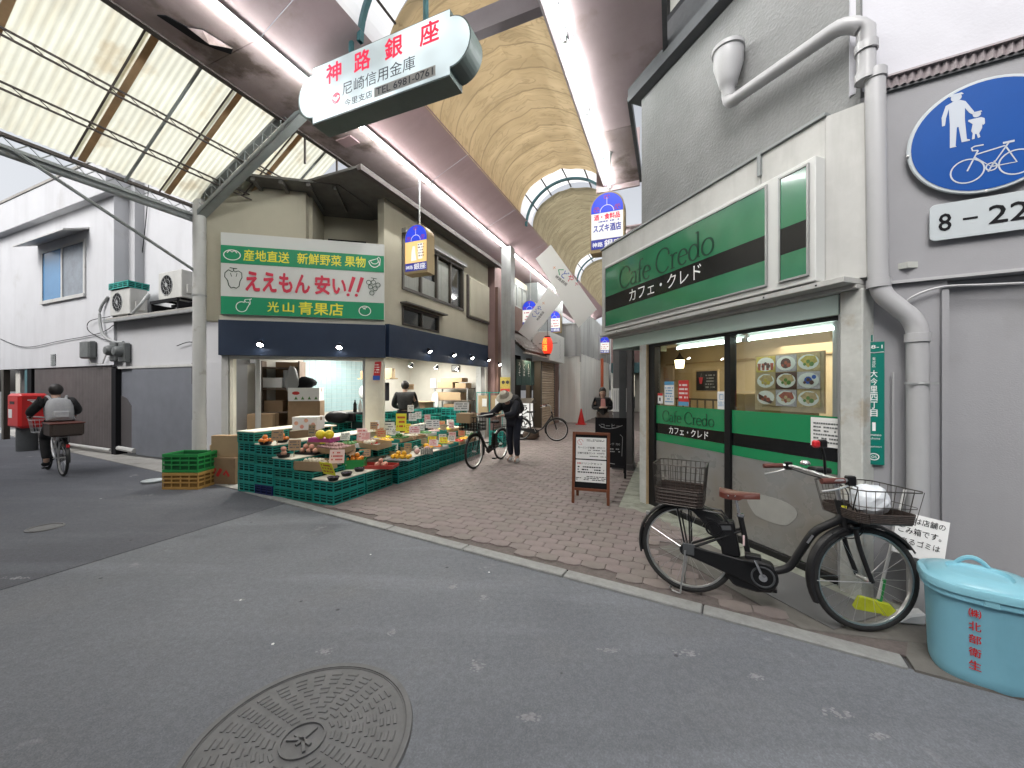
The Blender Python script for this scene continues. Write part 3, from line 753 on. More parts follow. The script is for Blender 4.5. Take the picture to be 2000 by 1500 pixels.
def vault(name, m, u0, u1, vL=-3.44, vR=-1.34, zs=5.74, rise=.86, seg=30, wr=.03):
    c = (vL + vR) / 2; hw = (vR - vL) / 2; nu = max(6, int((u1 - u0) / .07)); vs = []; fs = []
    for i in range(nu + 1):
        u = u0 + (u1 - u0) * i / nu
        for j in range(seg + 1):
            a = math.pi * j / seg; q = Vector((math.cos(a) * 2.2, u * 2.4, math.sin(a) * 2.2))
            w = wr * (mnoise.noise(q) + .6 * mnoise.noise(q * 2.7)) + .022 * abs(math.sin(u * math.pi / .48)) * (.6 + .4 * mnoise.noise(q * .7))
            pk = .045 * max(0, 1 - abs(a - math.pi / 2) * 7)
            vs.append((c - hw * math.cos(a), u, zs + (rise + w + pk) * (math.sin(a) ** .85) + (0 if j in (0, seg) else w * .4)))
    for i in range(nu):
        for j in range(seg): fs.append((i * (seg + 1) + j, (i + 1) * (seg + 1) + j, (i + 1) * (seg + 1) + j + 1, i * (seg + 1) + j + 1))
    return MB().add(vs, fs).build(name, m, ar, smooth=True)
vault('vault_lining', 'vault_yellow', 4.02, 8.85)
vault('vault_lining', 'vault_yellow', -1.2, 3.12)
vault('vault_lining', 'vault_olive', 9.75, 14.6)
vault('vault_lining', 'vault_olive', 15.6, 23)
# hoops and skylight panes in the gaps
def hoop(u, r, m='teal_steel', name='roof_hoop', dz=0, w=.06):
    vL, vR, zs, rise = -3.44, -1.34, 5.74, .90; c = (vL + vR) / 2; hw = (vR - vL) / 2
    pts = [(c - (hw - .01) * math.cos(math.pi * j / 24), u, zs - .1 + dz + (rise + .06) * math.sin(math.pi * j / 24)) for j in range(25)]
    mb = MB(); vs = []; fs = []
    for x, y, z in pts:
        dx = (x - c); n = Vector((dx / hw, 0, max((z - zs), 0.01) / rise)).normalized()
        for q, d in ((-w / 2, 0), (w / 2, 0), (w / 2, .05), (-w / 2, .05)): vs.append((x + n.x * d, y + q, z + n.z * d))
    for i in range(len(pts) - 1):
        for k in range(4): fs.append((i * 4 + k, (i + 1) * 4 + k, (i + 1) * 4 + (k + 1) % 4, i * 4 + (k + 1) % 4))
    mb.add(vs, fs).build(name, m, ar)
for u0, u1 in ((3.12, 4.02), (8.85, 9.75), (14.6, 15.6)):
    um = (u0 + u1) / 2
    hoop(um, .03)
    rm = MB()
    for a in (30, 60, 90, 120, 150):
        c, hw = -2.39, 1.05; x = c - hw * math.cos(R(a)); z = 5.74 + .92 * math.sin(R(a))
        rm.tube([(x, u0, z), (x, u1, z)], .018, 5)
    rm.build('skylight_bars', 'truss_brown', ar)
    vL, vR, zs, rise = -3.5, -1.28, 5.80, .98; c = (vL + vR) / 2; hw = (vR - vL) / 2; vs = []; fs = []
    for u in (u0 - .05, u1 + .05):
        for j in range(25): vs.append((c - hw * math.cos(math.pi * j / 24), u, zs + rise * math.sin(math.pi * j / 24)))
    for j in range(24): fs.append((j, j + 25, j + 26, j + 1))
    MB().add(vs, fs).build('skylight_pane', 'skylight', ar)
MB().box(-3.9, -1.3, 4.10, 4.22, 5.76, 6.02).build('cross_beam', 'lilac', ar)
MB().box(-3.44, -1.34, 8.78, 8.86, 5.62, 5.75).build('unused_tie', 'lilac', ar) if False else None
# walls that carry the roof above the shops
MB().box(-5.30, -5.24, 10.2, 23, 5.2, 5.9).build('outer_wall', 'pink', ar)
# hatch and torn hole, small fittings
MB().box(-4.9, -4.6, 4.55, 4.75, ZL - .012, ZL - .001).build('hatch', 'pink_clean', ar)
MB().slab([(-4.98, 2.30), (-4.90, 2.34), (-4.84, 2.50), (-4.72, 2.58), (-4.66, 2.86), (-4.76, 2.90), (-4.86, 2.78), (-4.95, 2.62)], ZL - .012, ZL - .002).build('torn_panel', 'black_matte', ar)
MB().add([(-4.84, 2.50, ZL - .013), (-4.72, 2.58, ZL - .013), (-4.66, 2.86, ZL - .013), (-4.74, 2.66, ZL - .10)], [(0, 1, 3), (1, 2, 3), (3, 1, 0), (3, 2, 1)]).build('hanging_flap', 'pink_dirty', ar)
MB().lathe([(.0, 0), (.012, 0), (.014, .5), (.03, .62), (.05, .68)], (-.95, 6.55, ZL - .68), 12).build('pendant_rod', 'steel', ar, smooth=True)
# left clerestory strip: sky showing between the soffit and the shop roofs comes from the real gap
for k in range(14):
    MB().box(-5.30, -5.27, 4.3 + k * .62, 4.32 + k * .62, 4.98, ZL).build('gap_post', 'truss_brown', ar)
def tube_light(u0, u1, v, z, first, lab, grp):
    t = fthing('fluorescent_light', lab, 'fluorescent lamp', 'arc', v, 0, z, group=grp)
    MB().tube([(0, u0 + .04, -.045), (0, u1 - .04, -.045)], .019, 10).build('tube', 'tube', t, smooth=True)
    MB().box(-.035, .035, u0 + .01, u1 - .01, -.010, .0).build('housing', 'meter_l', t)
    MB().box(-.02, .02, u0 + .01, u0 + .04, -.055, -.010).box(-.02, .02, u1 - .04, u1 - .01, -.055, -.010).build('end_holder', 'white', t)
    return t
ordn = ['first', 'second', 'third', 'fourth', 'fifth', 'sixth', 'seventh', 'eighth', 'ninth', 'tenth', 'eleventh']
k = 0
u = -.85
while u < 22:
    tube_light(u, u + 2.35, -4.26, ZL - .004, 0, '%s long fluorescent tube from the street in the left hand row' % ordn[k], 'fluorescent tubes in the left row of the arcade')
    u += 2.35; k += 1
u = .5; k = 0
while u < 7.3:
    u2 = min(u + 1.23, 7.6)
    tube_light(u, u2, -1.10, ZL - .004, 0, '%s short fluorescent tube from the street in the right hand row' % ordn[k], 'fluorescent tubes in the right row of the arcade')
    u += 1.23; k += 1

for k in range(5): tube_light(9.9 + k * 2.35, 12.25 + k * 2.35, -1.2, ZL - .004, 0, '%s added unseen tube lighting the sheeting past the first skylight' % ordn[k], 'added unseen tubes deep in the arcade')  # unseen tubes behind the cafe, added to brighten the far sheeting
MB().box(-1.36, -.5, 9.75, 23, ZL, ZL + .03).build('soffit_panel', 'pink', ar)
# ================================================================== STREET CANOPY (translucent corrugated)
cn = fthing('street_canopy', 'lean-to canopy of stained translucent corrugated sheets over the side street', 'canopy', 'arc')
mat('corr_sheet', (.70, .70, .59), .5, noise=(.9, .16), streak=(1.2, 9, 1.2, .6, (.52, .47, .34)), dirt=(1.6, .55, (.45, .37, .24), .6), trans=.74)
mat('corr_sheet_b', (.68, .69, .63), .5, noise=(1.1, .12), streak=(1.2, 14, 1.2, .6, (.50, .42, .30)), dirt=(1.7, .55, (.45, .35, .22), .6), trans=.78)
V0, V1, Z0, Z1 = -7.30, -5.15, 4.52, 5.82
cu = [-2.3, -1.35, -.4, .55, 1.5, 2.45, 3.4, 4.35, 5.15]
for k in range(len(cu) - 1):
    a, b = cu[k], cu[k + 1] + .05; n = int((b - a) / .0175); vs = []; fs = []
    for i in range(n + 1):
        u = a + (b - a) * i / n; w = .0065 * math.cos(2 * math.pi * u / .07) + .012 * (k % 2)
        for t in (0, .33, .66, 1): vs.append((V0 + (V1 - V0) * t, u, Z0 + (Z1 - Z0) * t + w + .02))
    for i in range(n):
        for j in range(3): fs.append((i * 4 + j, i * 4 + 4 + j, i * 4 + 5 + j, i * 4 + 1 + j))
    MB().add(vs, fs).build('corrugated_sheet', 'corr_sheet' if k > 2 else 'corr_sheet_b', cn, smooth=True)
# overlapping upper strip
vs = []; fs = []; n = 420
for i in range(n + 1):
    u = -2.3 + 7.45 * i / n; w = .011 * math.cos(2 * math.pi * u / .07)
    vs += [(-5.55, u, 5.60 + w - .01), (-5.2, u, 5.80 + w - .01)]
for i in range(n): fs.append((2 * i, 2 * i + 2, 2 * i + 3, 2 * i + 1))
MB().add(vs, fs).build('flashing', 'batten', cn, smooth=True)
def zc(v): return Z0 + (Z1 - Z0) * (v - V0) / (V1 - V0)
for v in (-6.74, -6.24):
    z = zc(v) - .02
    MB().tube([(v, -2.3, z - .02), (v, 5.15, z - .02)], .013, 6).build('purlin', 'truss_brown', cn)
    MB().tube([(v + .03, -2.3, z - .11), (v + .03, 5.15, z - .11)], .013, 6).build('purlin', 'truss_brown', cn)
    w = MB()
    for q in range(36):
        u = -2.2 + q * .2; w.tube([(v, u, z - .02), (v + .03, u + .1, z - .11)], .005, 4, caps=False)
    w.build('purlin_web', 'truss_brown', cn, stuff=True)
for u in (-1.35, -.4, .55, 1.5, 2.45, 3.4, 4.35):
    MB().box(0, math.hypot(V1 - V0, Z1 - Z0), -.036, .036, -.008, .0, Matrix.Translation((V0, u + .10, Z0 + .004)) @ Matrix.Rotation(-math.atan2(Z1 - Z0, V1 - V0), 4, 'Y')).build('batten', 'batten', cn)
    MB().tube([(V0, u, Z0 - .015), (V1, u, Z1 - .015)], .012, 6).build('rafter', 'truss_brown', cn)
for u in (-.9, 1.05, 3.0, 4.9):
    MB().tube([(V0, u, Z0 - .045), (V1, u, Z1 - .045)], .020, 6).build('rafter', 'truss_grey', cn)
# edge lattice beam
MB().box(V0 - .06, V0 + .0, -2.4, 4.0, 4.33, 4.37).build('edge_chord', 'truss_grey', cn)
MB().box(V0 - .06, V0 + .0, -2.4, 4.0, 4.47, 4.51).build('edge_chord', 'truss_brown', cn)
MB().tube([(V0 - .10, -2.4, 4.33), (V0 - .10, 4.0, 4.30)], .045, 10).build('gutter', 'truss_grey', cn, smooth=True)
w = MB()
for q in range(62):
    u = -2.3 + q * .1; a, b = (4.37, 4.47) if q % 2 else (4.47, 4.37)
    w.tube([(V0 - .03, u, a), (V0 - .03, u + .1, b)], .006, 4, caps=False)
w.build('edge_web', 'truss_grey', cn, stuff=True)
MB().tube([(V0 - .02, 1.95, 4.36), (V0 + .02, 3.86, 3.42)], .022, 6).build('brace', 'truss_grey', cn)
# lattice rafter beam from the pole up to the arcade
P0, P1 = Vector((-7.36, 3.93, 4.28)), Vector((-4.75, 3.93, 5.42))
d = (P1 - P0).normalized(); nrm = Vector((-d.z, 0, d.x))
bm_ = MB(); L_ = (P1 - P0).length; rot = Matrix.Rotation(-math.atan2(d.z, d.x), 4, 'Y')
MB().box(0, L_, -.07, .07, -.02, .02, Matrix.Translation(P0) @ rot).build('truss_chord', 'truss_grey', cn)
MB().box(0, L_, -.07, -.055, -.02, .06, Matrix.Translation(P0) @ rot).build('truss_chord', 'truss_grey', cn)
MB().box(0, L_, -.05, .05, .24, .28, Matrix.Translation(P0) @ rot).build('truss_chord', 'truss_grey', cn)
w = MB(); n = 26
for q in range(n):
    t0, t1 = q / n, (q + 1) / n; a = P0 + (P1 - P0) * t0 + nrm * (.02 if q % 2 else .24); b = P0 + (P1 - P0) * t1 + nrm * (.24 if q % 2 else .02)
    for yy in (-.045, .045): w.tube([a + Vector((0, yy, 0)), b + Vector((0, yy, 0))], .007, 4, caps=False)
w.build('truss_web', 'truss_grey', cn, stuff=True)
pl = thing('canopy_pole', 'tall white painted steel pole carrying the canopy beside the crates', 'pole', fr('arc', -7.27, 3.93, 0))
MB().cyl((0, 0, 0), (0, 0, 4.62), .092, 20).build('pole', 'pole_white', pl, smooth=True)
MB().cyl((0, 0, 0), (0, 0, .22), .108, 20).cyl((0, 0, .0), (0, 0, .95), .098, 20).build('base_sleeve', 'pole_white', pl, smooth=True)
MB().lathe([(.094, 0), (.1, .0), (.1, .03), (.094, .03)], (0, 0, 3.0), 20).build('band', 'steel', pl)
p2 = thing('thin_pole', 'thinner white pipe standing behind the tall white canopy pole', 'pole', fr('arc', -6.95, 4.7, 0))
MB().cyl((0, 0, 0), (0, 0, 4.2), .045, 12).build('pipe', 'pole_white', p2, smooth=True)
# ================================================================== FRUIT SHOP BUILDING
fb = fthing('fruit_shop_building', 'beige rendered two storey shop on the corner with a navy band over its open front', 'building', 'ff')
T_ = lambda: None
def ffs(x, y=0, z=0):
    """a point of the side facade frame given in the front facade frame"""
    p = fr('fs', x, y, 0); dx, dy = p.x + 4.91, p.y - 6.54; c, s = math.cos(R(12.5)), math.sin(R(12.5))
    return (dx * c + dy * s, -dx * s + dy * c, z)
MB().box(-.28, 1.28, .02, .2, 2.62, 4.95).build('front_wall', 'beige_render', fb)
MB().box(1.28, 2.55, .02, .15, 2.62, 4.09).build('balcony_wall', 'beige_render', fb)
MB().box(1.28, 1.34, .2, 1.1, 3.9, 4.95).build('recess_cheek', 'beige_render', fb)
MB().box(1.28, 2.6, 1.0, 1.1, 3.9, 5.0).build('recess_wall', 'beige_render', fb)
MB().box(1.42, 2.15, .985, .998, 3.9, 4.50).build('dark_doorway', 'black_matte', fb)
MB().box(2.10, 2.14, .97, .984, 4.3, 4.36).build('bell_box', 'black_matte', fb)
MB().box(-.05, 2.62, -.02, .1, 2.625, 2.712).build('sill_band', 'board_cream', fb)
# side wall (second storey) in the side frame
sw = MB()
def fsbox(mb, x0, x1, y0, y1, z0, z1):
    q = [ffs(x0, y0), ffs(x1, y0), ffs(x1, y1), ffs(x0, y1)]
    return mb.slab([(a[0], a[1]) for a in q], z0, z1)
for (a, b, c, d) in ((0, .50, 2.66, 4.98), (.50, 2.93, 4.52, 4.98), (.50, 2.93, 2.95 + .15, 3.42), (2.93, 4.35, 2.66, 4.98), (.50, .52, 2.66, 3.1), (1.80, 2.93, 2.66, 3.1), (.50, 1.80, 2.66, 2.72)):
    fsbox(sw, a, b, 0, .15, c, d)
sw.build('side_wall', 'beige_render', fb)
# big sliding window
wnd = MB()
for a, b, c, d in ((.50, 2.93, 4.46, 4.52), (.50, 2.93, 3.42, 3.48), (.50, .56, 3.48, 4.46), (2.87, 2.93, 3.48, 4.46), (1.10, 1.15, 3.48, 4.46), (1.70, 1.76, 3.48, 4.46), (2.28, 2.33, 3.48, 4.46)):
    fsbox(wnd, a, b, -.02, .05, c, d)
w = wnd.build('window', 'frame_brown', fb)
for a, b, m in ((.56, 1.10, 'curtain'), (1.15, 1.70, 'curtain'), (1.76, 2.28, 'curtain'), (2.33, 2.87, 'glass_dark')):
    mb = MB(); fsbox(mb, a, b, .05, .06, 3.48, 4.46); mb.build('pane', 'glass_dark', w)
    if m == 'curtain':
        mb = MB(); fsbox(mb, a, b, .04, .048, 3.48, 3.85 if a < 1.7 else 4.4); mb.build('frosted_pane', 'curtain', w)
mb = MB(); fsbox(mb, .5, 2.95, -.10, .0, 4.53, 4.62); mb.build('window_hood', 'pole_white', fb)
wnd = MB()
for a, b, c, d in ((.50, 1.80, 3.05, 3.10), (.50, 1.80, 2.72, 2.76), (.50, .54, 2.76, 3.05), (1.76, 1.80, 2.76, 3.05), (1.13, 1.17, 2.76, 3.05)):
    fsbox(wnd, a, b, -.02, .05, c, d)
w = wnd.build('low_window', 'frame_brown', fb)
mb = MB(); fsbox(mb, .54, 1.76, .03, .04, 2.76, 3.05); mb.build('pane', 'glass_dark', w)
mb = MB(); fsbox(mb, .45, 1.95, -.16, .0, 3.13, 3.16); mb.build('window_hood', 'eave_dark', fb)
mb = MB(); fsbox(mb, 3.15, 4.28, -.09, .0, 3.34, 4.34); mb.build('shutter_box', 'beige_render', fb, bevel=.02)
mb = MB(); fsbox(mb, 3.08, 3.14, -.06, .0, 3.30, 4.4); fsbox(mb, 3.08, 4.34, -.06, .0, 3.29, 3.335); mb.build('box_frame', 'truss_brown', fb)
# eaves
mb = MB()
q = [ffs(-.95, -.30), ffs(4.6, -.30), ffs(4.6, .9), ffs(-.95, .9)]
mb.slab([(a[0], a[1]) for a in q], 4.98, 5.02)
mb.build('eaves', 'eave_dark', fb)
mb = MB(); fsbox(mb, -.95, 4.6, -.36, -.28, 4.94, 5.03); mb.build('side_gutter', 'truss_brown', fb)
mb = MB().slab([(-.6, -.35), (1.9, -.35), (2.3, .4), (2.3, 2.2), (-.6, 2.2)], 4.96, 5.0); mb.build('eaves', 'eave_dark', fb)
for k in range(6):
    mb = MB().box(-.3 + k * .42, -.24 + k * .42, -.33, .6, 4.90, 4.958); mb.build('rafter_end', 'eave_dark', fb)
# navy band
nb = MB().box(-.03, 2.64, -.10, .02, 2.03, 2.622).build('navy_band', 'navy', fb)
mb = MB(); fsbox(mb, .02, 4.15, -.10, .02, 2.05, 2.655); mb.build('navy_band', 'navy', fb)
# openings
MB().box(-.02, .08, -.02, .12, 0, 2.03).build('door_jamb', 'pole_white', fb)
MB().box(.10, .155, -.01, .10, 0, 1.98).build('door_jamb', 'board_cream', fb)
MB().box(.09, 2.29, -.01, .12, 1.975, 2.03).build('head_rail', 'pole_white', fb)
MB().box(2.28, 2.60, -.015, .25, 0, 2.03).build('corner_pillar', 'board_cream', fb, bevel=.008)
MB().box(2.235, 2.275, -.005, .1, 0, 1.975).build('shutter_guide', 'steel', fb)
mb = MB(); fsbox(mb, 3.9, 4.15, .0, .15, 0, 2.05); mb.build('end_pillar', 'pole_white', fb)
# interior room in the arcade frame
def arcbox(mb, v0, v1, u0, u1, z0, z1):
    q = [fr('arc', v, u) for v, u in ((v0, u0), (v1, u0), (v1, u1), (v0, u1))]; c, s = math.cos(R(12.5)), math.sin(R(12.5))
    return mb.slab([((p.x + 4.91) * c + (p.y - 6.54) * s, -(p.x + 4.91) * s + (p.y - 6.54) * c) for p in q], z0, z1)
mb = MB(); arcbox(mb, -7.75, -7.65, 4.6, 10.3, 0, 2.6); arcbox(mb, -7.65, -4.95, 10.0, 10.1, 0, 2.6); mb.build('inner_wall', 'int_white', fb)
mb = MB(); arcbox(mb, -7.65, -5.05, 5.6, 10.0, 2.35, 2.4); mb.build('inner_ceiling', 'int_white', fb)
mb = MB(); arcbox(mb, -7.65, -4.95, 5.2, 10.0, .006, .014); mb.build('inner_floor', 'int_floor', fb)
mb = MB()
for r_ in range(12):
    for c_ in range(14):
        u0 = 6.2 + c_ * .155; z0 = .9 + r_ * .105
        arcbox(mb, -7.648, -7.640, u0, u0 + .150, z0, z0 + .100)
mb.build('wall_tiles', 'tile_blue', fb, stuff=True)
for v, u_, pw in ((-6.6, 6.6, 42), (-6.1, 8.6, 45)):
    la = bpy.data.lights.new('shop_light', 'AREA'); la.energy = pw * 1.25; la.size = 1.2; la.color = (1, .97, .90)
    lo = bpy.data.objects.new('shop_light', la); COL.objects.link(lo); lo.location = fr('arc', v, u_, 2.3)
    t = fthing('ceiling_lamp', 'flat ceiling lamp inside the fruit shop, %s' % ('behind the front opening' if u_ < 7 else 'behind the side opening'), 'ceiling lamp', 'arc', v, u_, 2.32, group='ceiling lamps in the fruit shop')
    MB().box(-.5, .5, -.06, .06, -.0, .02).build('lamp_body', 'white', t)
# spotlights: on the navy band and inside
def spot(pos, rotz, lab, grp, r=.05, e='spot', power=0, tilt=35, bar=None):
    t = thing('spotlight', lab, 'spotlight', pos, rotz, grp)
    MB().tube([(0, 0, .06), (0, -.02, .02)], .008, 6).build('stem', 'black_matte' if bar is None else 'chrome', t)
    M = Matrix.Translation((0, -.04, 0)) @ Matrix.Rotation(R(-tilt), 4, 'X')
    h = MB().lathe([(.012, .06), (.022, .055), (r, -.03), (r, -.035), (r * .85, -.03)], seg=16); h.xf(M); h.build('shade', 'black_matte' if bar is None else 'chrome', t, smooth=True)
    b = MB().lathe([(.0005, -.045), (r * .6, -.042), (r * .85, -.028), (r * .8, -.02)], seg=14); b.xf(M); b.build('bulb', e, t, smooth=True)
    if power:
        l = bpy.data.lights.new('spot_lamp', 'SPOT'); l.energy = power; l.spot_size = R(110); l.spot_blend = .7; l.shadow_soft_size = .04; l.color = (1, .95, .85)
        lo = bpy.data.objects.new('spot_lamp', l); COL.objects.link(lo); lo.parent = t; lo.location = (0, -.07, -.06); lo.rotation_euler = (R(-25), 0, 0)
gl = 'spotlights on the navy band'
for k, (px, z) in enumerate(((.62, 2.23), (1.87, 2.21))):
    spot(fr('ff', px, -.11, z), R(12.5), ['spotlight on the navy band above the left end of the open front', 'spotlight on the navy band near the corner pillar'][k], gl, power=40, r=.055)
for k, x in enumerate((1.22, 2.22, 3.11, 4.08)):
    spot(fr('fs', x, -.11, 2.26), R(67.5), '%s spotlight from the corner on the navy band along the arcade' % ordn[k], gl, power=34)
for k, (v, u_) in enumerate(((-5.35, 7.0), (-5.35, 8.0), (-5.35, 9.0))):
    spot(fr('arc', v, u_, 1.97), R(67.5), '%s hanging silver spotlight from the corner pillar inside the opening' % ordn[k], 'silver spotlights inside the fruit shop', bar=1, r=.06, tilt=-20, power=10)
# loose lamp cables
# ------------------------------------------------------------------ fruit shop sign
fs_ = fthing('fruit_shop_sign', 'wide white and green signboard with red and yellow lettering over the fruit shop', 'sign', 'ff', 0, -.03, 0)
MB().box(-.005, 2.615, -.04, .03, 2.718, 4.10).build('board', 'sign_white', fs_)
MB().box(-.004, 2.614, -.046, -.041, 3.585, 3.885).build('green_band', 'sign_green', fs_)
MB().box(-.004, 2.614, -.046, -.041, 2.722, 3.025).build('green_band', 'sign_green', fs_)
Y = -.049
mb = MB(); text(mb, '産地直送', .335, 1.045, 3.640, 3.835, Y, .024); text(mb, '新鮮野菜', 1.17, 1.89, 3.645, 3.84, Y, .024); text(mb, '果物', 1.945, 2.30, 3.65, 3.845, Y, .024)
text(mb, '光', .70, .88, 2.785, 2.965, Y, .022); text(mb, '山', .94, 1.12, 2.79, 2.96, Y, .022); text(mb, '青果店', 1.19, 1.92, 2.76, 2.985, Y, .024)
mb.build('yellow_lettering', 'sign_yellow', fs_)
mb = MB(); text(mb, 'ええもん', .365, 1.375, 3.125, 3.470, Y, .052, .0); text(mb, '安い', 1.45, 1.97, 3.125, 3.47, Y, .05)
for x in (2.0, 2.14):
    mb.stroke([(x + .02, 3.20), (x + .10, 3.47)], [.045, .062], Y); mb.disc((x, Y, 3.145), .028, 12)
mb.build('red_lettering', 'sign_red', fs_)
def arcp(cx, cz, rx, rz, a0, a1, n=14): return [(cx + rx * math.cos(R(a0 + (a1 - a0) * i / n)), cz + rz * math.sin(R(a0 + (a1 - a0) * i / n))) for i in range(n + 1)]
mb = MB()   # tomato, bananas, aubergine, orange: white outlines
mb.stroke(arcp(.165, 3.725, .125, .085, 0, 360, 24), .014, Y); mb.stroke([(.09, 3.76), (.13, 3.80), (.165, 3.775), (.20, 3.80), (.24, 3.76)], .014, Y)
mb.stroke(arcp(2.45, 3.80, .10, .13, 190, 330, 10), .014, Y); mb.stroke(arcp(2.45, 3.80, .07, .07, 200, 340, 8), .012, Y); mb.stroke([(2.36, 3.78), (2.42, 3.80), (2.50, 3.83), (2.54, 3.73)], .014, Y)
mb.stroke([(2.50, 3.83), (2.52, 3.86), (2.55, 3.83), (2.54, 3.70)], .014, Y)
mb.stroke(arcp(.31, 2.855, .085, .085, 60, 350, 18) + [(.44, 2.93), (.43, 2.99), (.36, 2.98), (.345, 2.93)], .014, Y); mb.stroke([(.35, 2.97), (.38, 2.93), (.41, 2.94), (.44, 2.90)], .012, Y); mb.stroke([(.43, 2.98), (.46, 3.0)], .016, Y)
mb.stroke(arcp(2.285, 2.87, .10, .085, 0, 360, 24), .014, Y); mb.stroke([(2.24, 2.93), (2.28, 2.91), (2.32, 2.94)], .014, Y); mb.stroke([(2.26, 2.90), (2.28, 2.93), (2.29, 2.89)], .012, Y)
mb.build('white_drawings', 'letter_white', fs_)
mb = MB()   # pepper and grapes: dark green outlines
mb.stroke([(.17, 3.44), (.11, 3.47), (.06, 3.42), (.055, 3.35), (.10, 3.29), (.115, 3.21), (.15, 3.165), (.19, 3.18), (.23, 3.165), (.27, 3.20), (.285, 3.29), (.315, 3.35), (.31, 3.43), (.26, 3.46), (.21, 3.44), (.19, 3.46), (.17, 3.44)], .012, Y)
mb.stroke([(.14, 3.42), (.16, 3.36)], .009, Y); mb.stroke([(.24, 3.42), (.225, 3.36)], .009, Y); mb.stroke([(.19, 3.46), (.185, 3.50), (.13, 3.51)], .012, Y); mb.stroke([(.185, 3.50), (.24, 3.50)], .012, Y)
for x, z in ((2.35, 3.39), (2.43, 3.395), (2.51, 3.35), (2.38, 3.31), (2.46, 3.28), (2.405, 3.20), (2.53, 3.34)):
    if x < 2.53: mb.stroke(arcp(x, z, .038, .038, 0, 360, 14), .010, Y)
mb.stroke([(2.43, 3.435), (2.44, 3.47)], .010, Y); mb.stroke([(2.39, 3.475), (2.49, 3.46)], .010, Y)
mb.build('green_drawings', 'letter_green', fs_)

# ================================================================== LEFT WHITE BUILDING
lb = fthing('white_corner_house', 'white rendered two storey house with a plain parapet on the left of the street', 'building', 'left')
MB().box(-6.3, 0, 0, .25, 1.98, 5.72).build('front_wall', 'left_white', lb)
MB().box(-6.36, .06, -.16, .25, 5.72, 6.50).build('parapet', 'left_white', lb, bevel=.01)
MB().box(-6.38, .10, -.18, .27, 6.50, 6.56).build('parapet_cap', 'concrete', lb)
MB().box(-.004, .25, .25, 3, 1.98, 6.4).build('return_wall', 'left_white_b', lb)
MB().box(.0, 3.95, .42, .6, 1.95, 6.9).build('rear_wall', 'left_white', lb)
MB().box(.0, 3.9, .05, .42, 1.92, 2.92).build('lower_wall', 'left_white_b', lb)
MB().box(-.02, 4.1, -.12, .44, 2.93, 2.99).build('ledge', 'concrete', lb, bevel=.006)
MB().box(-.06, 4.1, -.16, -.10, 2.89, 2.94).build('ledge_gutter', 'steel', lb)
MB().box(-6.3, .0, .3, .4, 0, 1.98).build('lower_back', 'corr_brown', lb)
mb = MB()
for k in range(54):
    x = -4.15 + k * .073; mb.add([(x, .05, .10), (x + .025, .03, .10), (x + .048, .03, .10), (x + .073, .05, .10), (x, .05, 1.97), (x + .025, .03, 1.97), (x + .048, .03, 1.97), (x + .073, .05, 1.97)], [(0, 1, 5, 4), (1, 2, 6, 5), (2, 3, 7, 6)])
mb.build('corrugated_shutter', 'corr_brown', lb)
MB().box(-4.55, -4.30, .02, .25, 0, 1.98).build('dark_pillar', 'black_matte', lb)
MB().box(-4.75, -4.60, .03, .2, 0, 1.98).build('teal_pillar', 'teal_steel', lb)
MB().box(-6.2, -6.05, .0, .12, 0, 1.98).build('corner_pillar', 'frame_brown', lb)
MB().box(-5.6, -5.3, .1, .12, 1.0, 1.95).build('lit_gap', 'int_white', lb)
MB().box(.02, .20, -.05, .15, 0, 1.90).build('black_post', 'black_matte', lb)
MB().tube([(-4.3, -.04, .14), (-2, -.06, .12), (.0, -.05, .10)], .035, 8).build('base_pipe', 'pole_white', lb, smooth=True)
MB().tube([(.25, -.02, .16), (.9, -.02, .14)], .05, 8).build('base_pipe', 'pole_white', lb, smooth=True)
MB().box(.22, .72, .04, .06, .15, 1.90).build('dark_sheet', 'panel_grey', lb)
MB().prism([(.24, .22), (.68, .18), (.68, 1.05), (.45, 1.25), (.24, 1.30)], .025, .038).build('worn_patch', 'panel_patch', lb)
MB().box(.73, 3.1, .0, .04, .06, 1.90).build('grey_panel', 'panel_grey', lb, bevel=.004)
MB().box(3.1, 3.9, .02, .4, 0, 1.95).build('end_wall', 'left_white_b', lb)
MB().box(2.9, 3.3, -.01, .01, 1.55, 1.95).build('corner_patch', 'panel_patch', lb)
MB().box(.2, 3.2, -.015, .04, 1.885, 1.935).build('panel_rail', 'pole_white', lb)
w = MB().box(-3.56, -1.25, -.03, .02, 4.90, 4.96).box(-3.56, -1.25, -.05, .02, 3.60, 3.68).box(-3.56, -3.48, -.03, .02, 3.68, 4.9).box(-1.33, -1.25, -.03, .02, 3.68, 4.9).box(-2.46, -2.38, -.03, .02, 3.68, 4.9).build('window', 'pole_white', lb)
MB().box(-3.48, -2.46, -.012, -.002, 3.68, 4.9).build('pane', 'blue_pane', w); MB().box(-2.38, -1.33, -.012, -.002, 3.68, 4.9).build('pane', 'grey_pane', w)
mb = MB().add([(-3.85, -.42, 5.02), (-1.1, -.42, 5.02), (-1.1, 0, 5.20), (-3.85, 0, 5.20), (-3.85, -.42, 4.99), (-1.1, -.42, 4.99), (-1.1, 0, 5.16), (-3.85, 0, 5.16)], [(0, 1, 2, 3), (7, 6, 5, 4), (0, 4, 5, 1), (1, 5, 6, 2), (3, 7, 4, 0)])
mb.build('window_hood', 'pole_white', lb)
mb = MB()
for k in range(6): mb.box(-3.05, -2.80, -.02, -.001, 2.03 + k * .05, 2.06 + k * .05)
mb.build('vent_grille', 'truss_grey', lb)
MB().box(-5.9, 4, .6, .7, 6.3, 6.5).build('rear_roof', 'concrete', lb)
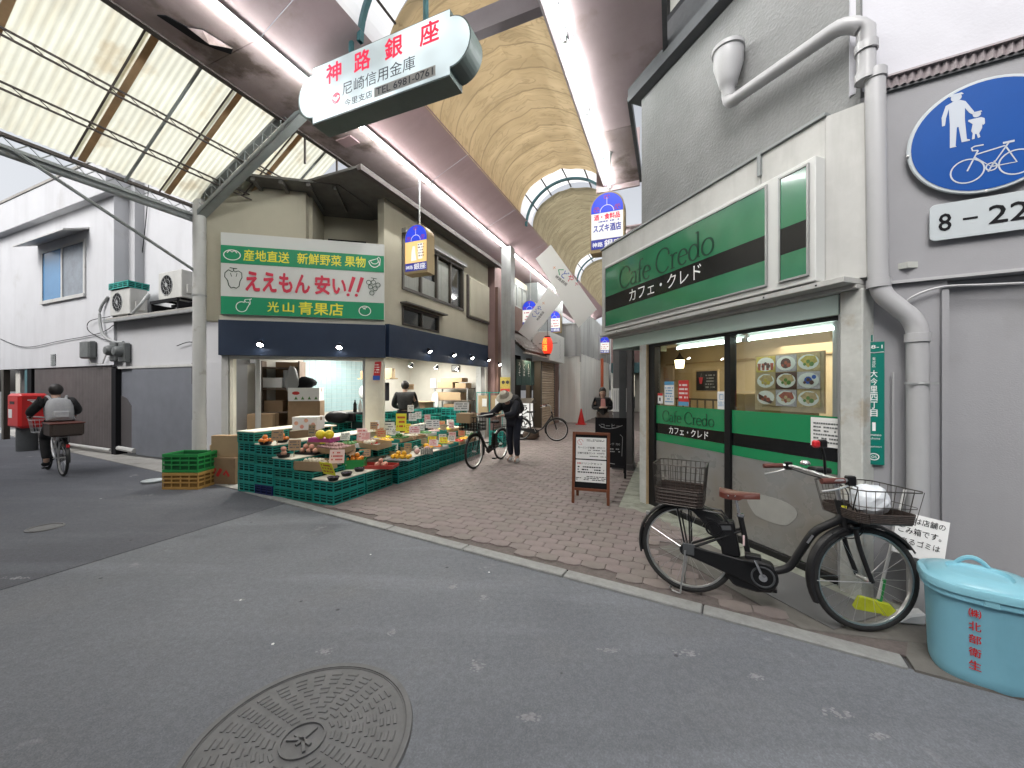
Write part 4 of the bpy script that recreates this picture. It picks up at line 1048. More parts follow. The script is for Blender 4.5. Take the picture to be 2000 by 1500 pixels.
# things on it
def ac_unit(x, y, z, lab, W_=.80):
    t = fthing('air_conditioner', lab, 'air conditioner', 'left', x, y, z, group='outdoor air conditioner units')
    MB().box(0, W_, -.30, .0, .03, .58).build('casing', 'fascia_white', t, bevel=.012)
    MB().torus((.30, -.303, .31), .20, .008, 'y', 28, 6).torus((.30, -.303, .31), .12, .005, 'y', 24, 5).build('grille', 'meter_l', t)
    MB().disc((.30, -.302, .31), .205, 28).build('fan_recess', 'black_matte', t)
    b = MB()
    for a in range(0, 360, 30): b.tube([(.30, -.306, .31), (.30 + .2 * math.cos(R(a)), -.306, .31 + .2 * math.sin(R(a)))], .003, 4)
    b.disc((.30, -.312, .31), .045, 16).build('grille_bars', 'meter_l', t)
    MB().box(W_, W_ + .04, -.22, -.05, .12, .30).build('valve_cover', 'fascia_white', t, bevel=.01)
    MB().box(.05, .12, -.28, -.02, .0, .03).box(W_ - .12, W_ - .05, -.28, -.02, .0, .03).build('foot', 'black_matte', t)
    return t
ac_unit(.10, .20, 3.0, 'outdoor air conditioner with a teal crate lying on top of it')
ac_unit(1.75, .30, 3.22, 'outdoor air conditioner on a bracket just left of the tall white pole', .8)
ac_unit(3.2, .34, 3.0, 'outdoor air conditioner half hidden behind the tall white pole', .6)
br = fthing('bracket', 'dark metal bracket carrying the air conditioner left of the pole', 'bracket', 'left', 1.7, .1, 3.0)
MB().box(0, .95, -.22, -.18, .15, .21).box(0, .95, .14, .18, .15, .21).box(0, .04, -.2, .25, 0, .15).box(.9, .95, -.2, .25, 0, .15).build('bracket_frame', 'black_matte', br)
for x, y, z, lab, m in ((.12, -.06, 2.25, 'left one of two round grey electricity meters under the ledge', 'meter'), (.48, -.06, 2.22, 'right one of two round grey electricity meters under the ledge', 'meter')):
    t = fthing('electricity_meter', lab, 'meter', 'left', x, y, z, group='electricity meters under the ledge')
    MB().box(-.12, .14, -.02, .1, -.2, .22).build('case', m, t, bevel=.02); MB().lathe([(.0, .13), (.08, .12), (.11, .08), (.115, 0)], seg=20).xf(Matrix.Translation((.01, -.02, .03)) @ Matrix.Rotation(R(90), 4, 'X')).build('dome', m, t, smooth=True)
t = fthing('junction_box', 'small grey wall box near the bottom right of the white house wall', 'junction box', 'left', -.95, -.1, 2.32)
MB().box(-.22, .22, -.05, .1, -.18, .22).build('case', 'meter', t, bevel=.03); MB().tube([(.1, 0, -.18), (.15, .02, -.30), (.6, .05, -.30), (.75, .05, -.10)], .012, 6).build('pipe', 'pole_white', t)
cab = MB(); 
for pts in ([(-.2, -.02, 3.5), (-.45, -.06, 3.2), (-.3, -.08, 2.7), (.05, -.05, 2.5), (.5, -.04, 2.45)], [(.9, .2, 3.4), (1.15, .1, 3.45), (1.2, -.05, 3.2), (1.0, -.1, 3.02)]): cab.tube(smoothpath(pts), .028, 8)
tag(cab.xf(Matrix.Translation(fr('left')) @ Matrix.Rotation(R(-23), 4, 'Z')).build('insulated_hose', 'meter_l', None, smooth=True), 'fat pale insulated hoses looping round the first air conditioner', 'hose')
cab = MB()
for pts in ([(-6.2, -.02, 2.85), (-4.5, -.03, 2.55), (-2.5, -.03, 2.62), (-.6, -.03, 2.70), (.1, -.04, 2.85)], [(-.1, -.03, 3.05), (-.9, -.06, 3.0), (-1.0, -.06, 2.8), (-.5, -.04, 2.6), (0, -.04, 2.5)], [(.6, .38, 6.6), (.4, .38, 5.2), (.1, .38, 4.0), (.0, .30, 3.5)], [(3.0, .38, 6.2), (2.7, .38, 4.9), (2.5, .38, 4.1)], [(2.4, .0, 2.3), (2.9, .0, 2.35), (3.3, .0, 2.1)]): cab.tube(smoothpath(pts), .008, 5)
tag(cab.xf(Matrix.Translation(fr('left')) @ Matrix.Rotation(R(-23), 4, 'Z')).build('wall_cables', 'black_matte', None), 'thin dark cables sagging along the wall of the white house', 'cables')
# the row of buildings across the street, behind the camera (seen only in the window reflections)
for k, (s0, s1, h, m) in enumerate(((-16, -7.5, 6.2, 'left_white_b'), (-7.2, 1.0, 7.0, 'beige_render'), (1.3, 9.5, 6.4, 'stucco_white'))):
    t = thing('opposite_building', ['pale', 'beige', 'white'][k] + ' rendered building across the street, facing the arcade', 'building', (0, 0, 0))
    MB().slab([kp(s0, -6.2), kp(s1, -6.2), kp(s1, -12), kp(s0, -12)][::-1], 0, h).build('wall', m, t)
    MB().slab([kp(s0 - .2, -5.9), kp(s1 + .1, -5.9), kp(s1 + .1, -12), kp(s0 - .2, -12)][::-1], h, h + .25).build('roof', 'dark_trim', t)
    for q in range(3):
        a = s0 + 1.0 + q * 2.6
        for z in (.9, 3.7):
            MB().slab([kp(a, -6.14), kp(a + 1.5, -6.14), kp(a + 1.5, -6.21), kp(a, -6.21)][::-1], z, z + 1.3).build('window', 'glass_dark', t)
t = thing('opposite_building', 'grey building closing the right end of the street beside the camera', 'building', (0, 0, 0))
MB().slab([kp(9.8, -1.5), kp(14, -1.5), kp(14, -6), kp(9.8, -6)][::-1], 0, 6.5).build('wall', 'wall_right', t)
# distant background left
dl = fthing('distant_house', 'far pale house just visible past the left end of the white house', 'building', 'left', -13, 3, 0)
MB().box(0, 5.0, 0, 4, 0, 5.2).build('wall', 'left_white_b', dl); MB().box(-.2, 5.2, -.2, 4.2, 5.2, 5.35).build('roof', 'concrete', dl)
MB().box(3.4, 4.4, -.03, .0, 1.0, 2.0).build('window', 'grey_pane', dl)
# ================================================================== SHOPS FURTHER DOWN THE ARCADE
nbld = fthing('restaurant_building', 'brown fronted restaurant with a small tiled pent roof beyond the fruit shop', 'building', 'arc')
mat('brown_wall', (.17, .095, .075), .6, noise=(2, .15)); mat('roof_tile', (.15, .135, .12), .5, noise=(3, .2)); mat('noren', (.03, .07, .065), .8); mat('pinkbrown', (.27, .17, .16), .7, noise=(1, .15))
MB().box(-5.3, -4.75, 10.15, 10.75, 0, 5.1).build('end_wall', 'pinkbrown', nbld)
MB().box(-4.78, -4.66, 10.18, 10.32, 0, 4.4).build('brown_post', 'brown_wall', nbld)
MB().box(-5.6, -4.75, 10.75, 14.0, 3.35, 4.15).build('brown_wall', 'brown_wall', nbld)
MB().box(-5.6, -4.9, 10.75, 14.0, 4.15, 5.2).build('upper_wall', 'beige_render', nbld)
wn_ = MB().box(-4.92, -4.86, 11.2, 13.2, 4.2, 4.26).box(-4.92, -4.86, 11.2, 13.2, 4.95, 5.0)
for u in (11.2, 11.7, 12.2, 12.7, 13.15): wn_.box(-4.92, -4.86, u, u + .05, 4.2, 5.0)
w = wn_.build('window', 'steel', nbld); MB().box(-4.9, -4.89, 11.2, 13.2, 4.25, 4.95).build('pane', 'curtain', w)
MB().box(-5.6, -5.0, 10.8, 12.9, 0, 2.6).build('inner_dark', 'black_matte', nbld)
MB().box(-4.75, -4.6, 12.75, 12.95, 0, 2.5).build('door_post', 'frame_brown', nbld)
pr = MB(); rt = []
U0, U1 = 10.8, 13.0
mb = MB().add([(-4.9, U0, 3.30), (-4.9, U1, 3.30), (-4.05, U1 + .25, 2.58), (-4.05, U0, 2.58), (-4.9, U0, 3.26), (-4.9, U1, 3.26), (-4.05, U1 + .25, 2.53), (-4.05, U0, 2.53)], [(0, 3, 2, 1), (4, 5, 6, 7), (3, 7, 6, 2), (0, 4, 7, 3), (1, 2, 6, 5)])
pent = mb.build('pent_roof', 'frame_brown', nbld)
mb = MB(); nr = 9; ncol = 17
for i in range(nr):
    for j in range(ncol):
        t0, t1 = i / nr, (i + 1.05) / nr; v0_, v1_ = -4.9 + .85 * t0, -4.9 + .85 * t1; z0_, z1_ = 3.33 - .72 * t0 , 3.33 - .72 * t1
        ua = U0 + (U1 - U0 + .25 * t1) * j / ncol; ub = U0 + (U1 - U0 + .25 * t1) * (j + 1) / ncol; um = (ua + ub) / 2
        mb.add([(v0_, ua, z0_), (v0_, um, z0_ - .025), (v0_, ub, z0_), (v1_, ua, z1_ + .035), (v1_, um, z1_ + .005), (v1_, ub, z1_ + .035), (v1_, ua, z1_ + .01), (v1_, um, z1_ - .02), (v1_, ub, z1_ + .01)], [(0, 1, 4, 3), (1, 2, 5, 4), (3, 4, 7, 6), (4, 5, 8, 7)])
mb.build('roof_tiles', 'roof_tile', pent, stuff=True)
MB().box(-4.12, -4.02, U0, U1 + .2, 2.50, 2.535).build('eave_fringe', 'int_white', nbld)
for k in range(4):
    m = MB().box(-4.42, -4.40, 11.0 + k * .42, 11.38 + k * .42, 1.55, 2.35).build('noren_curtain', 'noren', nbld)
mb = MB()
for k in range(3):
    c = MB(); vtext(c, 'うどん'[k] + 'そば'[k % 2], 0, .16, 2.25, .22, 0); c.xf(Matrix.Translation((-4.385, 11.2 + k * .42, 0)) @ Matrix.Rotation(R(90), 4, 'Z')); mb.add(c.v, c.f)
mb.build('noren_lettering', 'letter_white', nbld)
sh = fthing('shuttered_shop', 'narrow shop with a closed beige roller shutter under a blank white signboard', 'building', 'arc')
mat('shutter', (.50, .39, .28), .55, noise=(2, .1))
MB().box(-5.4, -4.5, 13.3, 16.8, 2.3, 5.3).build('upper_wall', 'truss_grey', sh)
mb = MB()
for k in range(26): 
    z = .02 + k * .092
    mb.add([(-4.32, 13.2, z), (-4.32, 14.75, z), (-4.295, 14.75, z + .045), (-4.295, 13.2, z + .045), (-4.32, 14.75, z + .09), (-4.32, 13.2, z + .09)], [(0, 1, 2, 3), (3, 2, 4, 5)])
mb.build('roller_shutter', 'shutter', sh)
MB().box(-4.6, -4.3, 13.08, 13.2, 0, 2.5).build('jamb', 'frame_brown', sh); MB().box(-4.6, -4.3, 14.76, 14.85, 0, 2.5).build('jamb', 'frame_brown', sh)
MB().box(-4.55, -4.32, 14.85, 15.5, 0, 2.5).build('brown_door', 'brown_wall', sh)
sg = fthing('blank_white_sign', 'large white box sign with faded black brush lettering above the roller shutter', 'sign', 'arc')
MB().box(-4.6, -3.95, 13.0, 15.0, 2.42, 3.45).build('box', 'sign_white', sg, bevel=.01)
mb = MB()
for k in range(5): mb.stroke([(0 + (k % 2) * .05, 3.3 - k * .15), (.06, 3.22 - k * .15), (.02, 3.17 - k * .15)], .02, 0)
mb.xf(Matrix.Translation((-3.945, 14.3, 0)) @ Matrix.Rotation(R(90), 4, 'Z')); mb.build('brush_lettering', 'black_matte', sg)
wk = fthing('building_under_sheeting', 'building wrapped in white sheeting below and grey tarpaulin above, past the shutters', 'building', 'arc')
mat('sheet_white', (.86, .86, .83), .7, noise=(1, .06), streak=(5, 5, .3, .4, (.47, .47, .46))); mat('tarp', (.42, .425, .425), .7, noise=(1, .1), streak=(7, 7, .3, .7, (.11, .115, .12)))
def pleat(mb, v0, u0, v1, u1, z0, z1, amp=.03, wl=.5):
    L_ = math.hypot(v1 - v0, u1 - u0); n = max(4, int(L_ / .06)); dx, dy = (v1 - v0) / L_, (u1 - u0) / L_; vs = []; fs = []
    for i in range(n + 1):
        s = L_ * i / n; a = amp * math.sin(2 * math.pi * s / wl) + amp * .5 * math.sin(2 * math.pi * s / wl * 2.3 + 1)
        vs += [(v0 + dx * s + dy * a, u0 + dy * s - dx * a, z0), (v0 + dx * s + dy * a, u0 + dy * s - dx * a, z1)]
    for i in range(n): fs.append((2 * i, 2 * i + 2, 2 * i + 3, 2 * i + 1))
    return mb.add(vs, fs)
mb = MB(); pleat(mb, -4.3, 15.55, -3.42, 15.55, 0, 2.75, .008); pleat(mb, -3.42, 15.55, -3.42, 23.5, 0, 2.85, .02, .9); mb.build('white_sheeting', 'sheet_white', wk, smooth=True)
mb = MB(); pleat(mb, -4.4, 15.5, -3.40, 15.5, 2.75, 4.1, .03, .5); pleat(mb, -3.40, 15.5, -3.40, 23.5, 2.85, 4.7, .05, .6); mb.build('grey_tarpaulin', 'tarp', wk, smooth=True)
MB().box(-4.6, -3.36, 15.45, 15.49, 4.05, 4.10).box(-3.42, -3.38, 15.4, 15.5, 2.5, 5.2).build('scaffold_tube', 'steel', wk)
# far end and right hand side
fe = fthing('far_shopfront', 'shopfront with teal awning closing the view down the arcade', 'building', 'arc')
MB().box(-3.4, 2.5, 24, 24.4, 2.4, 6.5).build('upper_wall', 'pinkbrown', fe); MB().box(-3.4, 2.5, 23.9, 24.3, 0, 2.4).build('lower_wall', 'int_white', fe)
mb = MB().box(-3.3, -1.5, 23.4, 23.9, 2.3, 2.9).build('awning', 'teal_steel', fe)
MB().box(-3.0, -2.0, 23.85, 23.9, .2, 2.2).build('glass_door', 'glass_dark', fe)
rs = fthing('right_hand_shops', 'dark row of small shopfronts behind the grey column past the cafe', 'building', 'arc')
MB().box(1.2, 1.4, 8.2, 23.9, 0, 2.7).build('shop_wall', 'cardboard_dark', rs); MB().box(-.45, 1.4, 8.0, 23.9, 2.75, 5.3).build('upper_wall', 'dark_trim', rs)
MB().box(-.2, 1.2, 11.5, 11.7, 0, 2.75).build('partition', 'brown_wall', rs)
MB().box(-.5, 1.2, 7.7, 11.7, 2.70, 2.74).build('soffit', 'fascia_white', rs)
la = bpy.data.lights.new('shop_light', 'AREA'); la.energy = 40; la.size = .8; la.color = (1, .95, .88)
lo = bpy.data.objects.new('shop_light', la); COL.objects.link(lo); lo.location = fr('arc', .3, 9.5, 2.6)
for k, (v, u_, z, w_, h_, lab, c_) in enumerate(((-2.72, 22.5, 1.3, .16, .7, 'narrow upright lit white sign far down the arcade', 'int_lit'), (-2.3, 23.3, .9, .7, 1.3, 'lit doorway far down the arcade under the teal awning', 'int_lit2'), (-1.9, 18.5, 1.9, .5, .3, 'small glowing horizontal panel added to brighten the far arcade', 'int_lit'), (-1.55, 14.0, 2.2, .16, .5, 'small upright glowing panel added to brighten the right of the arcade', 'int_lit2'))):  # last two entries are glowing panels added to lift the dark far arcade
    if k == 0: mat('int_lit', (.8, .8, .8), .5, emit=((1, 1, .98), 1.4)); mat('int_lit2', (.7, .7, .5), .5, emit=((1, .92, .7), .8))
    t = fthing('lit_panel', lab, 'sign', 'arc', v, u_, z); MB().box(-w_ / 2, w_ / 2, 0, .12, 0, h_).build('case', 'steel', t); MB().box(-w_ / 2 + .02, w_ / 2 - .02, -.006, -.001, .02, h_ - .02).build('lit_face', c_, t)
spot(fr('arc', -4.62, 10.1, 2.15), R(67.5), 'spotlight on the pinkish wall between the fruit shop and the restaurant', gl, power=20)
la = bpy.data.lights.new('shop_light', 'AREA'); la.energy = 22; la.size = .6; la.color = (1, .85, .62)  # warm area light added under the pent roof to brighten the dark restaurant
lo = bpy.data.objects.new('shop_light', la); COL.objects.link(lo); lo.location = fr('arc', -4.55, 11.9, 2.45)
# steel columns of the arcade
for k, (v, u_, w_, h_, lab) in enumerate(((-4.24, 9.95, .30, ZL, 'tall grey steel arcade column between the fruit shop and the restaurant'), (-.80, 7.25, .34, 3.6, 'grey steel arcade column just behind the chalkboard, with a paper notice'),
                                    (-3.2, 19.5, .13, 2.9, 'distant orange banded arcade column beside the sheeting'), (-2.75, 21.0, .22, 4.2, 'distant pale lilac column at the far end of the arcade'))):
    t = fthing('arcade_column', lab, 'column', 'arc', v, u_, 0, group='arcade columns')
    m = 'steel' if k < 2 else ('orange' if k == 2 else 'sign_white')
    if k == 2: mat('orange', (.55, .12, .05), .5)
    if k == 1: mat('col_grey', (.17, .165, .17), .5, noise=(3, .15)); m = 'col_grey'
    MB().box(-w_ / 2, w_ / 2, -w_ / 2, w_ / 2, 0, h_).build('shaft', m, t, bevel=.012)
    MB().box(-w_ / 2 - .02, w_ / 2 + .02, -w_ / 2 - .02, w_ / 2 + .02, 0, .12).build('base', m, t, bevel=.006)
    if k == 1: MB().box(-.06, .06, -w_ / 2 - .012, -w_ / 2, 0, h_).build('seam', 'dark_trim', t)
# ================================================================== HANGING AND WALL SIGNS
def arcpt(px, py, u):
    k = (px - 1000) / 751; s, c = math.sin(R(22.5)), math.cos(R(22.5)); v = (k * c * u - s * u) / (c + k * s); Z = -s * v + c * u
    return (v, 1.5 + (755 - py) * Z / 751)
def lightmat(name, col, strength):
    return mat(name, tuple(min(1, c * .8) for c in col), .4, emit=(col, strength))
mat('sign_lit', (.28, .33, .35), .4, emit=((.82, .95, 1.0), .5))
m = MATS['sign_lit']; N = m.node_tree.nodes; L = m.node_tree.links     # tubes behind the acrylic make brighter clouds
tc = N.new('ShaderNodeTexCoord'); nz = N.new('ShaderNodeTexNoise'); nz.inputs['Scale'].default_value = 1.6; nz.inputs['Detail'].default_value = 1
mr = N.new('ShaderNodeMapRange'); mr.inputs[1].default_value = .35; mr.inputs[2].default_value = .68; mr.inputs[3].default_value = .22; mr.inputs[4].default_value = .62
L.new(tc.outputs['Object'], nz.inputs['Vector']); L.new(nz.outputs['Fac'], mr.inputs[0]); L.new(mr.outputs[0], N['Principled BSDF'].inputs['Emission Strength'])
mat('sign_grey', (.10, .13, .125), .45, noise=(2, .15)); mat('sign_cap', (.32, .36, .36), .5)
mat('red_lit', (.55, .01, .05), .5, emit=((.75, .02, .07), .45)); mat('dark_lit', (.02, .03, .05), .5)
bs = fthing('arcade_name_sign', 'large lit hanging signboard with rounded ends and red lettering at the arcade mouth', 'sign', 'arc', 0, 3.45, 0)
def outline(x0, x1, z0, z1, e, rz):
    pts = []
    zc = (z0 + z1) / 2
    pts += [(x0, z0), (x1, z0), (x1, zc - rz)]
    pts += [(x1 + e * math.cos(R(a)), zc + rz * math.sin(R(a))) for a in range(-90, 91, 9)]
    pts += [(x1, zc + rz), (x1, z1), (x0, z1), (x0, zc + rz)]
    pts += [(x0 - e * math.cos(R(a)), zc + rz * math.sin(R(a))) for a in range(90, -91, -9)]
    pts += [(x0, zc - rz)]
    return pts
x0, x1, z0, z1 = -4.10, -2.13, 4.735, 5.435
MB().prism(outline(x0, x1, z0, z1, .25, .27), .0, .26).build('case', 'sign_grey', bs)
MB().prism(outline(x0 + .015, x1 - .0, z0 + .015, z1 - .015, .235, .255), -.008, -.001).build('lit_face', 'sign_lit', bs)
Y = -.0105
mb = MB()
for ch, xa in zip('神路銀座', (-3.86, -3.42, -2.97, -2.50)): text(mb, ch, xa, xa + .245, 5.145, 5.385, Y, .034)
mb.disc((-3.70, Y, 4.945), .068, 24); mb.build('red_lettering', 'red_lit', bs)
mb = MB(); mb.poly([(-3.76, Y - .002, 4.955), (-3.70, Y - .002, 4.905), (-3.64, Y - .002, 4.955), (-3.67, Y - .002, 4.972), (-3.70, Y - .002, 4.945), (-3.73, Y - .002, 4.972)]); mb.build('mark', 'sign_lit', bs)
mb = MB(); text(mb, '尼崎信用金庫', -3.60, -2.56, 4.940, 5.095, Y, .004); text(mb, '今里支店', -3.57, -3.15, 4.80, 4.885, Y, .006); mb.build('dark_lettering', 'dark_lit', bs)
MB().box(-3.12, -2.30, Y, Y + .002, 4.785, 4.895).build('grey_strip', 'meter_l', bs)
mb = MB(); text(mb, 'TEL 6981-0761', -3.09, -2.33, 4.80, 4.88, Y - .002, .012); mb.build('phone_lettering', 'dark_lit', bs)
for v in (-3.60, -2.52): MB().cyl((v, .13, 5.43), (v, .13, 6.6), .032, 10).build('hanger', 'teal_steel', bs, smooth=True)
# arched lantern signs
mat('blue_lit', (.02, .05, .5), .4, emit=((.02, .06, .75), .4)); mat('white_lit', (.5, .5, .48), .5, emit=((1, .98, .93), .42)); mat('navy_lit', (.03, .04, .25), .5, emit=((.03, .04, .30), .4))
mat('brass', (.40, .30, .16), .45, metal=.3); mat('swirl', (.35, .04, .05), .5, emit=((.5, .05, .08), .3)); mat('amber_lit', (.8, .55, .2), .5, emit=((.9, .6, .25), .4))
def lantern_sign(v, u, zb, lab, kind, w=.50, h=.86):
    t = fthing('lantern_sign', lab, 'sign', 'arc', v, u, zb, group='arched lantern signs of the arcade')
    hw = w / 2; r = hw; hs = h - r
    ol = lambda e: [(-hw + e, e), (hw - e, e)] + [((hw - e) * math.cos(R(a)), hs + (r - e) * math.sin(R(a))) for a in range(0, 181, 12)]
    MB().prism(ol(0), 0, .22).build('case', 'brass', t)
    MB().prism([( -hw + .02, .165), (hw - .02, .165), (hw - .02, hs - .06), (-hw + .02, hs - .06)], -.006, -.001).build('white_panel', 'white_lit' if kind != 1 else 'amber_lit', t)
    MB().prism([(-hw + .02, .02), (hw - .02, .02), (hw - .02, .16), (-hw + .02, .16)], -.006, -.001).build('name_panel', 'navy_lit', t)
    top = [(-hw + .02, hs - .055), (hw - .02, hs - .055)] + [((hw - .02) * math.cos(R(a)), hs + (r - .02) * math.sin(R(a))) for a in range(0, 181, 12)]
    MB().prism(top, -.006, -.001).build('blue_panel', 'blue_lit', t)
    mb = MB(); mb.stroke(arcp(0, hs - .05, .10, .10, 0, 180, 10), .008, -.009); mb.stroke([(0, hs + .05), (0, hs + .16)], .006, -.009)
    mb.build('white_lines', 'white_lit', t)
    mb = MB()
    for cx, cz in ((0, hs + .17), (-.15, hs - .01), (.15, hs - .01)):
        for s in (-1, 1): mb.stroke(arcp(cx + s * .02, cz, .02, .025, 0, 300, 8), .008, -.009)
    mb.stroke([(-.19, hs + .03), (-.12, hs + .03)], .008, -.009); mb.stroke([(.19, hs + .03), (.12, hs + .03)], .008, -.009)
    mb.build('scrollwork', 'swirl', t)
    mb = MB(); text(mb, '神路', -hw + .035, -.06, .05, .12, -.009, .02); text(mb, '銀座', -.04, hw - .035, .035, .145, -.009, .02); mb.build('name_lettering', 'white_lit', t)
    if kind == 0:
        mb = MB(); text(mb, '酒・食料品', -.19, .19, .445, .535, -.009, .05); mb.build('red_lettering', 'red_lit', t)
        mb = MB(); text(mb, 'スズキ酒店', -.20, .205, .265, .385, -.009, .05); textlines(mb, -.18, .18, .40, .44, -.009, 1, 4); mb.build('blue_lettering', 'navy_lit', t)
    elif kind == 1:
        mb = MB(); mb.stroke([(-.04, .20), (-.05, .36), (-.04, .46)], [.12, .08, .05], -.009); mb.stroke([(.10, .22), (.10, .5)], [.09, .12], -.009); mb.build('white_shapes', 'white_lit', t)
        mb = MB(); textlines(mb, .05, .18, .25, .5, -.011, 5, 9); mb.build('small_lettering', 'brown_wall', t)
    else:
        mb = MB(); textlines(mb, -.18, .18, .42, .50, -.009, 1, kind); textlines(mb, -.18, .18, .2, .38, -.009, 2, kind + 5); mb.build('small_lettering', 'swirl', t)
    MB().box(-hw, hw, 0, .22, -.03, 0).build('sill', 'brass', t)
    if zb < 4.5 and v < -1: MB().cyl((0, .11, h), (0, .11, 5.40 - zb), .016, 8).build('rod', 'steel', t)
    return t
lantern_sign(-4.26, 5.75, 3.575, 'arched lantern sign with an amber panel hanging over the fruit shop corner', 1)
lantern_sign(-.88, 5.80, 3.53, 'arched lantern sign of the liquor shop with red and blue lettering near the cafe', 0)
lantern_sign(-4.22, 11.65, 3.42, 'arched lantern sign behind the crossed banner over the restaurant', 2)
lantern_sign(-4.36, 15.0, 3.70, 'arched lantern sign right of the red paper lantern', 3)
lantern_sign(-3.15, 20.0, 3.2, 'tiny farthest arched lantern sign beside the orange column', 4)
MB().box(-.35, .55, -.02, .02, 4.36, 4.40).box(.0, .55, -.02, .02, 3.6, 3.64).build('sign_arm', 'truss_grey', tag(fthing('sign_bracket', 'grey bracket arm holding the liquor shop lantern sign', 'bracket', 'arc', -.9, 5.9, 0), None, None)) if False else None
# crossed banners
def banner(c4, u, lab, txt, ang):
    t = fthing('banner', lab, 'banner', 'arc', 0, u, 0, group='white banners hung crosswise over the arcade')
    P = [arcpt(*p, u) for p in c4]     # order: top a, top b, bottom b, bottom a
    vs = []; fs = []; n = 14
    for i in range(n + 1):
        f = i / n; a = (P[0][0] + (P[3][0] - P[0][0]) * f, P[0][1] + (P[3][1] - P[0][1]) * f); b = (P[1][0] + (P[2][0] - P[1][0]) * f, P[1][1] + (P[2][1] - P[1][1]) * f)
        for j in range(7):
            g_ = j / 6; vs.append((a[0] + (b[0] - a[0]) * g_, .025 * math.sin(f * 9 + g_ * 3), a[1] + (b[1] - a[1]) * g_))
    for i in range(n):
        for j in range(6): fs.append((i * 7 + j, i * 7 + j + 1, i * 7 + 8 + j, i * 7 + 7 + j))
    mat('cloth', (.80, .80, .78), .8, trans=.35) if 'cloth' not in MATS else None
    MB().add(vs, fs).build('cloth', 'cloth', t, smooth=True)
    MB().tube([(P[1][0], .03, P[1][1]), (P[2][0], .03, P[2][1])], .012, 6).build('pole', 'white', t)
    cx = (P[0][0] + P[1][0] + P[2][0] + P[3][0]) / 4; cz = sum(p[1] for p in P) / 4; M = Matrix.Translation((cx, -.04, cz)) @ Matrix.Rotation(R(-ang), 4, 'Y')
    for (s, xa, xb, za, zb_, m) in txt:
        mb = MB(); text(mb, s, xa, xb, za, zb_, 0, .01); mb.xf(M).build('lettering', m, t)
mat('t_blue', (.03, .10, .45), .6); mat('t_green', (.03, .35, .15), .6); mat('t_orange', (.7, .25, .03), .6)
banner([(1046, 505), (1075, 478), (1165, 605), (1130, 640)], 10.6, 'upper white banner slanting down to the right with coloured lettering', (('く', -.42, -.27, .10, .30, 't_green'), ('ど', -.24, -.08, .10, .32, 't_blue'), ('や', -.05, .12, .12, .34, 'sign_red'), ('神路銀座', -.36, .08, -.02, .07, 'black_matte'), ('十', .22, .34, .15, .27, 'sign_red'), ('十', -.6, -.5, .12, .22, 't_orange')), -42)
banner([(1070, 560), (1098, 585), (1035, 665), (1012, 648)], 11.0, 'lower white banner slanting down to the left with coloured lettering', (('くどや', -.16, .22, .02, .2, 't_blue'), ('神路銀座', -.16, .16, -.10, -.02, 'black_matte'), ('十', .3, .4, .05, .15, 't_orange')), 50)
# red paper lantern
rl = fthing('red_lantern', 'red paper lantern with yellow brush lettering hanging over the arcade', 'lantern', 'arc', -3.85, 12.4, 2.60)
mat('lantern_red', (.55, .02, .015), .6, emit=((.9, .05, .02), .55)); mat('lantern_yellow', (.8, .5, .08), .6, emit=((1, .65, .1), .5))
pr_ = []
for i in range(25):
    a = math.pi * i / 24; pr_.append(((.10 + .085 * math.sin(a) ** .6) * (1 - .03 * (i % 2)), i * .55 / 24))
MB().lathe(pr_, seg=20).build('paper', 'lantern_red', rl, smooth=True); MB().lathe([(0, -.03), (.10, -.03), (.10, .0)], seg=16).lathe([(.10, .55), (.10, .59), (0, .59)], seg=16).build('ring', 'black', rl)
MB().tube([(0, 0, .59), (0, 0, 1.2)], .01, 5).tube([(-.3, 0, .35), (.35, 0, .35)], .012, 5).build('hanger', 'black', rl)
mb = MB(); vtext(mb, '居酒屋'[:2], -.03, .16, .5, .22, -.19, .03); mb.build('lettering', 'lantern_yellow', rl)
# cafe sign
cs_ = fthing('cafe_sign', 'long green signboard with a black stripe, reading Cafe Credo, over the cafe windows', 'sign', 'cafe')
MB().box(-.575, 2.16, -.245, -.142, 2.265, 3.175).build('case', 'sign_white', cs_, bevel=.006)
for x0, x1 in ((-.545, 1.80), (1.895, 2.12)):
    f_ = MB().box(x0, x1, -.262, -.246, 2.315, 2.33).box(x0, x1, -.262, -.246, 3.125, 3.14).box(x0, x0 + .014, -.262, -.246, 2.33, 3.125).box(x1 - .014, x1, -.262, -.246, 2.33, 3.125).build('panel_frame', 'steel', cs_)
    for z0, z1, m in ((2.330, 2.528, 'cafe_green'), (2.529, 2.732, 'film_black'), (2.733, 3.125, 'cafe_green')):
        MB().box(x0 + .014, x1 - .014, -.254, -.246, z0, z1).build('panel', m, cs_)
mb = MB(); serif_credo(mb, -.20, 1.29, 2.765, .255, -.2565); mb.build('green_lettering', 'letter_green', cs_)
mb = MB(); text(mb, 'カフェ・クレド', .00, 1.13, 2.562, 2.71, -.2565, -.004); mb.build('white_lettering', 'letter_white', cs_)
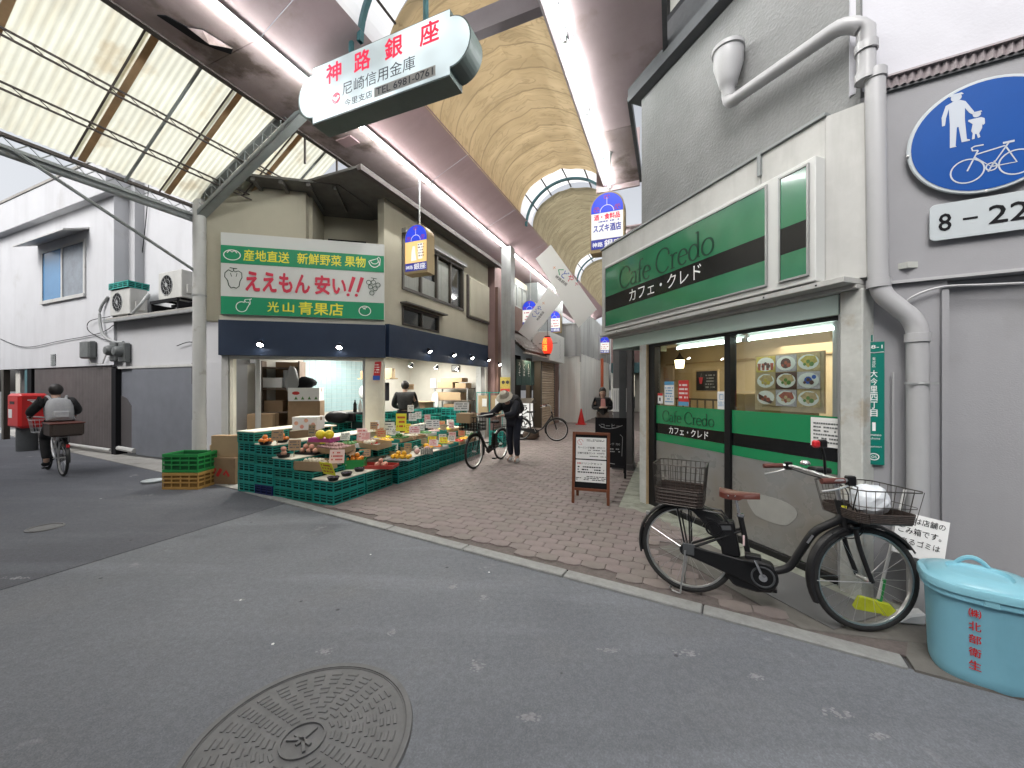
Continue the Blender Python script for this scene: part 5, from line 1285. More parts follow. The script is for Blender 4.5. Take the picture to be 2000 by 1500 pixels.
# round blue road sign and its time plate
mat('sign_blue', (.001, .065, .30), .45, spec=.25, noise=(3, .1)); mat('plate_white', (.46, .50, .52), .35, noise=(2, .05)); mat('print_white', (.45, .49, .55), .5)
mat('alu_dull', (.5,.5,.5), .5)
rs_ = fthing('round_road_sign', 'round blue road sign with white figures of an adult, a child and a bicycle', 'road sign', 'road', .586, -.035, 3.068)
MB().lathe([(0, .0), (.355, .0), (.358, .006), (.352, .012), (.0, .012)], seg=56).xf(Matrix.Rotation(R(90), 4, 'X')).build('rim', 'plate_white', rs_, smooth=True)
MB().disc((0, -.0145, 0), .338, 56).build('face', 'sign_blue', rs_)
Y = -.0165; mb = MB()
n_a = 0
mb.disc((-.115, Y, .225), .026, 14); mb.quad((-.150, Y - .001, .238), (-.080, Y - .001, .238), (-.09, Y - .001, .252), (-.14, Y - .001, .252))
mb.poly([(-.165, Y, .185), (-.13, Y, .202), (-.095, Y, .202), (-.072, Y, .185), (-.035, Y, .105), (-.028, Y, .085), (-.038, Y, .080), (-.055, Y, .100), (-.075, Y, .14), (-.075, Y, .06), (-.066, Y, -.075), (-.052, Y, -.082), (-.052, Y, -.09), (-.090, Y, -.09), (-.104, Y, .02), (-.112, Y, .02), (-.118, Y, -.105), (-.113, Y, -.112), (-.145, Y, -.112), (-.145, Y, .05), (-.150, Y, .16), (-.163, Y, .10), (-.168, Y, .05), (-.182, Y, .05), (-.184, Y, .11)])
for i_ in range(len(mb.v)): v_ = mb.v[i_]; mb.v[i_] = ((v_[0] + .115) * .95 - .13, v_[1], (v_[2] - .06) * .93 + .125)
nc_ = len(mb.v)
mb.disc((.018, Y, .128), .022, 12); mb.quad((-.01, Y - .001, .14), (.046, Y - .001, .14), (.04, Y - .001, .15), (0, Y - .001, .15))
mb.poly([(-.008, Y, .10), (.04, Y, .10), (.058, Y, .085), (.06, Y, .045), (.05, Y, .035), (.046, Y, .045), (.045, Y, .015), (.03, Y, -.02), (.036, Y, -.05), (.024, Y, -.055), (.016, Y, -.02), (.008, Y, -.02), (.006, Y, -.055), (-.008, Y, -.055), (-.004, Y, -.01), (-.012, Y, .01), (-.004, Y, .06), (-.028, Y, .09), (-.026, Y, .10)])
for i_ in range(nc_, len(mb.v)): v_ = mb.v[i_]; mb.v[i_] = (v_[0] * .82 - .055, v_[1], v_[2] * .82 + .035)
nb_ = len(mb.v)
for cx in (-.055, .165): mb.stroke(arcp(cx, -.155, .078, .078, 0, 360, 30), .008, Y)
mb.stroke([(-.055, -.155), (-.005, -.03)], .008, Y); mb.stroke([(-.015, -.055), (.115, -.035)], .008, Y); mb.stroke([(-.018, -.075), (.055, -.155), (.13, -.02)], .008, Y); mb.stroke([(.055, -.155), (.165, -.155), (.115, -.035)], .008, Y)
mb.stroke([(-.005, -.03), (-.03, -.025), (-.035, -.005), (-.02, .002), (.02, .0)], .008, Y); mb.stroke([(.105, -.016), (.155, -.016)], .013, Y); mb.stroke(arcp(.055, -.155, .025, .025, 0, 360, 12), .008, Y); mb.stroke([(.04, -.185), (.07, -.12)], .008, Y)
for i_ in range(nb_, len(mb.v)): v_ = mb.v[i_]; mb.v[i_] = ((v_[0] + .055) * .94 - .082, v_[1], (v_[2] + .155) * .94 - .205)
mb.build('white_figures', 'print_white', rs_)
MB().ball((-.355, -.016, -.03), .009, 8).ball((.0, -.016, -.35), .009, 8).build('rivet', 'white', rs_)
tp = fthing('time_plate', 'white plate with black numerals under the round blue sign', 'road sign', 'road', .585, -.03, 2.57)
hw, hh, rr = .245, .118, .03
ol = [(-hw + rr - rr * math.cos(R(a)), -hh + rr - rr * math.sin(R(a))) for a in range(0, 91, 15)] + [(hw - rr + rr * math.sin(R(a)), -hh + rr - rr * math.cos(R(a))) for a in range(0, 91, 15)] + [(hw - rr + rr * math.cos(R(a)), hh - rr + rr * math.sin(R(a))) for a in range(0, 91, 15)] + [(-hw + rr - rr * math.sin(R(a)), hh - rr + rr * math.cos(R(a))) for a in range(0, 91, 15)]
MB().prism(ol, -.006, 0).build('plate', 'plate_white', tp, bevel=.002)
mb = MB(); text(mb, '8', -.205, -.145, -.062, .052, -.008, .02); mb.stroke([(-.095, -.003), (-.03, -.003)], .014, -.008); text(mb, '22', .015, .185, -.058, .056, -.008, .02); mb.build('numerals', 'black_matte', tp)
# green address plate
mat('plate_green', (.0, .17, .13), .4)
ad = fthing('address_plate', 'tall narrow green town block plate with white vertical lettering on the corner wall', 'address plate', 'road', .073, -.006, 0)
MB().box(-.055, .055, 0, .006, .955, 1.735).build('plate', 'plate_green', ad); MB().box(-.055, .055, 0, .006, 1.742, 1.812).build('upper_plate', 'plate_green', ad)
MB().box(-.055, -.005, .004, .012, 1.818, 1.862).build('small_plate', 'plate_green', ad)
mb = MB(); text(mb, '8-1', -.015, .045, 1.765, 1.79, -.001, .01); vtext(mb, '東成区', 0, .017, 1.705, .024, -.001, .0); vtext(mb, '大今里四丁目', 0, .037, 1.615, .055, -.001, .015)
text(mb, '1', -.009, .009, 1.19, 1.25, -.001, .01); text(mb, 'Oimazato', -.038, .038, 1.155, 1.172, -.001, .0); text(mb, '4-chome', -.032, .032, 1.130, 1.147, -.001, .0); text(mb, 'Higashinari', -.04, .04, 1.072, 1.087, -.001, .0)
mb.stroke(arcp(0, 1.010, .026, .022, 0, 360, 16), .006, -.001); text(mb, 'OS', -.014, .014, 1.0, 1.018, -.001, .02); mb.stroke([(-.05, 1.745), (0, 1.735), (.05, 1.742)], .003, -.003); mb.build('white_lettering', 'letter_white', ad)

# ================================================================== CAFE: things on and behind the glass
def sticker(x, z0, z1, w, m, lab, deco=None, y=.022, cat='sticker', grp=None):
    t = fthing('window_notice', lab, cat, 'cafe', x, y, 0, group=grp)
    MB().box(0, w, .0, .002, z0, z1).build('sheet', m, t)
    if deco: deco(t, w, z0, z1)
    return t
mat('poster_red', (.55, .03, .03), .4); mat('poster_blue', (.10, .33, .55), .4)
def d1(t, w, a, b): MB().box(0, w, -.002, -.0005, b - .03, b).build('header', 'poster_red', t); MB().box(.02, .05, -.002, -.0005, a + .03, a + .07).build('print', 'meter', t)
sticker(.19, 1.295, 1.42, .085, 'paper', 'small white sticker with a red header at the left of the cafe window', d1)
def d2(t, w, a, b):
    MB().box(0, w, -.002, -.0005, b - .04, b).build('header', 'poster_blue', t); mb = MB(); textlines(mb, .01, w - .01, a + .02, b - .06, -.002, 6, 3); mb.build('print', 'poster_blue', t)
sticker(.305, 1.285, 1.56, .155, 'paper', 'white leaflet with blue header standing in the cafe window', d2)
def d3(t, w, a, b):
    MB().box(0, w, -.002, -.0005, a, a + .045).build('footer', 'poster_blue', t); mb = MB(); textlines(mb, .015, w - .015, a + .07, b - .03, -.002, 4, 8); mb.build('print', 'letter_white', t)
sticker(.53, 1.285, 1.57, .155, 'poster_red', 'red poster with white print in the cafe window', d3)
def d4(t, w, a, b): mb = MB(); mb.stroke([(.03, b - .03), (.07, b - .03), (.07, b - .08), (.03, b - .08), (.03, b - .03)], .006, -.002); textlines(mb, .01, w - .01, a + .03, b - .1, -.002, 5, 2); mb.build('print', 'poster_blue', t)
sticker(1.065, 1.272, 1.45, .095, 'paper', 'small white notice with blue print left of the black window post', d4)
def d5(t, w, a, b): mb = MB(); textlines(mb, .02, w - .02, a + .02, b - .03, -.002, 6, 6); mb.build('print', 'meter', t)
sticker(1.955, 1.035, 1.258, .225, 'paper', 'white paper notice stuck over the green band at the right of the cafe window', d5)
bd = fthing('chalk_picture', 'small blackboard with a red drink drawing on the cafe back wall', 'blackboard', 'cafe', -.62, 1.42, 1.42)
MB().box(0, .42, 0, .02, 0, .33).build('frame', 'wood_pale', bd); MB().box(.02, .40, -.006, -.001, .02, .31).build('board', 'black_matte', bd)
mb = MB(); mb.poly([(.07, -.008, .22), (.09, -.008, .12), (.13, -.008, .12), (.15, -.008, .22)]); mb.build('drink_drawing', 'sign_red', bd); mb = MB(); textlines(mb, .20, .37, .05, .27, -.008, 5, 3); mb.stroke([(.11, .22), (.12, .28)], .006, -.008); mb.build('chalk_print', 'meter_l', bd)
ll = fthing('wall_lantern', 'glowing lantern shaped wall lamp inside the cafe', 'wall lamp', 'cafe', -.93, 1.4, 1.80)
MB().lathe([(0, 0), (.06, .0), (.075, .13), (.0, .13)], seg=8).build('glass_body', 'lantern_glow', ll); MB().lathe([(.09, .13), (.03, .2), (.0, .26)], seg=8).build('cap', 'frame_brown', ll); MB().box(-.16, -.05, .0, .02, .05, .08).build('arm', 'frame_brown', ll)
mbd = fthing('menu_board', 'framed board of nine food photographs hanging inside the cafe window', 'menu board', 'cafe', 1.10, .5, 1.29)
MB().box(0, .66, .0, .02, -.03, .53).build('frame', 'wood_pale', mbd)
mat('leaf_g', (.10, .22, .04), .6); mat('f1', (.45, .10, .05), .5, noise=(40, .5)); mat('f2', (.60, .44, .22), .5, noise=(30, .4)); mat('f3', (.10, .04, .03), .5); mat('f4', (.55, .50, .55), .5, noise=(40, .4)); mat('f5', (.65, .50, .10), .5, noise=(30, .4))
for i in range(3):
    for j in range(3):
        x0, z0 = .02 + i * .205, .02 + (2 - j) * .168
        ph = MB().box(x0, x0 + .198, -.006, -.001, z0, z0 + .160).build('photo', ['f5', 'f4', 'f2', 'wood_pale', 'f3', 'f4', 'wood_pale', 'f4', 'f2'][j * 3 + i], mbd)
        k = j * 3 + i; mb = MB(); c = (x0 + .1, z0 + .08); Y = -.009
        if k == 0:
            for q in range(4): mb.poly([(x0 + .02 + q * .045, Y, z0 + .02), (x0 + .045 + q * .045, Y, z0 + .02), (x0 + .05 + q * .045, Y, z0 + .09), (x0 + .015 + q * .045, Y, z0 + .09)])
        elif k == 5: mb.disc((c[0], Y, c[1]), .035, 10); mb.disc((c[0] + .05, Y, c[1] + .03), .02, 8)
        elif k == 6: mb.poly([(x0 + .02, Y, z0 + .12), (x0 + .18, Y, z0 + .04), (x0 + .15, Y, z0 + .02), (x0 + .03, Y, z0 + .06)])
        elif k == 1: mb.disc((c[0], Y, c[1]), .05, 12)
        else: mb.poly([(x0 + .03, Y, z0 + .10), (x0 + .10, Y, z0 + .03), (x0 + .18, Y, z0 + .08), (x0 + .16, Y, z0 + .135), (x0 + .08, Y, z0 + .14)])
        MB().disc((c[0], -.0075, c[1]), .07, 18, rx=.092).build('plate', 'white', ph)
        ex = MB(); [ex.disc((c[0] + rr_ * .03 - .03, -.0095, c[1] + (rr_ % 2) * .025 - .02), .014 + .004 * rr_, 7) for rr_ in range(3)]; ex.build('garnish', ['f3', 'f1', 'leaf_g', 'f5', 'leaf_g', 'f3', 'f1', 'f2', 'leaf_g'][k], ph)
        mb.build('food', ['f1', 'f3', 'f5', 'f2', 'f2', 't_blue', 'f3', 'f1', 'f2'][k], ph)
def crumple(c, r, seed, sx=1, sy=1, sz=1, seg=18):
    mb = MB().ball((0, 0, 0), r, seg, sx, sy, sz)
    for i, v in enumerate(mb.v):
        q = Vector(v) * (2.6 / r) * .35 + Vector((seed, 0, 0)); f = 1 + .28 * mnoise.noise(q * 1.3) + .16 * abs(mnoise.noise(q * 3.1)); mb.v[i] = (c[0] + v[0] * f, c[1] + v[1] * f, c[2] + v[2] * f)
    return mb
# a white bag pressed against the frosted film (pale print on the film)
mat('film_pale', (.33, .33, .31), .35, noise=(9, .15))
wb = fthing('pale_bag', 'pale plastic bag showing through the frosted film low in the right cafe window', 'bag', 'cafe', 1.62, .024, .42)
pts = [(.22 * math.cos(a) * (1 + .12 * math.sin(3 * a)), .13 * math.sin(a) * (1 + .15 * math.cos(2 * a))) for a in [2 * math.pi * i / 22 for i in range(22)]]
MB().prism(pts, 0, .002).build('bag', 'film_pale', wb)

# ================================================================== WASTE BIN CORNER
mat('bin_blue', (.22, .50, .62), .45, noise=(3, .06), streak=(6, 6, 1, .25, (.11, .32, .43))); mat('bin_lid', (.24, .52, .62), .35, noise=(4, .05))
bn = thing('waste_bin', 'pale blue plastic waste bin with a lid and red vertical lettering', 'waste bin', (2.445, 2.015, 0), R(-38))
def sq(r, n=44, p=2.9, sx=1.0, sy=1.0):
    out = []
    for k in range(n):
        a = 2 * math.pi * k / n; c, s = math.cos(a), math.sin(a); d = (abs(c) ** p + abs(s) ** p) ** (-1 / p); out.append((r * d * c * sx, r * d * s * sy))
    return out
def shell(mb, prof, sx=1.0, sy=1.0):
    vs = []; n = 44
    for r, z in prof: vs += [(x, y, z) for x, y in sq(r, n, sx=sx, sy=sy)]
    fs = [(i * n + k, i * n + (k + 1) % n, (i + 1) * n + (k + 1) % n, (i + 1) * n + k) for i in range(len(prof) - 1) for k in range(n)]
    return mb.add(vs, fs)
shell(MB(), [(.001, .0), (.20, .0), (.215, .02), (.219, .06), (.236, .44), (.238, .445), (.255, .445), (.257, .405), (.250, .404), (.250, .44)], 1.08).build('body', 'bin_blue', bn, smooth=True)
shell(MB(), [(.262, .432), (.268, .434), (.268, .462), (.262, .470), (.235, .473), (.225, .485), (.14, .50), (.13, .485), (.10, .485), (.001, .49)], 1.08).build('lid', 'bin_lid', bn, smooth=True)
MB().tube(bezier((-.10, .14, .47), (0, .14, .60), (.10, .14, .47), 10), .012, 8).build('lid_handle', 'bin_lid', bn, smooth=True)
for a in (200, 270, 340): MB().box(.225, .262, -.035, .035, .40, .438, Matrix.Rotation(R(a), 4, 'Z')).build('clip', 'bin_lid', bn, bevel=.005)
mb = MB()
for k, ch in enumerate('㈱北部衛生'): text(mb, ch, -.027, .027, .335 - k * .062, .377 - k * .062, -.252 + (k * .0042), .02)
mb.xf(Matrix.Rotation(R(-16), 4, 'Z')); mb.build('red_lettering', 'red', bn)
bn.scale = (.76, .76, 1.06)
cd = thing('handwritten_card', 'white card with black handwriting leaning behind the blue waste bin', 'card', (2.55, 2.42, .44), R(-38))
M = Matrix.Rotation(R(-12), 4, 'X') @ Matrix.Rotation(R(8), 4, 'Y')
MB().box(-.115, .115, -.004, .004, -.02, .245).xf(M).build('card', 'paper', cd)
mb = MB(); text(mb, 'これは店舗の', -.10, .10, .185, .225, -.006, .006); text(mb, 'ごみ箱です。', -.10, .09, .115, .158, -.006, .006); text(mb, 'あるゴミは', -.08, .09, .05, .09, -.006, .006); mb.xf(M).build('handwriting', 'black_matte', cd)
bm2 = thing('broom', 'plastic broom with a yellow green head leaning in the corner behind the front wheel', 'broom', (2.40, 2.52, .02), R(-25))
MB().tube([(0, 0, .09), (.17, .10, .80)], .010, 8).build('handle', 'pole_white', bm2, smooth=True); MB().tube([(0, 0, .03), (.035, .02, .22)], .014, 8).build('socket', 'green_crate', bm2)
mat('broom', (.50, .55, .02), .6, noise=(20, .2)); MB().add([(-.13, -.03, .0), (.13, -.03, -.02), (.13, .03, -.02), (-.13, .03, .0), (-.10, -.015, .09), (.06, -.015, .07), (.06, .015, .07), (-.10, .015, .09)], [(0, 3, 2, 1), (4, 5, 6, 7), (0, 1, 5, 4), (2, 3, 7, 6), (1, 2, 6, 5), (3, 0, 4, 7)]).build('bristles', 'broom', bm2, bevel=.006)
dp = thing('dustpan', 'white long handled scoop leaning beside the broom', 'dustpan', (2.52, 2.44, .02), R(-20))
MB().tube([(0, 0, .06), (.06, .08, .55)], .009, 8).build('handle', 'white', dp, smooth=True); MB().add([(-.11, -.08, 0), (.06, -.05, 0), (.06, .05, 0), (-.10, .06, 0), (-.02, -.05, .05), (.07, -.03, .07), (.07, .04, .07), (-.02, .05, .05)], [(0, 3, 2, 1), (4, 5, 6, 7), (0, 1, 5, 4), (2, 3, 7, 6), (1, 2, 6, 5), (3, 0, 4, 7)]).build('scoop', 'white', dp, bevel=.01)

# ================================================================== SANDWICH BOARDS
def board(name, lab, loc, rz, w, h, m, face, top=.02):
    t = thing(name, lab, 'signboard', loc, rz); th = .035; lean = Matrix.Rotation(R(-7), 4, 'X'); back = Matrix.Rotation(R(9), 4, 'X')
    for x in (0, w - th): MB().box(x, x + th, -.012, .012, 0, h).xf(lean).build('leg', m, t, bevel=.003)
    MB().box(th, w - th, -.010, .010, h - th, h).box(th, w - th, -.010, .010, .16, .16 + th).xf(lean).build('rail', m, t, bevel=.003)
    dy = h * math.sin(R(7)); 
    for x in (.02, w - .02 - th):
        b = MB().box(x, x + th, -.010, .010, -h * .97, .0).xf(Matrix.Translation((0, dy + .015, h * math.cos(R(7)) - .02)) @ Matrix.Rotation(R(11), 4, 'X')); b.build('leg', m, t, bevel=.003)
    MB().box(th, w - th, -.002, .006, .16 + th, h - th).xf(lean).build('panel', 'black_matte', t)
    face(t, w, h, lean); return t
def face1(t, w, h, M):
    for k, (a, b) in enumerate(((.56, .83), (.27, .545))):
        s = MB().box(.045, w - .045, -.007, -.003, a, b).xf(M).build('paper', 'paper', t)
        mb = MB(); Y = -.009
        if k == 0:
            mb.stroke(arcp(.10, b - .06, .035, .035, 0, 300, 12), .004, Y); mb.stroke([(.08, b - .03), (.12, b - .09)], .004, Y); mb.xf(M).build('sketch', 'poster_red', t); mb = MB()
            text(mb, 'モーニング各種', .07, .28, a + .13, a + .155, Y, .02); text(mb, '8時から', .31, .41, a + .135, a + .155, Y, .0); textlines(mb, .2, .42, a + .10, a + .12, Y, 1, 3)
            text(mb, '日替り定食ランチ', .07, .29, a + .06, a + .085, Y, .02); text(mb, '650円', .31, .40, a + .065, a + .085, Y, .02); textlines(mb, .22, .42, a + .025, a + .045, Y, 1, 5); textlines(mb, .18, .40, b - .05, b - .02, Y, 2, 8)
        else:
            text(mb, 'ドリンクセット', .12, .38, b - .055, b - .03, Y, .02); textlines(mb, .07, .40, b - .17, b - .07, Y, 3, 12); textlines(mb, .05, .42, a + .02, a + .08, Y, 3, 15)
            r_ = MB(); text(r_, '各種', .06, .11, b - .055, b - .03, Y, .02); r_.xf(M).build('red_print', 'poster_red', t)
        mb.xf(M).build('print', 'black_matte', t)
board('sandwich_board', 'red brown wooden sandwich board with two white printed menus', (.76, 4.90, .021), R(-17), .47, .90, 'wood_red', face1)
def face2(t, w, h, M):
    mb = MB(); Y = -.006
    text(mb, 'コーヒー', .09, w - .09, h - .17, h - .10, Y, .0); mb.stroke(bezier((.06, h - .12, 0), (.2, h - .24, 0), (w - .06, h - .12, 0), 8), .008, Y); mb.stroke([(.06, .30), (.06, .62), (.08, .68)], .006, Y); mb.stroke([(w - .07, .35), (w - .06, .66), (w - .1, .70)], .006, Y)
    text(mb, 'ランチ 700', .18, w - .1, .52, .56, Y, .0); textlines(mb, .12, w - .1, .40, .48, Y, 2, 3); mb.stroke([(.14, .24), (.2, .34), (.17, .44)], .01, Y); mb.stroke([(.14, .24), (.32, .22)], .01, Y); mb.xf(M).build('chalk_lettering', 'meter_l', t)
board('chalkboard', 'black easel chalkboard with chalk writing behind the wooden sandwich board', (1.36, 6.33, .021), R(-18), .50, .97, 'black_matte', face2)
t = fthing('paper_notice', 'white paper notice taped to the grey column past the cafe', 'notice', 'arc', -.86, 7.25 - .175, 1.05)
MB().box(-.11, .13, -.004, -.001, 0, .42).build('sheet', 'paper', t); mb = MB()
for k in range(6): mb.box(-.08 + k * .033, -.075 + k * .033, -.006, -.004, .04, .38)
mb.build('print', 'meter_l', t)
pn = fthing('poster', 'colourful poster with faces taped to the tall steel arcade column', 'poster', 'arc', -4.24, 9.95 - .152, 1.12)
MB().box(-.17, .13, -.006, -.001, 0, .64).build('sheet', 'f5', pn); MB().box(-.17, .13, -.008, -.0065, 0, .18).build('lower_band', 'plate_white', pn); MB().box(-.16, .12, -.008, -.0065, .2, .32).build('red_band', 'poster_red', pn); MB().disc((-.08, -.009, .5), .05, 12).disc((.05, -.009, .5), .05, 12).build('heads', 'frame_brown', pn)
cp = fthing('red_posting', 'red and blue paper tag hanging on the beige corner pillar', 'tag', 'ff', 2.42, -.02, 1.62)
MB().add([(0, 0, 0), (.12, 0, .02), (.14, 0, .34), (.03, 0, .33), (0, -.03, 0), (.12, -.03, .02), (.14, -.01, .34), (.03, -.01, .33)], [(4, 5, 6, 7), (0, 3, 2, 1), (4, 7, 3, 0), (5, 1, 2, 6), (7, 6, 2, 3), (4, 0, 1, 5)]).build('sheet', 'poster_red', cp); MB().box(.0, .12, -.036, -.03, .0, .08).build('blue_foot', 't_blue', cp); mb = MB(); textlines(mb, .03, .11, .12, .3, -.032, 4, 3); mb.build('print', 'letter_white', cp)
cp = fthing('small_charm', 'narrow white slip with a red stamp low on the beige corner pillar', 'tag', 'ff', 2.46, -.02, .72)
MB().box(0, .07, -.003, 0, 0, .16).build('sheet', 'paper', cp); MB().disc((.035, -.005, .08), .02, 10).build('stamp', 'poster_red', cp); MB().box(.02, .05, -.003, 0, .2, .75).build('strip', 'board_cream', cp)
# ================================================================== CRATES
def crate_mesh(w=.362, d=.53, h=.138, solid=False):
    mb = MB(); t = .012; x, y = w / 2, d / 2
    mb.m = 0
    for z0, z1 in ((0, .020), (h - .024, h), (h * .36, h * .36 + .012), (h * .60, h * .60 + .012)):
        o = 0 if z0 == 0 or z1 == h else .003
        mb.box(-x + o, x - o, -y + o, -y + t, z0, z1); mb.box(-x + o, x - o, y - t, y - o, z0, z1)
        mb.box(-x + o, -x + t, -y + t, y - t, z0, z1); mb.box(x - t, x - o, -y + t, y - t, z0, z1)
    n = 3
    for k in range(n + 1):
        xx = -x + (w - .016) * k / n
        for yy in (-y + .001, y - t + .001): mb.box(xx, xx + .016, yy, yy + t - .002, .022, h - .026)
    n = 4
    for k in range(n + 1):
        yy = -y + (d - .016) * k / n
        for xx in (-x + .001, x - t + .001): mb.box(xx, xx + t - .002, yy, yy + .016, .022, h - .026)
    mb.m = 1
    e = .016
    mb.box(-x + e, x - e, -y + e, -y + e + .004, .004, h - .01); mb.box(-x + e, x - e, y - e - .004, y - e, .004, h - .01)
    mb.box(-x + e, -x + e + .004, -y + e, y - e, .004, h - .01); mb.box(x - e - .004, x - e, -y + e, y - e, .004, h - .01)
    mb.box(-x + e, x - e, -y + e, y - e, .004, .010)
    return mb
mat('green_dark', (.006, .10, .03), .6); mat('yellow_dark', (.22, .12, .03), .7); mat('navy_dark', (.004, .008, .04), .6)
crate_protos = {}
def crate(kind, lab, u, v, z, rot=0, sz=1.0, group='teal slatted produce crates', frame='arc'):
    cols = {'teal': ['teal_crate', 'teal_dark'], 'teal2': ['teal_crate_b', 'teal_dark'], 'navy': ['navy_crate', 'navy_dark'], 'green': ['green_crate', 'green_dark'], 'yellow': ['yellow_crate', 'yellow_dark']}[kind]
    if kind not in crate_protos:
        o = crate_mesh().build('produce_crate', cols); crate_protos[kind] = o
    else:
        o = crate_protos[kind].copy(); COL.objects.link(o)
    tag(o, lab, 'crate', group)
    o.location = fr('arc', v, u, z) if frame == 'arc' else Vector((u, v, z)); o.rotation_euler = (0, 0, R(-22.5 + rot)); o.scale = (1, 1, sz)
    return o
rc = random.Random(11)
od = ['bottom', 'second', 'third', 'fourth', 'fifth', 'topmost']
hts = [6, 5, 4, 3, 2]
names = ['tallest leftmost', 'second', 'third', 'fourth', 'lowest corner']
for i in range(5):
    for k in range(hts[i]):
        sz = (1.0, .97, .92, .905, 1.06)[i]; h = .14 * sz
        kind = 'navy' if (i == 1 and k == 0) else ('teal2' if rc.random() < .3 else 'teal')
        pos = od[5] if k == hts[i] - 1 else od[k]
        col = 'navy blue' if kind == 'navy' else 'teal'
        crate(kind, '%s slatted crate, %s in the %s stack facing the street' % (col, pos, names[i]), 3.57 + .265 + rc.uniform(-.006, .006), -5.72 + .37 * (i + .5) + rc.uniform(-.003, .003), .014 + k * h, rc.uniform(-1, 1), sz)
rows = [(4.12, 2, 1.06, 0, 'first'), (4.73, 3, .82, .05, 'second'), (5.30, 3, .82, .05, 'third'), (5.90, 3, .76, 0, 'fourth'), (6.47, 3, .76, 0, 'fifth'), (7.04, 3, .76, -.02, 'sixth')]
for (u, n, sz, dv, nm) in rows:
    for k in range(n):
        crate('teal2' if rc.random() < .5 else 'teal', 'teal slatted crate, %s layer of the %s stack back along the arcade side' % (['bottom', 'middle' if n == 3 else 'top', 'top'][k], nm), u + .265, -4.055 + dv + rc.uniform(-.004, .004), .014 + k * .14 * sz, rc.uniform(-1, 1), sz)
    crate('teal', 'teal slatted crate, upper step above the %s stack back along the arcade side' % nm, u + .265, -4.43 + dv, .416, rc.uniform(-2, 2), .9)
# stepped stand below the trays
st = fthing('display_stand', 'stepped plywood stand under the trays and boards of the fruit stall', 'display stand', 'arc', 0, 0, .014)
for (v0, v1, z, u0) in ((-4.62, -4.245, .385, 4.12), (-4.99, -4.625, .515, 4.12), (-5.36, -4.995, .68, 4.12), (-5.73, -5.365, .82, 4.12)):
    MB().box(v0, v1, u0, 7.6 if v1 > -5.0 else 5.0, z - .018, z).build('shelf', 'board_cream', st)
    MB().box(v0 + .01, v0 + .03, u0, u0 + .02, 0, z - .019).box(v1 - .03, v1 - .01, 4.9, 4.92, 0, z - .019).build('leg', 'wood_pale', st)
st2 = fthing('inner_stand', 'long stepped stand of teal baskets inside the shop behind the front stall', 'display stand', 'arc', 0, 0, .014)
for (v0, v1, z) in ((-5.5, -5.06, .66), (-5.95, -5.51, .80)):
    MB().box(v0, v1, 5.9, 9.2, z - .018, z).build('shelf', 'teal_crate_b', st2)
    for u in (5.9, 7.5, 9.18): MB().box(v0 + .02, v1 - .02, u, u + .02, 0, z - .019).build('support', 'teal_dark', st2)
for k in range(5):
    crate('teal2', 'teal crate %s on the inner stand, %s from the corner pillar' % ('', ordn[k]), 6.15 + k * .62, -5.28, .676, 0, .9)
    crate('teal', 'teal crate on the higher inner shelf, %s from the corner pillar' % ordn[k], 6.15 + k * .62, -5.73, .816, 0, .9)
for k in range(5): crate('teal', 'teal crate, %s from the floor in the pile by the side opening inside the shop' % od[k], 8.3, -5.0, .02 + k * .19, 90, 1.4)
for k in range(5): crate('teal2', 'teal crate, %s from the floor in the pile seen through the front opening' % od[k], 5.9, -6.35, .02 + k * .15, 90, 1.1)
for k in range(4): crate('teal', 'teal crate, %s from the floor in the shorter pile behind the front opening' % od[k], 6.0, -5.85, .02 + k * .16, 90, 1.15)
for k in range(3): crate('teal', 'teal crate, %s in the low pile behind the cyclist near the lit sign' % ['bottom', 'middle', 'top'][k], 8.8, -3.95, .02 + k * .13, 0, .95)
o = crate('teal', 'flat teal crate lying on the first air conditioner', 0, 0, 0, -2, 1.1)
o.location = fr('left', .50, .05, 3.585); o.rotation_euler = (0, R(2), R(-23 + 90)); o.scale = (1, 1.5, 1)
p = at(352, 957)
crate('yellow', 'ochre yellow slatted crate standing under the green crate by the white pole', p.x, p.y + .18, .006, 112, 1.75, 'bread crates by the pole', 'w'); crate('green', 'bright green plastic crate on top of the ochre one by the white pole', p.x, p.y + .18, .252, 111, 1.95, 'bread crates by the pole', 'w')
# cardboard boxes by the pole
def cbox(name, lab, loc, rz, w, d, h, m='cardboard', open_=False, group=None, tilt=0, deco=None, cat='box'):
    t = thing(name, lab, cat, loc, rz, group)
    if tilt: t.rotation_euler = (R(tilt), 0, rz)
    if open_:
        th = .006
        MB().box(-w / 2, w / 2, -d / 2, -d / 2 + th, 0, h).box(-w / 2, w / 2, d / 2 - th, d / 2, 0, h).box(-w / 2, -w / 2 + th, -d / 2 + th, d / 2 - th, 0, h).box(w / 2 - th, w / 2, -d / 2 + th, d / 2 - th, 0, h).box(-w / 2 + th, w / 2 - th, -d / 2 + th, d / 2 - th, 0, th).build('tray', m, t)
    else:
        MB().box(-w / 2, w / 2, -d / 2, d / 2, 0, h).build('carton', m, t, bevel=.003); MB().box(-w / 2 - .001, w / 2 + .001, -.025, .025, h * .7, h + .001).build('tape', 'cardboard_dark', t)
    if deco: deco(t, w, d, h)
    return t
def red_print(t, w, d, h):
    mb = MB(); mb.stroke([(-w * .3, h * .3), (-w * .15, h * .6)], .05, -d / 2 - .002); mb.stroke([(-w * .1, h * .3), (.02, h * .58)], .05, -d / 2 - .002); mb.stroke([(.06, h * .35), (w * .2, h * .5), (w * .3, h * .3)], .04, -d / 2 - .002); mb.build('red_print', 'poster_red', t)
p = at(428, 948); cbox('cardboard_box', 'flat brown carton with red printing, bottom one leaning beside the teal crates', (p.x, p.y + .12, .012), R(-6), .50, .18, .40, 'cardboard_dark', deco=red_print, group='cartons by the pole')
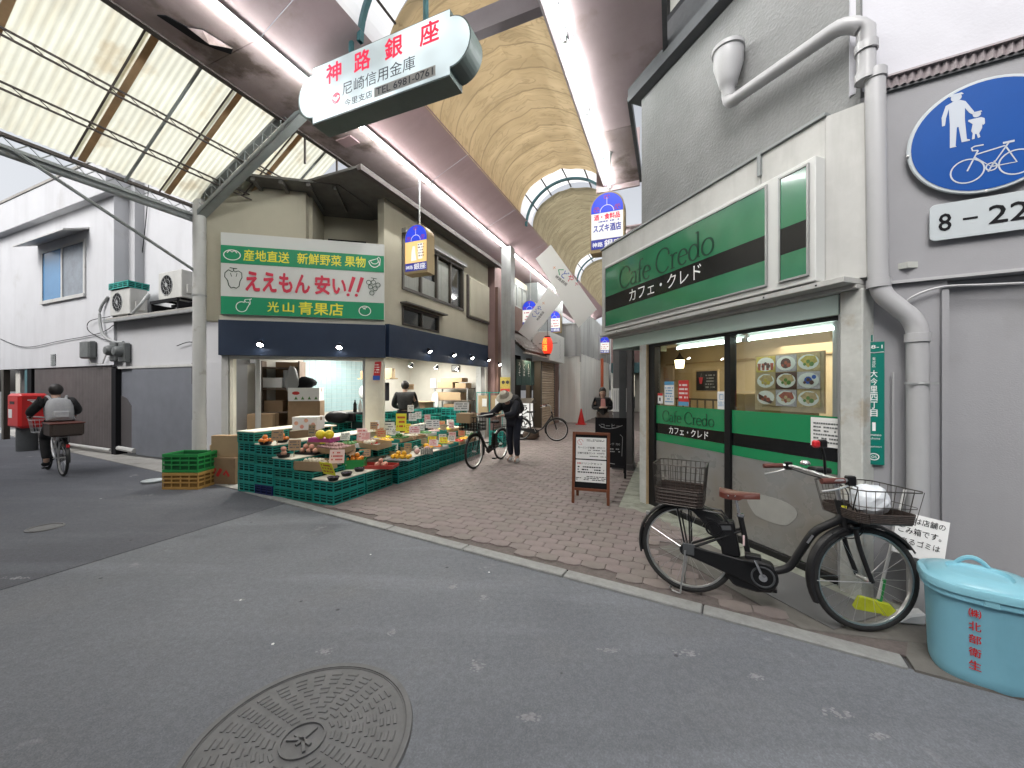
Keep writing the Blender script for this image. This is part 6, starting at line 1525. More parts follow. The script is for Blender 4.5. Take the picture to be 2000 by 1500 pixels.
cbox('cardboard_box', 'brown carton standing on top of the printed one beside the teal crates', (p.x + .02, p.y + .16, .413), R(2), .42, .14, .33, 'cardboard', group='cartons by the pole')
cbox('cardboard_box', 'narrow brown carton behind the green crate, next to the pole', (p.x - .22, p.y + .35, .012), R(10), .28, .15, .56, 'cardboard', group='cartons by the pole')
cbox('foam_block', 'small white foam block on the brown cartons beside the green crate', (p.x - .19, p.y + .15, .413), R(5), .10, .08, .05, 'white')
p = at(300, 942); t = thing('white_disc', 'white round tray lying on the asphalt left of the crates', 'tray', (p.x, p.y, .006)); MB().lathe([(0, .012), (.12, .012), (.14, .03), (.15, .03), (.14, .006), (0, .0)], seg=24).build('dish', 'plate_white', t, smooth=True)
# cream boards on the crates
for v, u0, u1, z in ((-5.54, 3.56, 4.75, .856), (-5.16, 3.56, 4.12, .695), (-4.80, 3.56, 4.12, .531), (-4.055, 3.56, 4.68, .3125), (-4.00, 4.74, 5.86, .3605), (-4.06, 5.90, 7.6, .335)):
    t = fthing('cream_board', 'cream board on the crates, carrying %s' % {-5.54: 'nothing but a card, on the tallest stack', -5.16: 'the bowls of oranges', -4.80: 'the bowl of peaches', -4.055: 'the red tray and black bowls', -4.00: 'the yellow oranges and jars', -4.06: 'small packets near the cyclist'}[v], 'board', 'arc', v, 0, z, group='cream boards on the fruit stall')
    MB().box(-.185, .185, u0, u1, -.001, .014).build('panel', 'board_cream', t, bevel=.003)
# ================================================================== FRUIT AND TRAYS
mat('orange_f', (.85, .26, .04), .45, noise=(20, .15)); mat('peach_f', (.70, .28, .24), .5, noise=(12, .25), col2=(.78, .48, .32)); mat('lemon_f', (.85, .70, .03), .45, noise=(20, .1))
mat('persimmon_f', (.88, .30, .03), .35); mat('garlic_f', (.78, .72, .58), .6, noise=(20, .2)); mat('shallot_f', (.62, .38, .36), .55, noise=(15, .4)); mat('gold_f', (.88, .48, .03), .4); mat('leaf_f', (.06, .22, .04), .6, noise=(20, .4)); mat('eggplant', (.04, .02, .06), .3); mat('potato', (.45, .30, .15), .7)
fpro = {}
def rest(px, py):
    """the spot on the stall's boards and steps that shows at that pixel"""
    best = None
    for k in range(60):
        z = .30 + k * .01; p = at(px, py, z); c, s = math.cos(R(22.5)), math.sin(R(22.5)); v = c * p.x - s * p.y; u = s * p.x + c * p.y
        sup = (.376 if u < 5.88 else .350) if v > -4.24 else (.545 if v > -4.62 else (.532 if v > -4.99 else .70))
        if best is None or abs(sup - z) < best[0]: best = (abs(sup - z), p, sup)
    q = best[1].copy(); q.z = best[2]
    c, s = math.cos(R(22.5)), math.sin(R(22.5)); v = c * q.x - s * q.y; dv = 0
    if v > -3.98: dv = -3.98 - v
    q.x += dv * c; q.y += -dv * s
    return q
def fruit(m, r, loc, lab, grp, cat='fruit', name=None, sz=.92):
    k = (m, r)
    if k not in fpro: o = MB().ball((0, 0, 0), r, 10, sz=sz).build(name or 'fruit', m, None, smooth=True); fpro[k] = o
    else: o = fpro[k].copy(); COL.objects.link(o)
    tag(o, lab, cat, grp); o.location = loc; o.rotation_euler = (rc.uniform(0, 6), rc.uniform(0, 6), 0); return o
def pile(m, r, c, rx, ry, n, lab, grp, name, layers=2, cat='fruit', rz=R(-22.5)):
    cx, cy, cz = c; made = 0; ca, sa = math.cos(rz), math.sin(rz)
    for L_ in range(layers):
        s = 1 - .42 * L_; a = max(1, int(2 * rx * s / (2 * r))); b = max(1, int(2 * ry * s / (2 * r)))
        for i in range(a):
            for j in range(b):
                if made >= n: return
                x = (-rx * s + (2 * rx * s) * (i + .5) / a) + rc.uniform(-.2, .2) * r; y = (-ry * s + (2 * ry * s) * (j + .5) / b) + rc.uniform(-.2, .2) * r
                if rx == ry and (x * x + y * y) > (rx * 1.05) ** 2: continue
                fruit(m, r, (cx + x * ca - y * sa, cy + x * sa + y * ca, cz + r * .92 + L_ * r * 1.5), lab, grp, cat, name); made += 1
bowlp = []
def bowl(loc, r, lab, m='black'):
    t = thing('bowl', lab, 'bowl', loc, 0, 'black produce bowls'); MB().lathe([(0, 0), (r * .75, 0), (r, .04), (r * 1.04, .045), (r * .96, .045), (r * .7, .008), (0, .008)], seg=18).build('dish', m, t, smooth=True); return t
def card(loc, rz, w, h, m, lab, tilt=-14, lines=True, stick=.0, ink='meter'):
    t = thing('price_card', lab, 'price card', loc, rz, 'price cards on the fruit stall')
    M = Matrix.Rotation(R(tilt), 4, 'X'); w *= 1.15; h *= 1.15
    MB().box(-w / 2, w / 2, -.002, .002, stick, stick + h).xf(M).build('card', m, t)
    if stick: MB().box(-.004, .004, -.003, .003, 0, stick).xf(M).build('stick', 'wood_pale', t)
    if lines:
        mb = MB(); textlines(mb, -w * .38, w * .38, stick + h * .15, stick + h * .9, -.004, 3, rc.randrange(99)); mb.xf(M).build('handwriting', ink, t)
    return t
mat('card_yellow', (.85, .80, .05), .6); mat('card_brown', (.48, .31, .18), .8); mat('card_pink', (.80, .60, .60), .7)
A2 = R(-12)
b1 = at(519, 868, .71); bowl(b1, .085, 'black bowl heaped with oranges, left of two on the cream board'); pile('orange_f', .034, b1 + Vector((0, 0, .02)), .075, .075, 9, 'orange in the left black bowl on the second stack', 'oranges in the left bowl', 'orange')
b2 = at(551, 864, .71); bowl(b2, .085, 'black bowl heaped with oranges, right of two on the cream board'); pile('orange_f', .034, b2 + Vector((0, 0, .02)), .075, .075, 9, 'orange in the right black bowl on the second stack', 'oranges in the right bowl', 'orange')
b3 = at(554, 893, .546); bowl(b3, .085, 'black bowl of three peaches on the third stack'); pile('peach_f', .038, b3 + Vector((0, 0, .02)), .07, .07, 5, 'peach in the black bowl on the third stack', 'peaches in the bowl', 'peach')
b4 = at(603, 886, .55); cbox('dark_tray', 'dark shallow tray of pink peaches behind the garlic box', b4, A2, .34, .16, .03, 'black', True, cat='tray'); pile('peach_f', .038, b4 + Vector((0, 0, .01)), .15, .06, 14, 'pink peach in the dark shallow tray', 'peaches in the dark tray', 'peach', rz=A2)
mat('magenta', (.45, .08, .28), .5)
b5 = at(633, 862, .70); cbox('magenta_box', 'low magenta printed box under the grapefruit', b5, A2, .36, .22, .06, 'magenta', cat='box')
for k, (px, py) in enumerate(((626, 848), (643, 848))): fruit('lemon_f', .068, at(px, py + 8, .76) + Vector((0, 0, .055)), ('left' if k == 0 else 'right') + ' one of two big yellow grapefruit on the magenta box', 'yellow grapefruit', name='grapefruit')
b6 = at(650, 882, .58); cbox('wooden_tray', 'brown tray heaped with pink shallots behind the pink card', b6 + Vector((0, .06, 0)), R(-28), .50, .30, .07, 'cardboard', True, tilt=6, cat='tray'); pile('shallot_f', .022, b6 + Vector((0, .05, .045)), .22, .13, 70, 'pink shallot in the brown tray', 'shallots in the brown tray', 'shallot', cat='vegetable', rz=R(-28))
b7 = fr('arc', -4.43, 3.76, 0); b7.y -= .13; cbox('open_carton', 'open brown carton of garlic and pale ginger at the front of the stall', (b7.x, b7.y + .13, .396), R(-14), .50, .27, .12, 'cardboard', True, cat='box'); pile('garlic_f', .024, (b7.x, b7.y + .13, .455), .225, .11, 100, 'pale garlic bulb in the open brown carton', 'garlic bulbs in the carton', 'garlic', cat='vegetable', rz=R(-14))
b8 = at(688, 916, .328); cbox('green_box', 'green and white printed box of persimmons', (b8.x, b8.y + .08, .328), R(8), .30, .20, .13, 'green_crate', True, cat='box'); pile('persimmon_f', .036, (b8.x - .01, b8.y + .08, .425), .13, .085, 14, 'orange persimmon in the green box', 'persimmons in the green box', 'persimmon', rz=R(8))
for k, (px, py, lab) in enumerate(((651, 938, 'small black bowl at the front corner of the low crates, below the yellow card'), (677, 929, 'small black bowl, middle of three on the low crates'), (702, 920, 'small black bowl, farthest of three on the low crates'))):
    p = at(px, py, .328); bowl(p, .072, lab); pile('eggplant', .02, p + Vector((0, 0, .01)), .05, .05, 4, 'dark aubergine piece in a small black bowl', 'aubergines in the black bowls', 'aubergine', 1, 'vegetable')
b9 = at(738, 914, .328); mat('tray_red', (.42, .05, .04), .5); cbox('red_tray', 'red cardboard tray with a few pink peaches on the low crates', (b9.x, b9.y + .05, .329), R(-4), .50, .26, .045, 'tray_red', True, cat='tray'); pile('peach_f', .036, (b9.x + .03, b9.y + .05, .342), .10, .08, 9, 'pink peach in the red cardboard tray', 'peaches in the red tray', 'peach', rz=R(-4))
# second block of boxes
def tbox(px, py, z, w, d, h, m, lab, rz=-30, tilt=10, fill=None, fr_=.03, n=20, fn='vegetable', fg='produce', fcat='vegetable', fl=None):
    p = rest(px, py); tilt = tilt * .5; p.z += w * 0 + d * .5 * math.sin(R(tilt)) + .002; t = cbox('open_box', lab, p, R(rz), w, d, h, m, True, tilt=tilt, cat='box', group='shallow produce boxes')
    if fill: pile(fill, fr_, p + Vector((0, 0, h * .45)), w * .42, d * .38, n, fl or lab, fg, fn, 1, fcat, R(rz))
for (px, py, z, w, d, h, m, lab, rz, ti, fi, r_, n, fn, fl) in (
    (733, 872, .58, .50, .26, .08, 'wood_pale', 'shallow brown box tilted forward with a few onions, under the pink card', -38, 14, 'garlic_f', .030, 8, 'onion', 'pale onion in the tilted brown box'),
    (770, 872, .60, .50, .26, .08, 'wood_pale', 'shallow brown box with a torn flap, right of the onion box', -38, 14, 'potato', .026, 12, 'potato', 'potato in the second tilted box')):
    tbox(px, py + 6, z, w, d, h, m, lab, rz, ti, fi, r_, n, fn, fn + 's in a tray', 'fruit' if fn == 'mandarin' else 'vegetable', fl)
dk = fthing('dark_wedge', 'dark brown cardboard backing under the tilted produce boxes', 'box', 'arc', -4.42, 4.86, .545); MB().add([(-.15, 0, 0), (.15, 0, 0), (.15, 1.3, 0), (-.15, 1.3, 0), (-.15, .05, .05), (.10, .05, .03), (.10, 1.25, .03), (-.15, 1.25, .05)], [(0, 3, 2, 1), (4, 5, 6, 7), (0, 1, 5, 4), (2, 3, 7, 6), (1, 2, 6, 5), (3, 0, 4, 7)]).build('backing', 'cardboard_dark', dk)
b = at(784, 898, .375); t = thing('orange_bag', 'flat foam dish under the heap of golden oranges', 'tray', b, R(-10)); MB().box(-.20, .18, -.09, .09, 0, .02).build('dish', 'plate_white', t, bevel=.006); pile('gold_f', .036, b + Vector((0, 0, .02)), .17, .075, 16, 'golden orange in the heap by the white card', 'golden oranges', 'orange', rz=R(-10))
for k in range(6):
    p = at(828 + k * 4.2, 889, .376) + Vector((-.06, .03, 0)); t = thing('jar', 'small clear packet of dried goods in the row beside the brown card', 'jar', p + Vector((0, .05, 0)), 0, 'packets in a row on the stall'); MB().lathe([(0, 0), (.016, 0), (.018, .08), (.010, .095), (.010, .11), (0, .11)], seg=10).build('body', 'film_pale', t, smooth=True)
for (px, py, z, w, h, m, lab, rz, ti, stk) in (
    (541, 868, .74, .13, .12, 'card_brown', 'brown price card behind the bowls of oranges', 4, -5, .05), (574, 892, .60, .13, .12, 'card_brown', 'brown price card on a stick above the bowl of peaches', 8, -8, .08),
    (644, 927, .42, .20, .15, 'card_yellow', 'big yellow price card leaning over the garlic carton', -28, 22, .0), (657, 908, .50, .16, .15, 'card_pink', 'pale pink price card in the middle of the stall front', 6, -12, .02),
    (608, 855, .84, .10, .12, 'wood_pale', 'tan price card on the printed white carton', -20, -5, .03), (684, 893, .50, .11, .10, 'card_brown', 'brown price card behind the persimmons', 10, -22, .03), (712, 900, .42, .14, .10, 'card_brown', 'brown price card between persimmons and the red tray', 12, -22, .03),
    (706, 858, .66, .14, .17, 'card_pink', 'pink price card standing at the end of the onion box', 16, -10, .0), (757, 850, .70, .22, .16, 'paper', 'large white price card in a grey frame behind the onion box', 3, -6, .06),
    (783, 842, .80, .14, .24, 'card_yellow', 'tall bright yellow price card in the middle of the stall', 3, -6, .0), (768, 885, .50, .13, .10, 'paper', 'white price card beside the golden oranges', 12, -20, .03), (811, 888, .46, .10, .13, 'card_brown', 'brown price card left of the row of packets', 4, -5, .0),
    (730, 842, .78, .10, .10, 'card_brown', 'small brown card behind the framed white card', 4, -5, .03), (806, 822, .88, .12, .12, 'paper', 'white price card left of a pair behind the yellow card', 14, -10, .0), (817, 818, .88, .10, .12, 'paper', 'white price card right of a pair behind the yellow card', 14, -10, .0),
    (810, 850, .76, .14, .10, 'card_pink', 'pinkish price card over the white carton', 16, -20, .03), (835, 828, .84, .09, .12, 'card_pink', 'narrow pink price card far back on the stall', 14, -8, .03), (852, 838, .80, .10, .12, 'paper', 'white price card leaning near the teal pile', 22, -14, .02),
    (838, 838, .78, .10, .12, 'paper', 'white price card just left of the one near the teal pile', 18, -12, .02), (872, 872, .56, .13, .10, 'card_yellow', 'yellow price card among the trays nearest the cyclist', 18, -24, .03), (858, 878, .54, .12, .10, 'card_pink', 'pinkish price card left of the small yellow card', 18, -22, .03),
    (890, 868, .58, .12, .10, 'paper', 'white price card right of the small yellow card', 18, -22, .03), (848, 862, .66, .12, .10, 'card_brown', 'brown price card over the pink packets', 18, -22, .03), (866, 852, .70, .12, .10, 'wood_pale', 'tan price card over the back tray', 18, -22, .03), (882, 846, .72, .10, .12, 'card_pink', 'pink price card beside the stacked teal crates', 18, -12, .03),
    (826, 870, .60, .12, .09, 'wood_pale', 'tan price card over the cardboard tray', 16, -22, .03), (802, 806, .96, .11, .12, 'paper', 'white price card highest at the back of the stall', 8, -10, .02), (901, 812, .92, .26, .15, 'paper', 'wide white price card above the teal pile by the cyclist', 2, -6, .1),
    (895, 880, .54, .12, .10, 'paper', 'white crumpled card at the end of the low crates', 14, -28, .02), (905, 855, .64, .10, .12, 'leaf_f', 'leafy green card by the right end of the stall', 14, -18, .02)):
    card(at(px, py, z) if px < 700 or z > .72 else rest(px, py + 2) + Vector((0, 0, .05)), R(rz), w, h, m, lab, ti, True, stk, 'poster_red' if 'pink' in m or 'yellow' in m else 'meter')
# filled trays standing in rows on the steps and the low crates
mat('tomato_f', (.62, .04, .02), .3); mat('carrot_f', (.80, .24, .03), .5)
kinds = [('tomato_f', .030, 'tomato'), ('garlic_f', .030, 'turnip'), ('leaf_f', .030, 'green_pepper'), ('gold_f', .030, 'mandarin'), ('carrot_f', .026, 'carrot'), ('shallot_f', .026, 'onion'), ('leaf_f', .032, 'cabbage_sprout'), ('potato', .030, 'potato'), ('lemon_f', .030, 'lemon'), ('garlic_f', .026, 'mushroom')]
q_ = 0
for (v_, z_, us_, wh) in ((-4.44, .546, [4.80, 5.17, 5.54, 5.92, 6.29, 6.66, 7.03, 7.38], 'upper step'), (-4.02, .351, [6.05, 6.42, 6.79, 7.16, 7.5], 'low crates'), (-4.82, .532, [4.35, 4.75, 5.15, 5.55, 5.95, 6.35], 'rear shelf')):
    for k, u_ in enumerate(us_):
        m_, r_, nm_ = kinds[(q_ * 3) % 10]; q_ += 1; c = fr('arc', v_, u_, z_); tm = ['cardboard', 'white', 'teal_crate', 'wood_pale'][q_ % 4]
        cbox('tray', '%s tray of %s pieces, %s on the %s from the street' % (['brown', 'white', 'teal', 'tan'][q_ % 4], nm_.replace('_', ' '), ordn[k], wh), c, R(-22.5), .33, .30, .055, tm, True, cat='tray', group='filled trays on the stall')
        pile(m_, r_, c + Vector((0, 0, .02)), .135, .12, 15, '%s in the %s tray on the %s' % (nm_.replace('_', ' '), ordn[k], wh), 'pile of %s in the %s tray, %s' % (nm_.replace('_', ' '), ordn[k], wh), nm_, 2, 'fruit' if nm_ in ('mandarin', 'lemon', 'tomato') else 'vegetable')
        cm = ['paper', 'card_pink', 'card_brown', 'paper', 'card_yellow'][q_ % 5]; card(fr('arc', v_ - .12, u_ + .02, z_ + .05), R(4 + 6 * (k % 3)), .13, .11, cm, '%s price card over the %s tray on the %s' % (['white', 'pink', 'brown', 'white', 'yellow'][q_ % 5], ordn[k], wh), -12, True, .04, 'poster_red' if cm != 'paper' else 'meter')
# small produce bags and more cards between the trays
mat('clear_bag', (.62, .62, .56), .25, noise=(30, .3)); bagp = {}
rg = random.Random(5)
rws = ((-3.93, .375, 5, 'in the front row on the low crates'), (-4.13, .375, 5, 'in the second row on the low crates'), )
for (v_, z_, n_, wh) in rws:
    for k in range(n_):
        u_ = (5.32 if z_ < .5 else 4.75) + k * .29 + rg.uniform(-.03, .03); m_ = rg.choice(['leaf_f', 'clear_bag', 'garlic_f', 'gold_f', 'leaf_f', 'shallot_f'])
        cn_ = {'leaf_f': 'green', 'clear_bag': 'clear', 'garlic_f': 'cream', 'gold_f': 'golden', 'shallot_f': 'pinkish'}[m_]; kk = (m_, k % 3)
        if kk not in bagp: o = crumple((0, 0, .045), .055, 40 + k % 3 * 7, 1.15, .8, .8, 12).build('produce_bag', m_, None); bagp[kk] = o
        else: o = bagp[kk].copy(); COL.objects.link(o)
        tag(o, '%s bag of produce %s, %s from the street' % (cn_, wh, ordn[k]), 'produce bag', 'small produce bags on the stall'); o.location = fr('arc', v_ - (.1 if u_ > 5.9 else 0), u_, z_ - (.022 if u_ > 5.9 and z_ < .5 else 0)); o.rotation_euler = (0, 0, rg.uniform(0, 6))
for k in range(0):
    u_ = 4.75 + k * .20; v_ = -4.28 - .1 * (k % 3) ; m_ = ['paper', 'card_pink', 'wood_pale', 'paper', 'card_yellow'][k % 5]; cn_ = ['white', 'pink', 'tan', 'white', 'yellow'][k % 5]
    card(fr('arc', v_, u_, .58 + .03 * (k % 2)), R(6 + 5 * (k % 4)), .11, .11, m_, 'one of the small %s price cards in the long line across the trays' % cn_, -20, True, .02, 'meter')
# far display racks in green
for k, (px, lab) in enumerate(((930, 'teal framed rack holding brown paper bags, left of two near the cyclist'), (956, 'teal framed rack holding brown paper bags, right of two near the cyclist'))):
    p = at(px, 800, 1.18); p = fr('arc', -4.35 + k * .36, 8.6, 0)
    t = thing('wire_rack', lab, 'rack', p, R(-14), 'teal framed racks')
    MB().box(-.17, -.155, 0, .02, .0, 1.36).box(.155, .17, 0, .02, 0, 1.36).box(-.155, .155, 0, .02, 1.34, 1.36).box(-.155, .155, 0, .02, .80, .82).build('frame', 'teal_crate', t)
    MB().box(-.12, .12, .0, .015, .84, 1.28).build('paper_bag', 'wood_pale', t); MB().box(-.02, .10, -.006, -.001, 1.0, 1.2).build('label_card', 'paper', t)
# shop interior furniture
t = fthing('metal_shelf', 'metal shelf unit with cardboard boxes against the back wall of the shop', 'shelf unit', 'arc', -5.75, 9.55, .014)
for x in (-.55, .52):
    for y in (-.2, .2): MB().box(x, x + .03, y, y + .03, 0, 1.45).build('upright', 'steel', t)
for z in (.35, .75, 1.08, 1.42): MB().box(-.56, .56, -.2, .23, z, z + .02).build('shelf_board', 'shelf_brown', t)
for k, (x, z, w, h, m) in enumerate(((-.2, 1.442, .5, .17, 'cardboard'), (.3, 1.442, .34, .14, 'cardboard'), (.0, 1.612, .7, .12, 'cardboard'), (-.1, 1.102, .8, .22, 'cardboard'), (.1, .772, .7, .22, 'cardboard_dark'), (0, .372, .9, .28, 'cardboard_dark'))):
    p = fr('arc', -5.75 + x, 9.55, z + .014); cbox('cardboard_box', ['carton at the left on top of the metal shelf', 'carton at the right on top of the metal shelf', 'long flat carton topmost on the metal shelf', 'carton on the upper middle board of the metal shelf', 'carton on the lower middle board of the metal shelf', 'carton on the bottom board of the metal shelf'][k], p, R(-22.5), w, .34, h, m, group='cartons on the metal shelf')
t = fthing('open_display_box', 'brown box with a round hole on a stack near the back wall', 'box', 'arc', -6.5, 9.0, .014)
MB().box(-.28, .28, -.2, .2, 0, 1.05).build('carton', 'cardboard_dark', t, bevel=.004); MB().box(-.33, .33, -.24, .22, 1.05, 1.07).build('lid', 'cardboard', t); MB().disc((0, -.203, .86), .13, 16).build('hole', 'eave_dark', t)
t = fthing('white_coat', 'white coat hanging on the corner of the metal shelf', 'coat', 'arc', -6.2, 9.25, .80)
crumple((0, 0, .25), .2, 4, .55, .3, 1.5).build('cloth', 'paper', t, smooth=True)
t = fthing('wooden_shelf', 'dark wooden shelf unit left of the blue tiles inside the front opening', 'shelf unit', 'ff', .15, 1.1, .014)
for z in (.32, .95, 1.42, 1.85): MB().box(0, .70, 0, .4, z, z + .03).build('shelf_board', 'shelf_brown', t)
MB().box(0, .03, 0, .4, 0, 2.0).build('side', 'shelf_brown', t); MB().box(.68, .71, 0, .4, 0, 2.0).build('side', 'shelf_brown', t); MB().box(.03, .68, .38, .4, 0, 2.0).build('back', 'cardboard_dark', t)
for k, (x, z, w, h, m, lab) in enumerate(((.22, .964, .34, .24, 'cardboard_dark', 'brown carton on the middle board of the dark wooden shelf'), (.2, 1.464, .36, .2, 'paper', 'pale bundle on the upper board of the dark wooden shelf'), (.5, 1.464, .2, .35, 'meter_l', 'grey cloth bundle on the upper board of the dark wooden shelf'), (.3, .35, .5, .3, 'cardboard', 'carton on the bottom board of the dark wooden shelf'))):
    cbox('cardboard_box', lab, fr('ff', .15 + x, 1.28, z + .014), R(12.5), w, .3, h, m, group='boxes on the dark wooden shelf')
cbox('cardboard_box', 'brown carton low at the left of the front opening', fr('ff', .38, .62, .014), R(12.5), .42, .32, .98, 'cardboard', group='cartons inside the front opening')
cbox('cardboard_box', 'brown carton under the white printed one inside the opening', fr('ff', 1.02, 1.0, .014), R(12.5), .58, .35, 1.20, 'cardboard_dark', group='cartons inside the front opening')
def flower_print(t, w, d, h):
    mb = MB(); mb.disc((-w * .25, -d / 2 - .002, h * .6), .035, 10, rx=.07); mb.build('print', 'poster_red', t); mb = MB()
    for k in range(4): mb.poly([(-w * .3 + k * .12, -d / 2 - .002, h * .12), (-w * .3 + k * .12 + .06, -d / 2 - .002, h * .12), (-w * .3 + k * .12 + .03, -d / 2 - .002, h * .36)])
    mb.build('print', 'leaf_f', t)
cbox('cardboard_box', 'white printed carton with a red oval stacked inside the opening', fr('ff', 1.02, .98, 1.215), R(12.5), .56, .35, .26, 'paper', deco=flower_print, group='cartons inside the front opening')
t = fthing('dark_coat', 'black cloth draped over the white printed carton', 'cloth', 'ff', 1.0, .98, 1.48); crumple((0, 0, .08), .16, 9, 1.2, .7, .8).build('cloth', 'black_matte', t, smooth=True)
t = fthing('grey_smock', 'pale grey smock hanging beside the dark wooden shelf', 'smock', 'ff', .78, .9, 1.30); crumple((0, 0, .3), .13, 12, .8, .35, 2.2).build('cloth', 'meter_l', t, smooth=True)
def orange_print(t, w, d, h):
    mb = MB()
    for x, z in ((-.12, .10), (.02, .14), (.12, .08), (-.04, .05)): mb.disc((x, -d / 2 - .002, z), .03, 10)
    mb.build('print', 'peach_f', t)
p = at(603, 838, .86); cbox('cardboard_box', 'white carton printed with oranges, standing behind the tallest crates', (p.x, p.y, .86), R(4), .36, .26, .19, 'paper', deco=orange_print)
t = fthing('round_bowl', 'round white bowl hanging on the white wall inside the shop', 'bowl', 'arc', -6.9, 7.3, 1.35); MB().ball((0, 0, 0), .19, 18, 1, .5, 1).build('dish', 'white', t, smooth=True)
t = fthing('black_apron', 'black apron hanging on the white wall beside the round bowl', 'apron', 'arc', -6.55, 7.6, 1.15); MB().box(-.12, .12, -.03, .03, 0, .45).build('cloth', 'black_matte', t, bevel=.02)
t = fthing('wall_shelf', 'small wall shelf crowded with parcels near the ceiling of the shop', 'shelf', 'arc', -6.7, 7.5, 1.68); MB().box(-.5, .5, -.15, .15, 0, .03).build('shelf_board', 'wood_pale', t)
for k in range(4): cbox('parcel', ['brown', 'white', 'grey', 'tan'][k] + ' parcel on the small high wall shelf', fr('arc', -7.05 + k * .24, 7.5, 1.712), R(-22 + 5 * k), .2, .2, .18 + .05 * (k % 2), ['cardboard', 'paper', 'meter_l', 'wood_pale'][k], group='parcels on the wall shelf')
t = fthing('black_tubs', 'heap of black tubs and bags behind the printed carton', 'tubs', 'ff', 1.65, .75, .90); crumple((0, 0, 0), .17, 3, 1.3, .8, .7).build('heap', 'black', t, smooth=True)
t = fthing('black_tub', 'black square tub on the pile of teal crates inside', 'tub', 'arc', -6.0, 6.0, .80); MB().box(-.2, .2, -.18, .18, .0, .18).build('tub', 'black', t, bevel=.02)
for k in range(3):
    t = fthing('dark_bottle', '%s dark bottle on the black tubs inside the shop' % ordn[k], 'bottle', 'ff', 1.95 + k * .1, .9, .98, group='bottles inside the shop'); MB().lathe([(0, 0), (.035, 0), (.035, .16), (.012, .21), (.012, .25), (0, .25)], seg=10).build('body', 'black' if k != 1 else 'paper', t, smooth=True)
cbox('cardboard_sign', 'small brown cardboard sign hanging in the side opening', fr('arc', -6.3, 8.2, 1.42), R(-12), .28, .02, .14, 'cardboard_dark', cat='sign')
for k, (v, u) in enumerate(((-6.75, 9.97), (-6.35, 9.97))):
    t = fthing('wall_paper', ('left' if k == 0 else 'right') + ' white paper pinned to the back wall of the shop', 'paper', 'arc', v, u, 1.45, group='papers on the back wall'); MB().box(-.1, .1, -.004, 0, 0, .3).build('sheet', 'paper', t)
t = fthing('wall_clock', 'small dark square clock high on the back wall', 'clock', 'arc', -5.95, 9.97, 1.95); MB().box(-.13, .13, -.04, 0, 0, .2).build('case', 'eave_dark', t, bevel=.01); MB().box(-.10, .10, -.045, -.041, .03, .17).build('face', 'meter_l', t)
# ================================================================== LAMP SIGN, CONE, SACK beyond the cyclist
t = fthing('lit_standing_sign', 'tall white lit standing sign with a little wooden roof behind the cyclist', 'sign', 'arc', -3.95, 10.6, .02)
MB().box(-.17, .17, -.14, .14, .1, 1.0).build('lit_box', 'white_lit', t); MB().box(-.2, .2, -.17, .17, 0, .1).box(-.19, -.165, -.155, -.13, .1, 1.0).box(.165, .19, -.155, -.13, .1, 1.0).build('frame', 'frame_brown', t)
MB().add([(-.26, -.24, 1.0), (.26, -.24, 1.0), (.26, .24, 1.0), (-.26, .24, 1.0), (-.26, 0, 1.14), (.26, 0, 1.14)], [(0, 1, 5, 4), (2, 3, 4, 5), (0, 4, 3), (1, 2, 5), (0, 3, 2, 1)]).build('roof', 'frame_brown', t)
mb = MB(); vtext(mb, 'うどん処', .0, .2, .95, .2, -.145, .03); mb.build('lettering', 'black_matte', t)
t = fthing('sack', 'dull green sack slumped on the paving beside the lit standing sign', 'sack', 'arc', -3.65, 10.2, .02); crumple((0, 0, .16), .2, 6, 1.2, .9, .85).build('cloth', 'shelf_brown', t, smooth=True)
t = fthing('traffic_cone', 'red traffic cone standing by the white sheeting down the arcade', 'traffic cone', 'arc', -3.25, 14.9, .02); MB().lathe([(.0, .62), (.02, .62), (.15, .03), (.15, .0)], seg=18).build('cone', 'red', t, smooth=True); MB().box(-.18, .18, -.18, .18, 0, .03).build('base', 'red', t)
mn = fthing('coat_dummy', 'tailor dummy in a beige hooded coat between the grey column and the cafe pillar', 'mannequin', 'arc', .02, 8.6, .02)
mat('coat', (.42, .33, .25), .8, noise=(8, .15)); MB().lathe([(0, .02), (.14, .02), (.14, .04), (.015, .05), (.015, .6)], seg=14).build('stand', 'black', mn)
MB().lathe([(0, .60), (.19, .60), (.20, .85), (.17, 1.1), (.21, 1.28), (.16, 1.38), (.07, 1.42), (.09, 1.46), (.10, 1.54), (.05, 1.60), (0, 1.61)], seg=16, sy=.65).build('coat', 'coat', mn, smooth=True)
for s in (-1, 1): MB().tube([(s * .18, 0, 1.33), (s * .24, .01, 1.1), (s * .23, -.02, .86)], [.06, .055, .045], 8).build('sleeve', 'coat', mn, smooth=True)
# ================================================================== POST BOX
pb = fthing('post_box', 'red post box on a dark grey pillar at the left edge', 'post box', 'left', -2.6, -1.55, 0)
p = Vector((-11.35, 9.0, 0)); pb.location = p
MB().box(-.30, .34, -.22, .24, .55, 1.34).build('body', 'red', pb, bevel=.05); MB().lathe([(0, 0), (.17, 0), (.17, .54), (0, .54)], seg=16).build('pedestal', 'dark_trim', pb, smooth=True)
mb = MB(); mb.box(.342, .346, -.09, .10, 1.18, 1.20); mb.poly([(.346, -.06, 1.17), (.346, .07, 1.17), (.346, .005, 1.11)]); mb.build('postal_mark', 'white', pb); MB().box(-.304, -.30, -.1, .1, .9, 1.1).box(-.12, .12, -.225, -.221, 1.1, 1.16).build('slot', 'black', pb)
MB().box(-.2, .0, -.226, -.221, .78, .98).build('label_plate', 'white', pb)
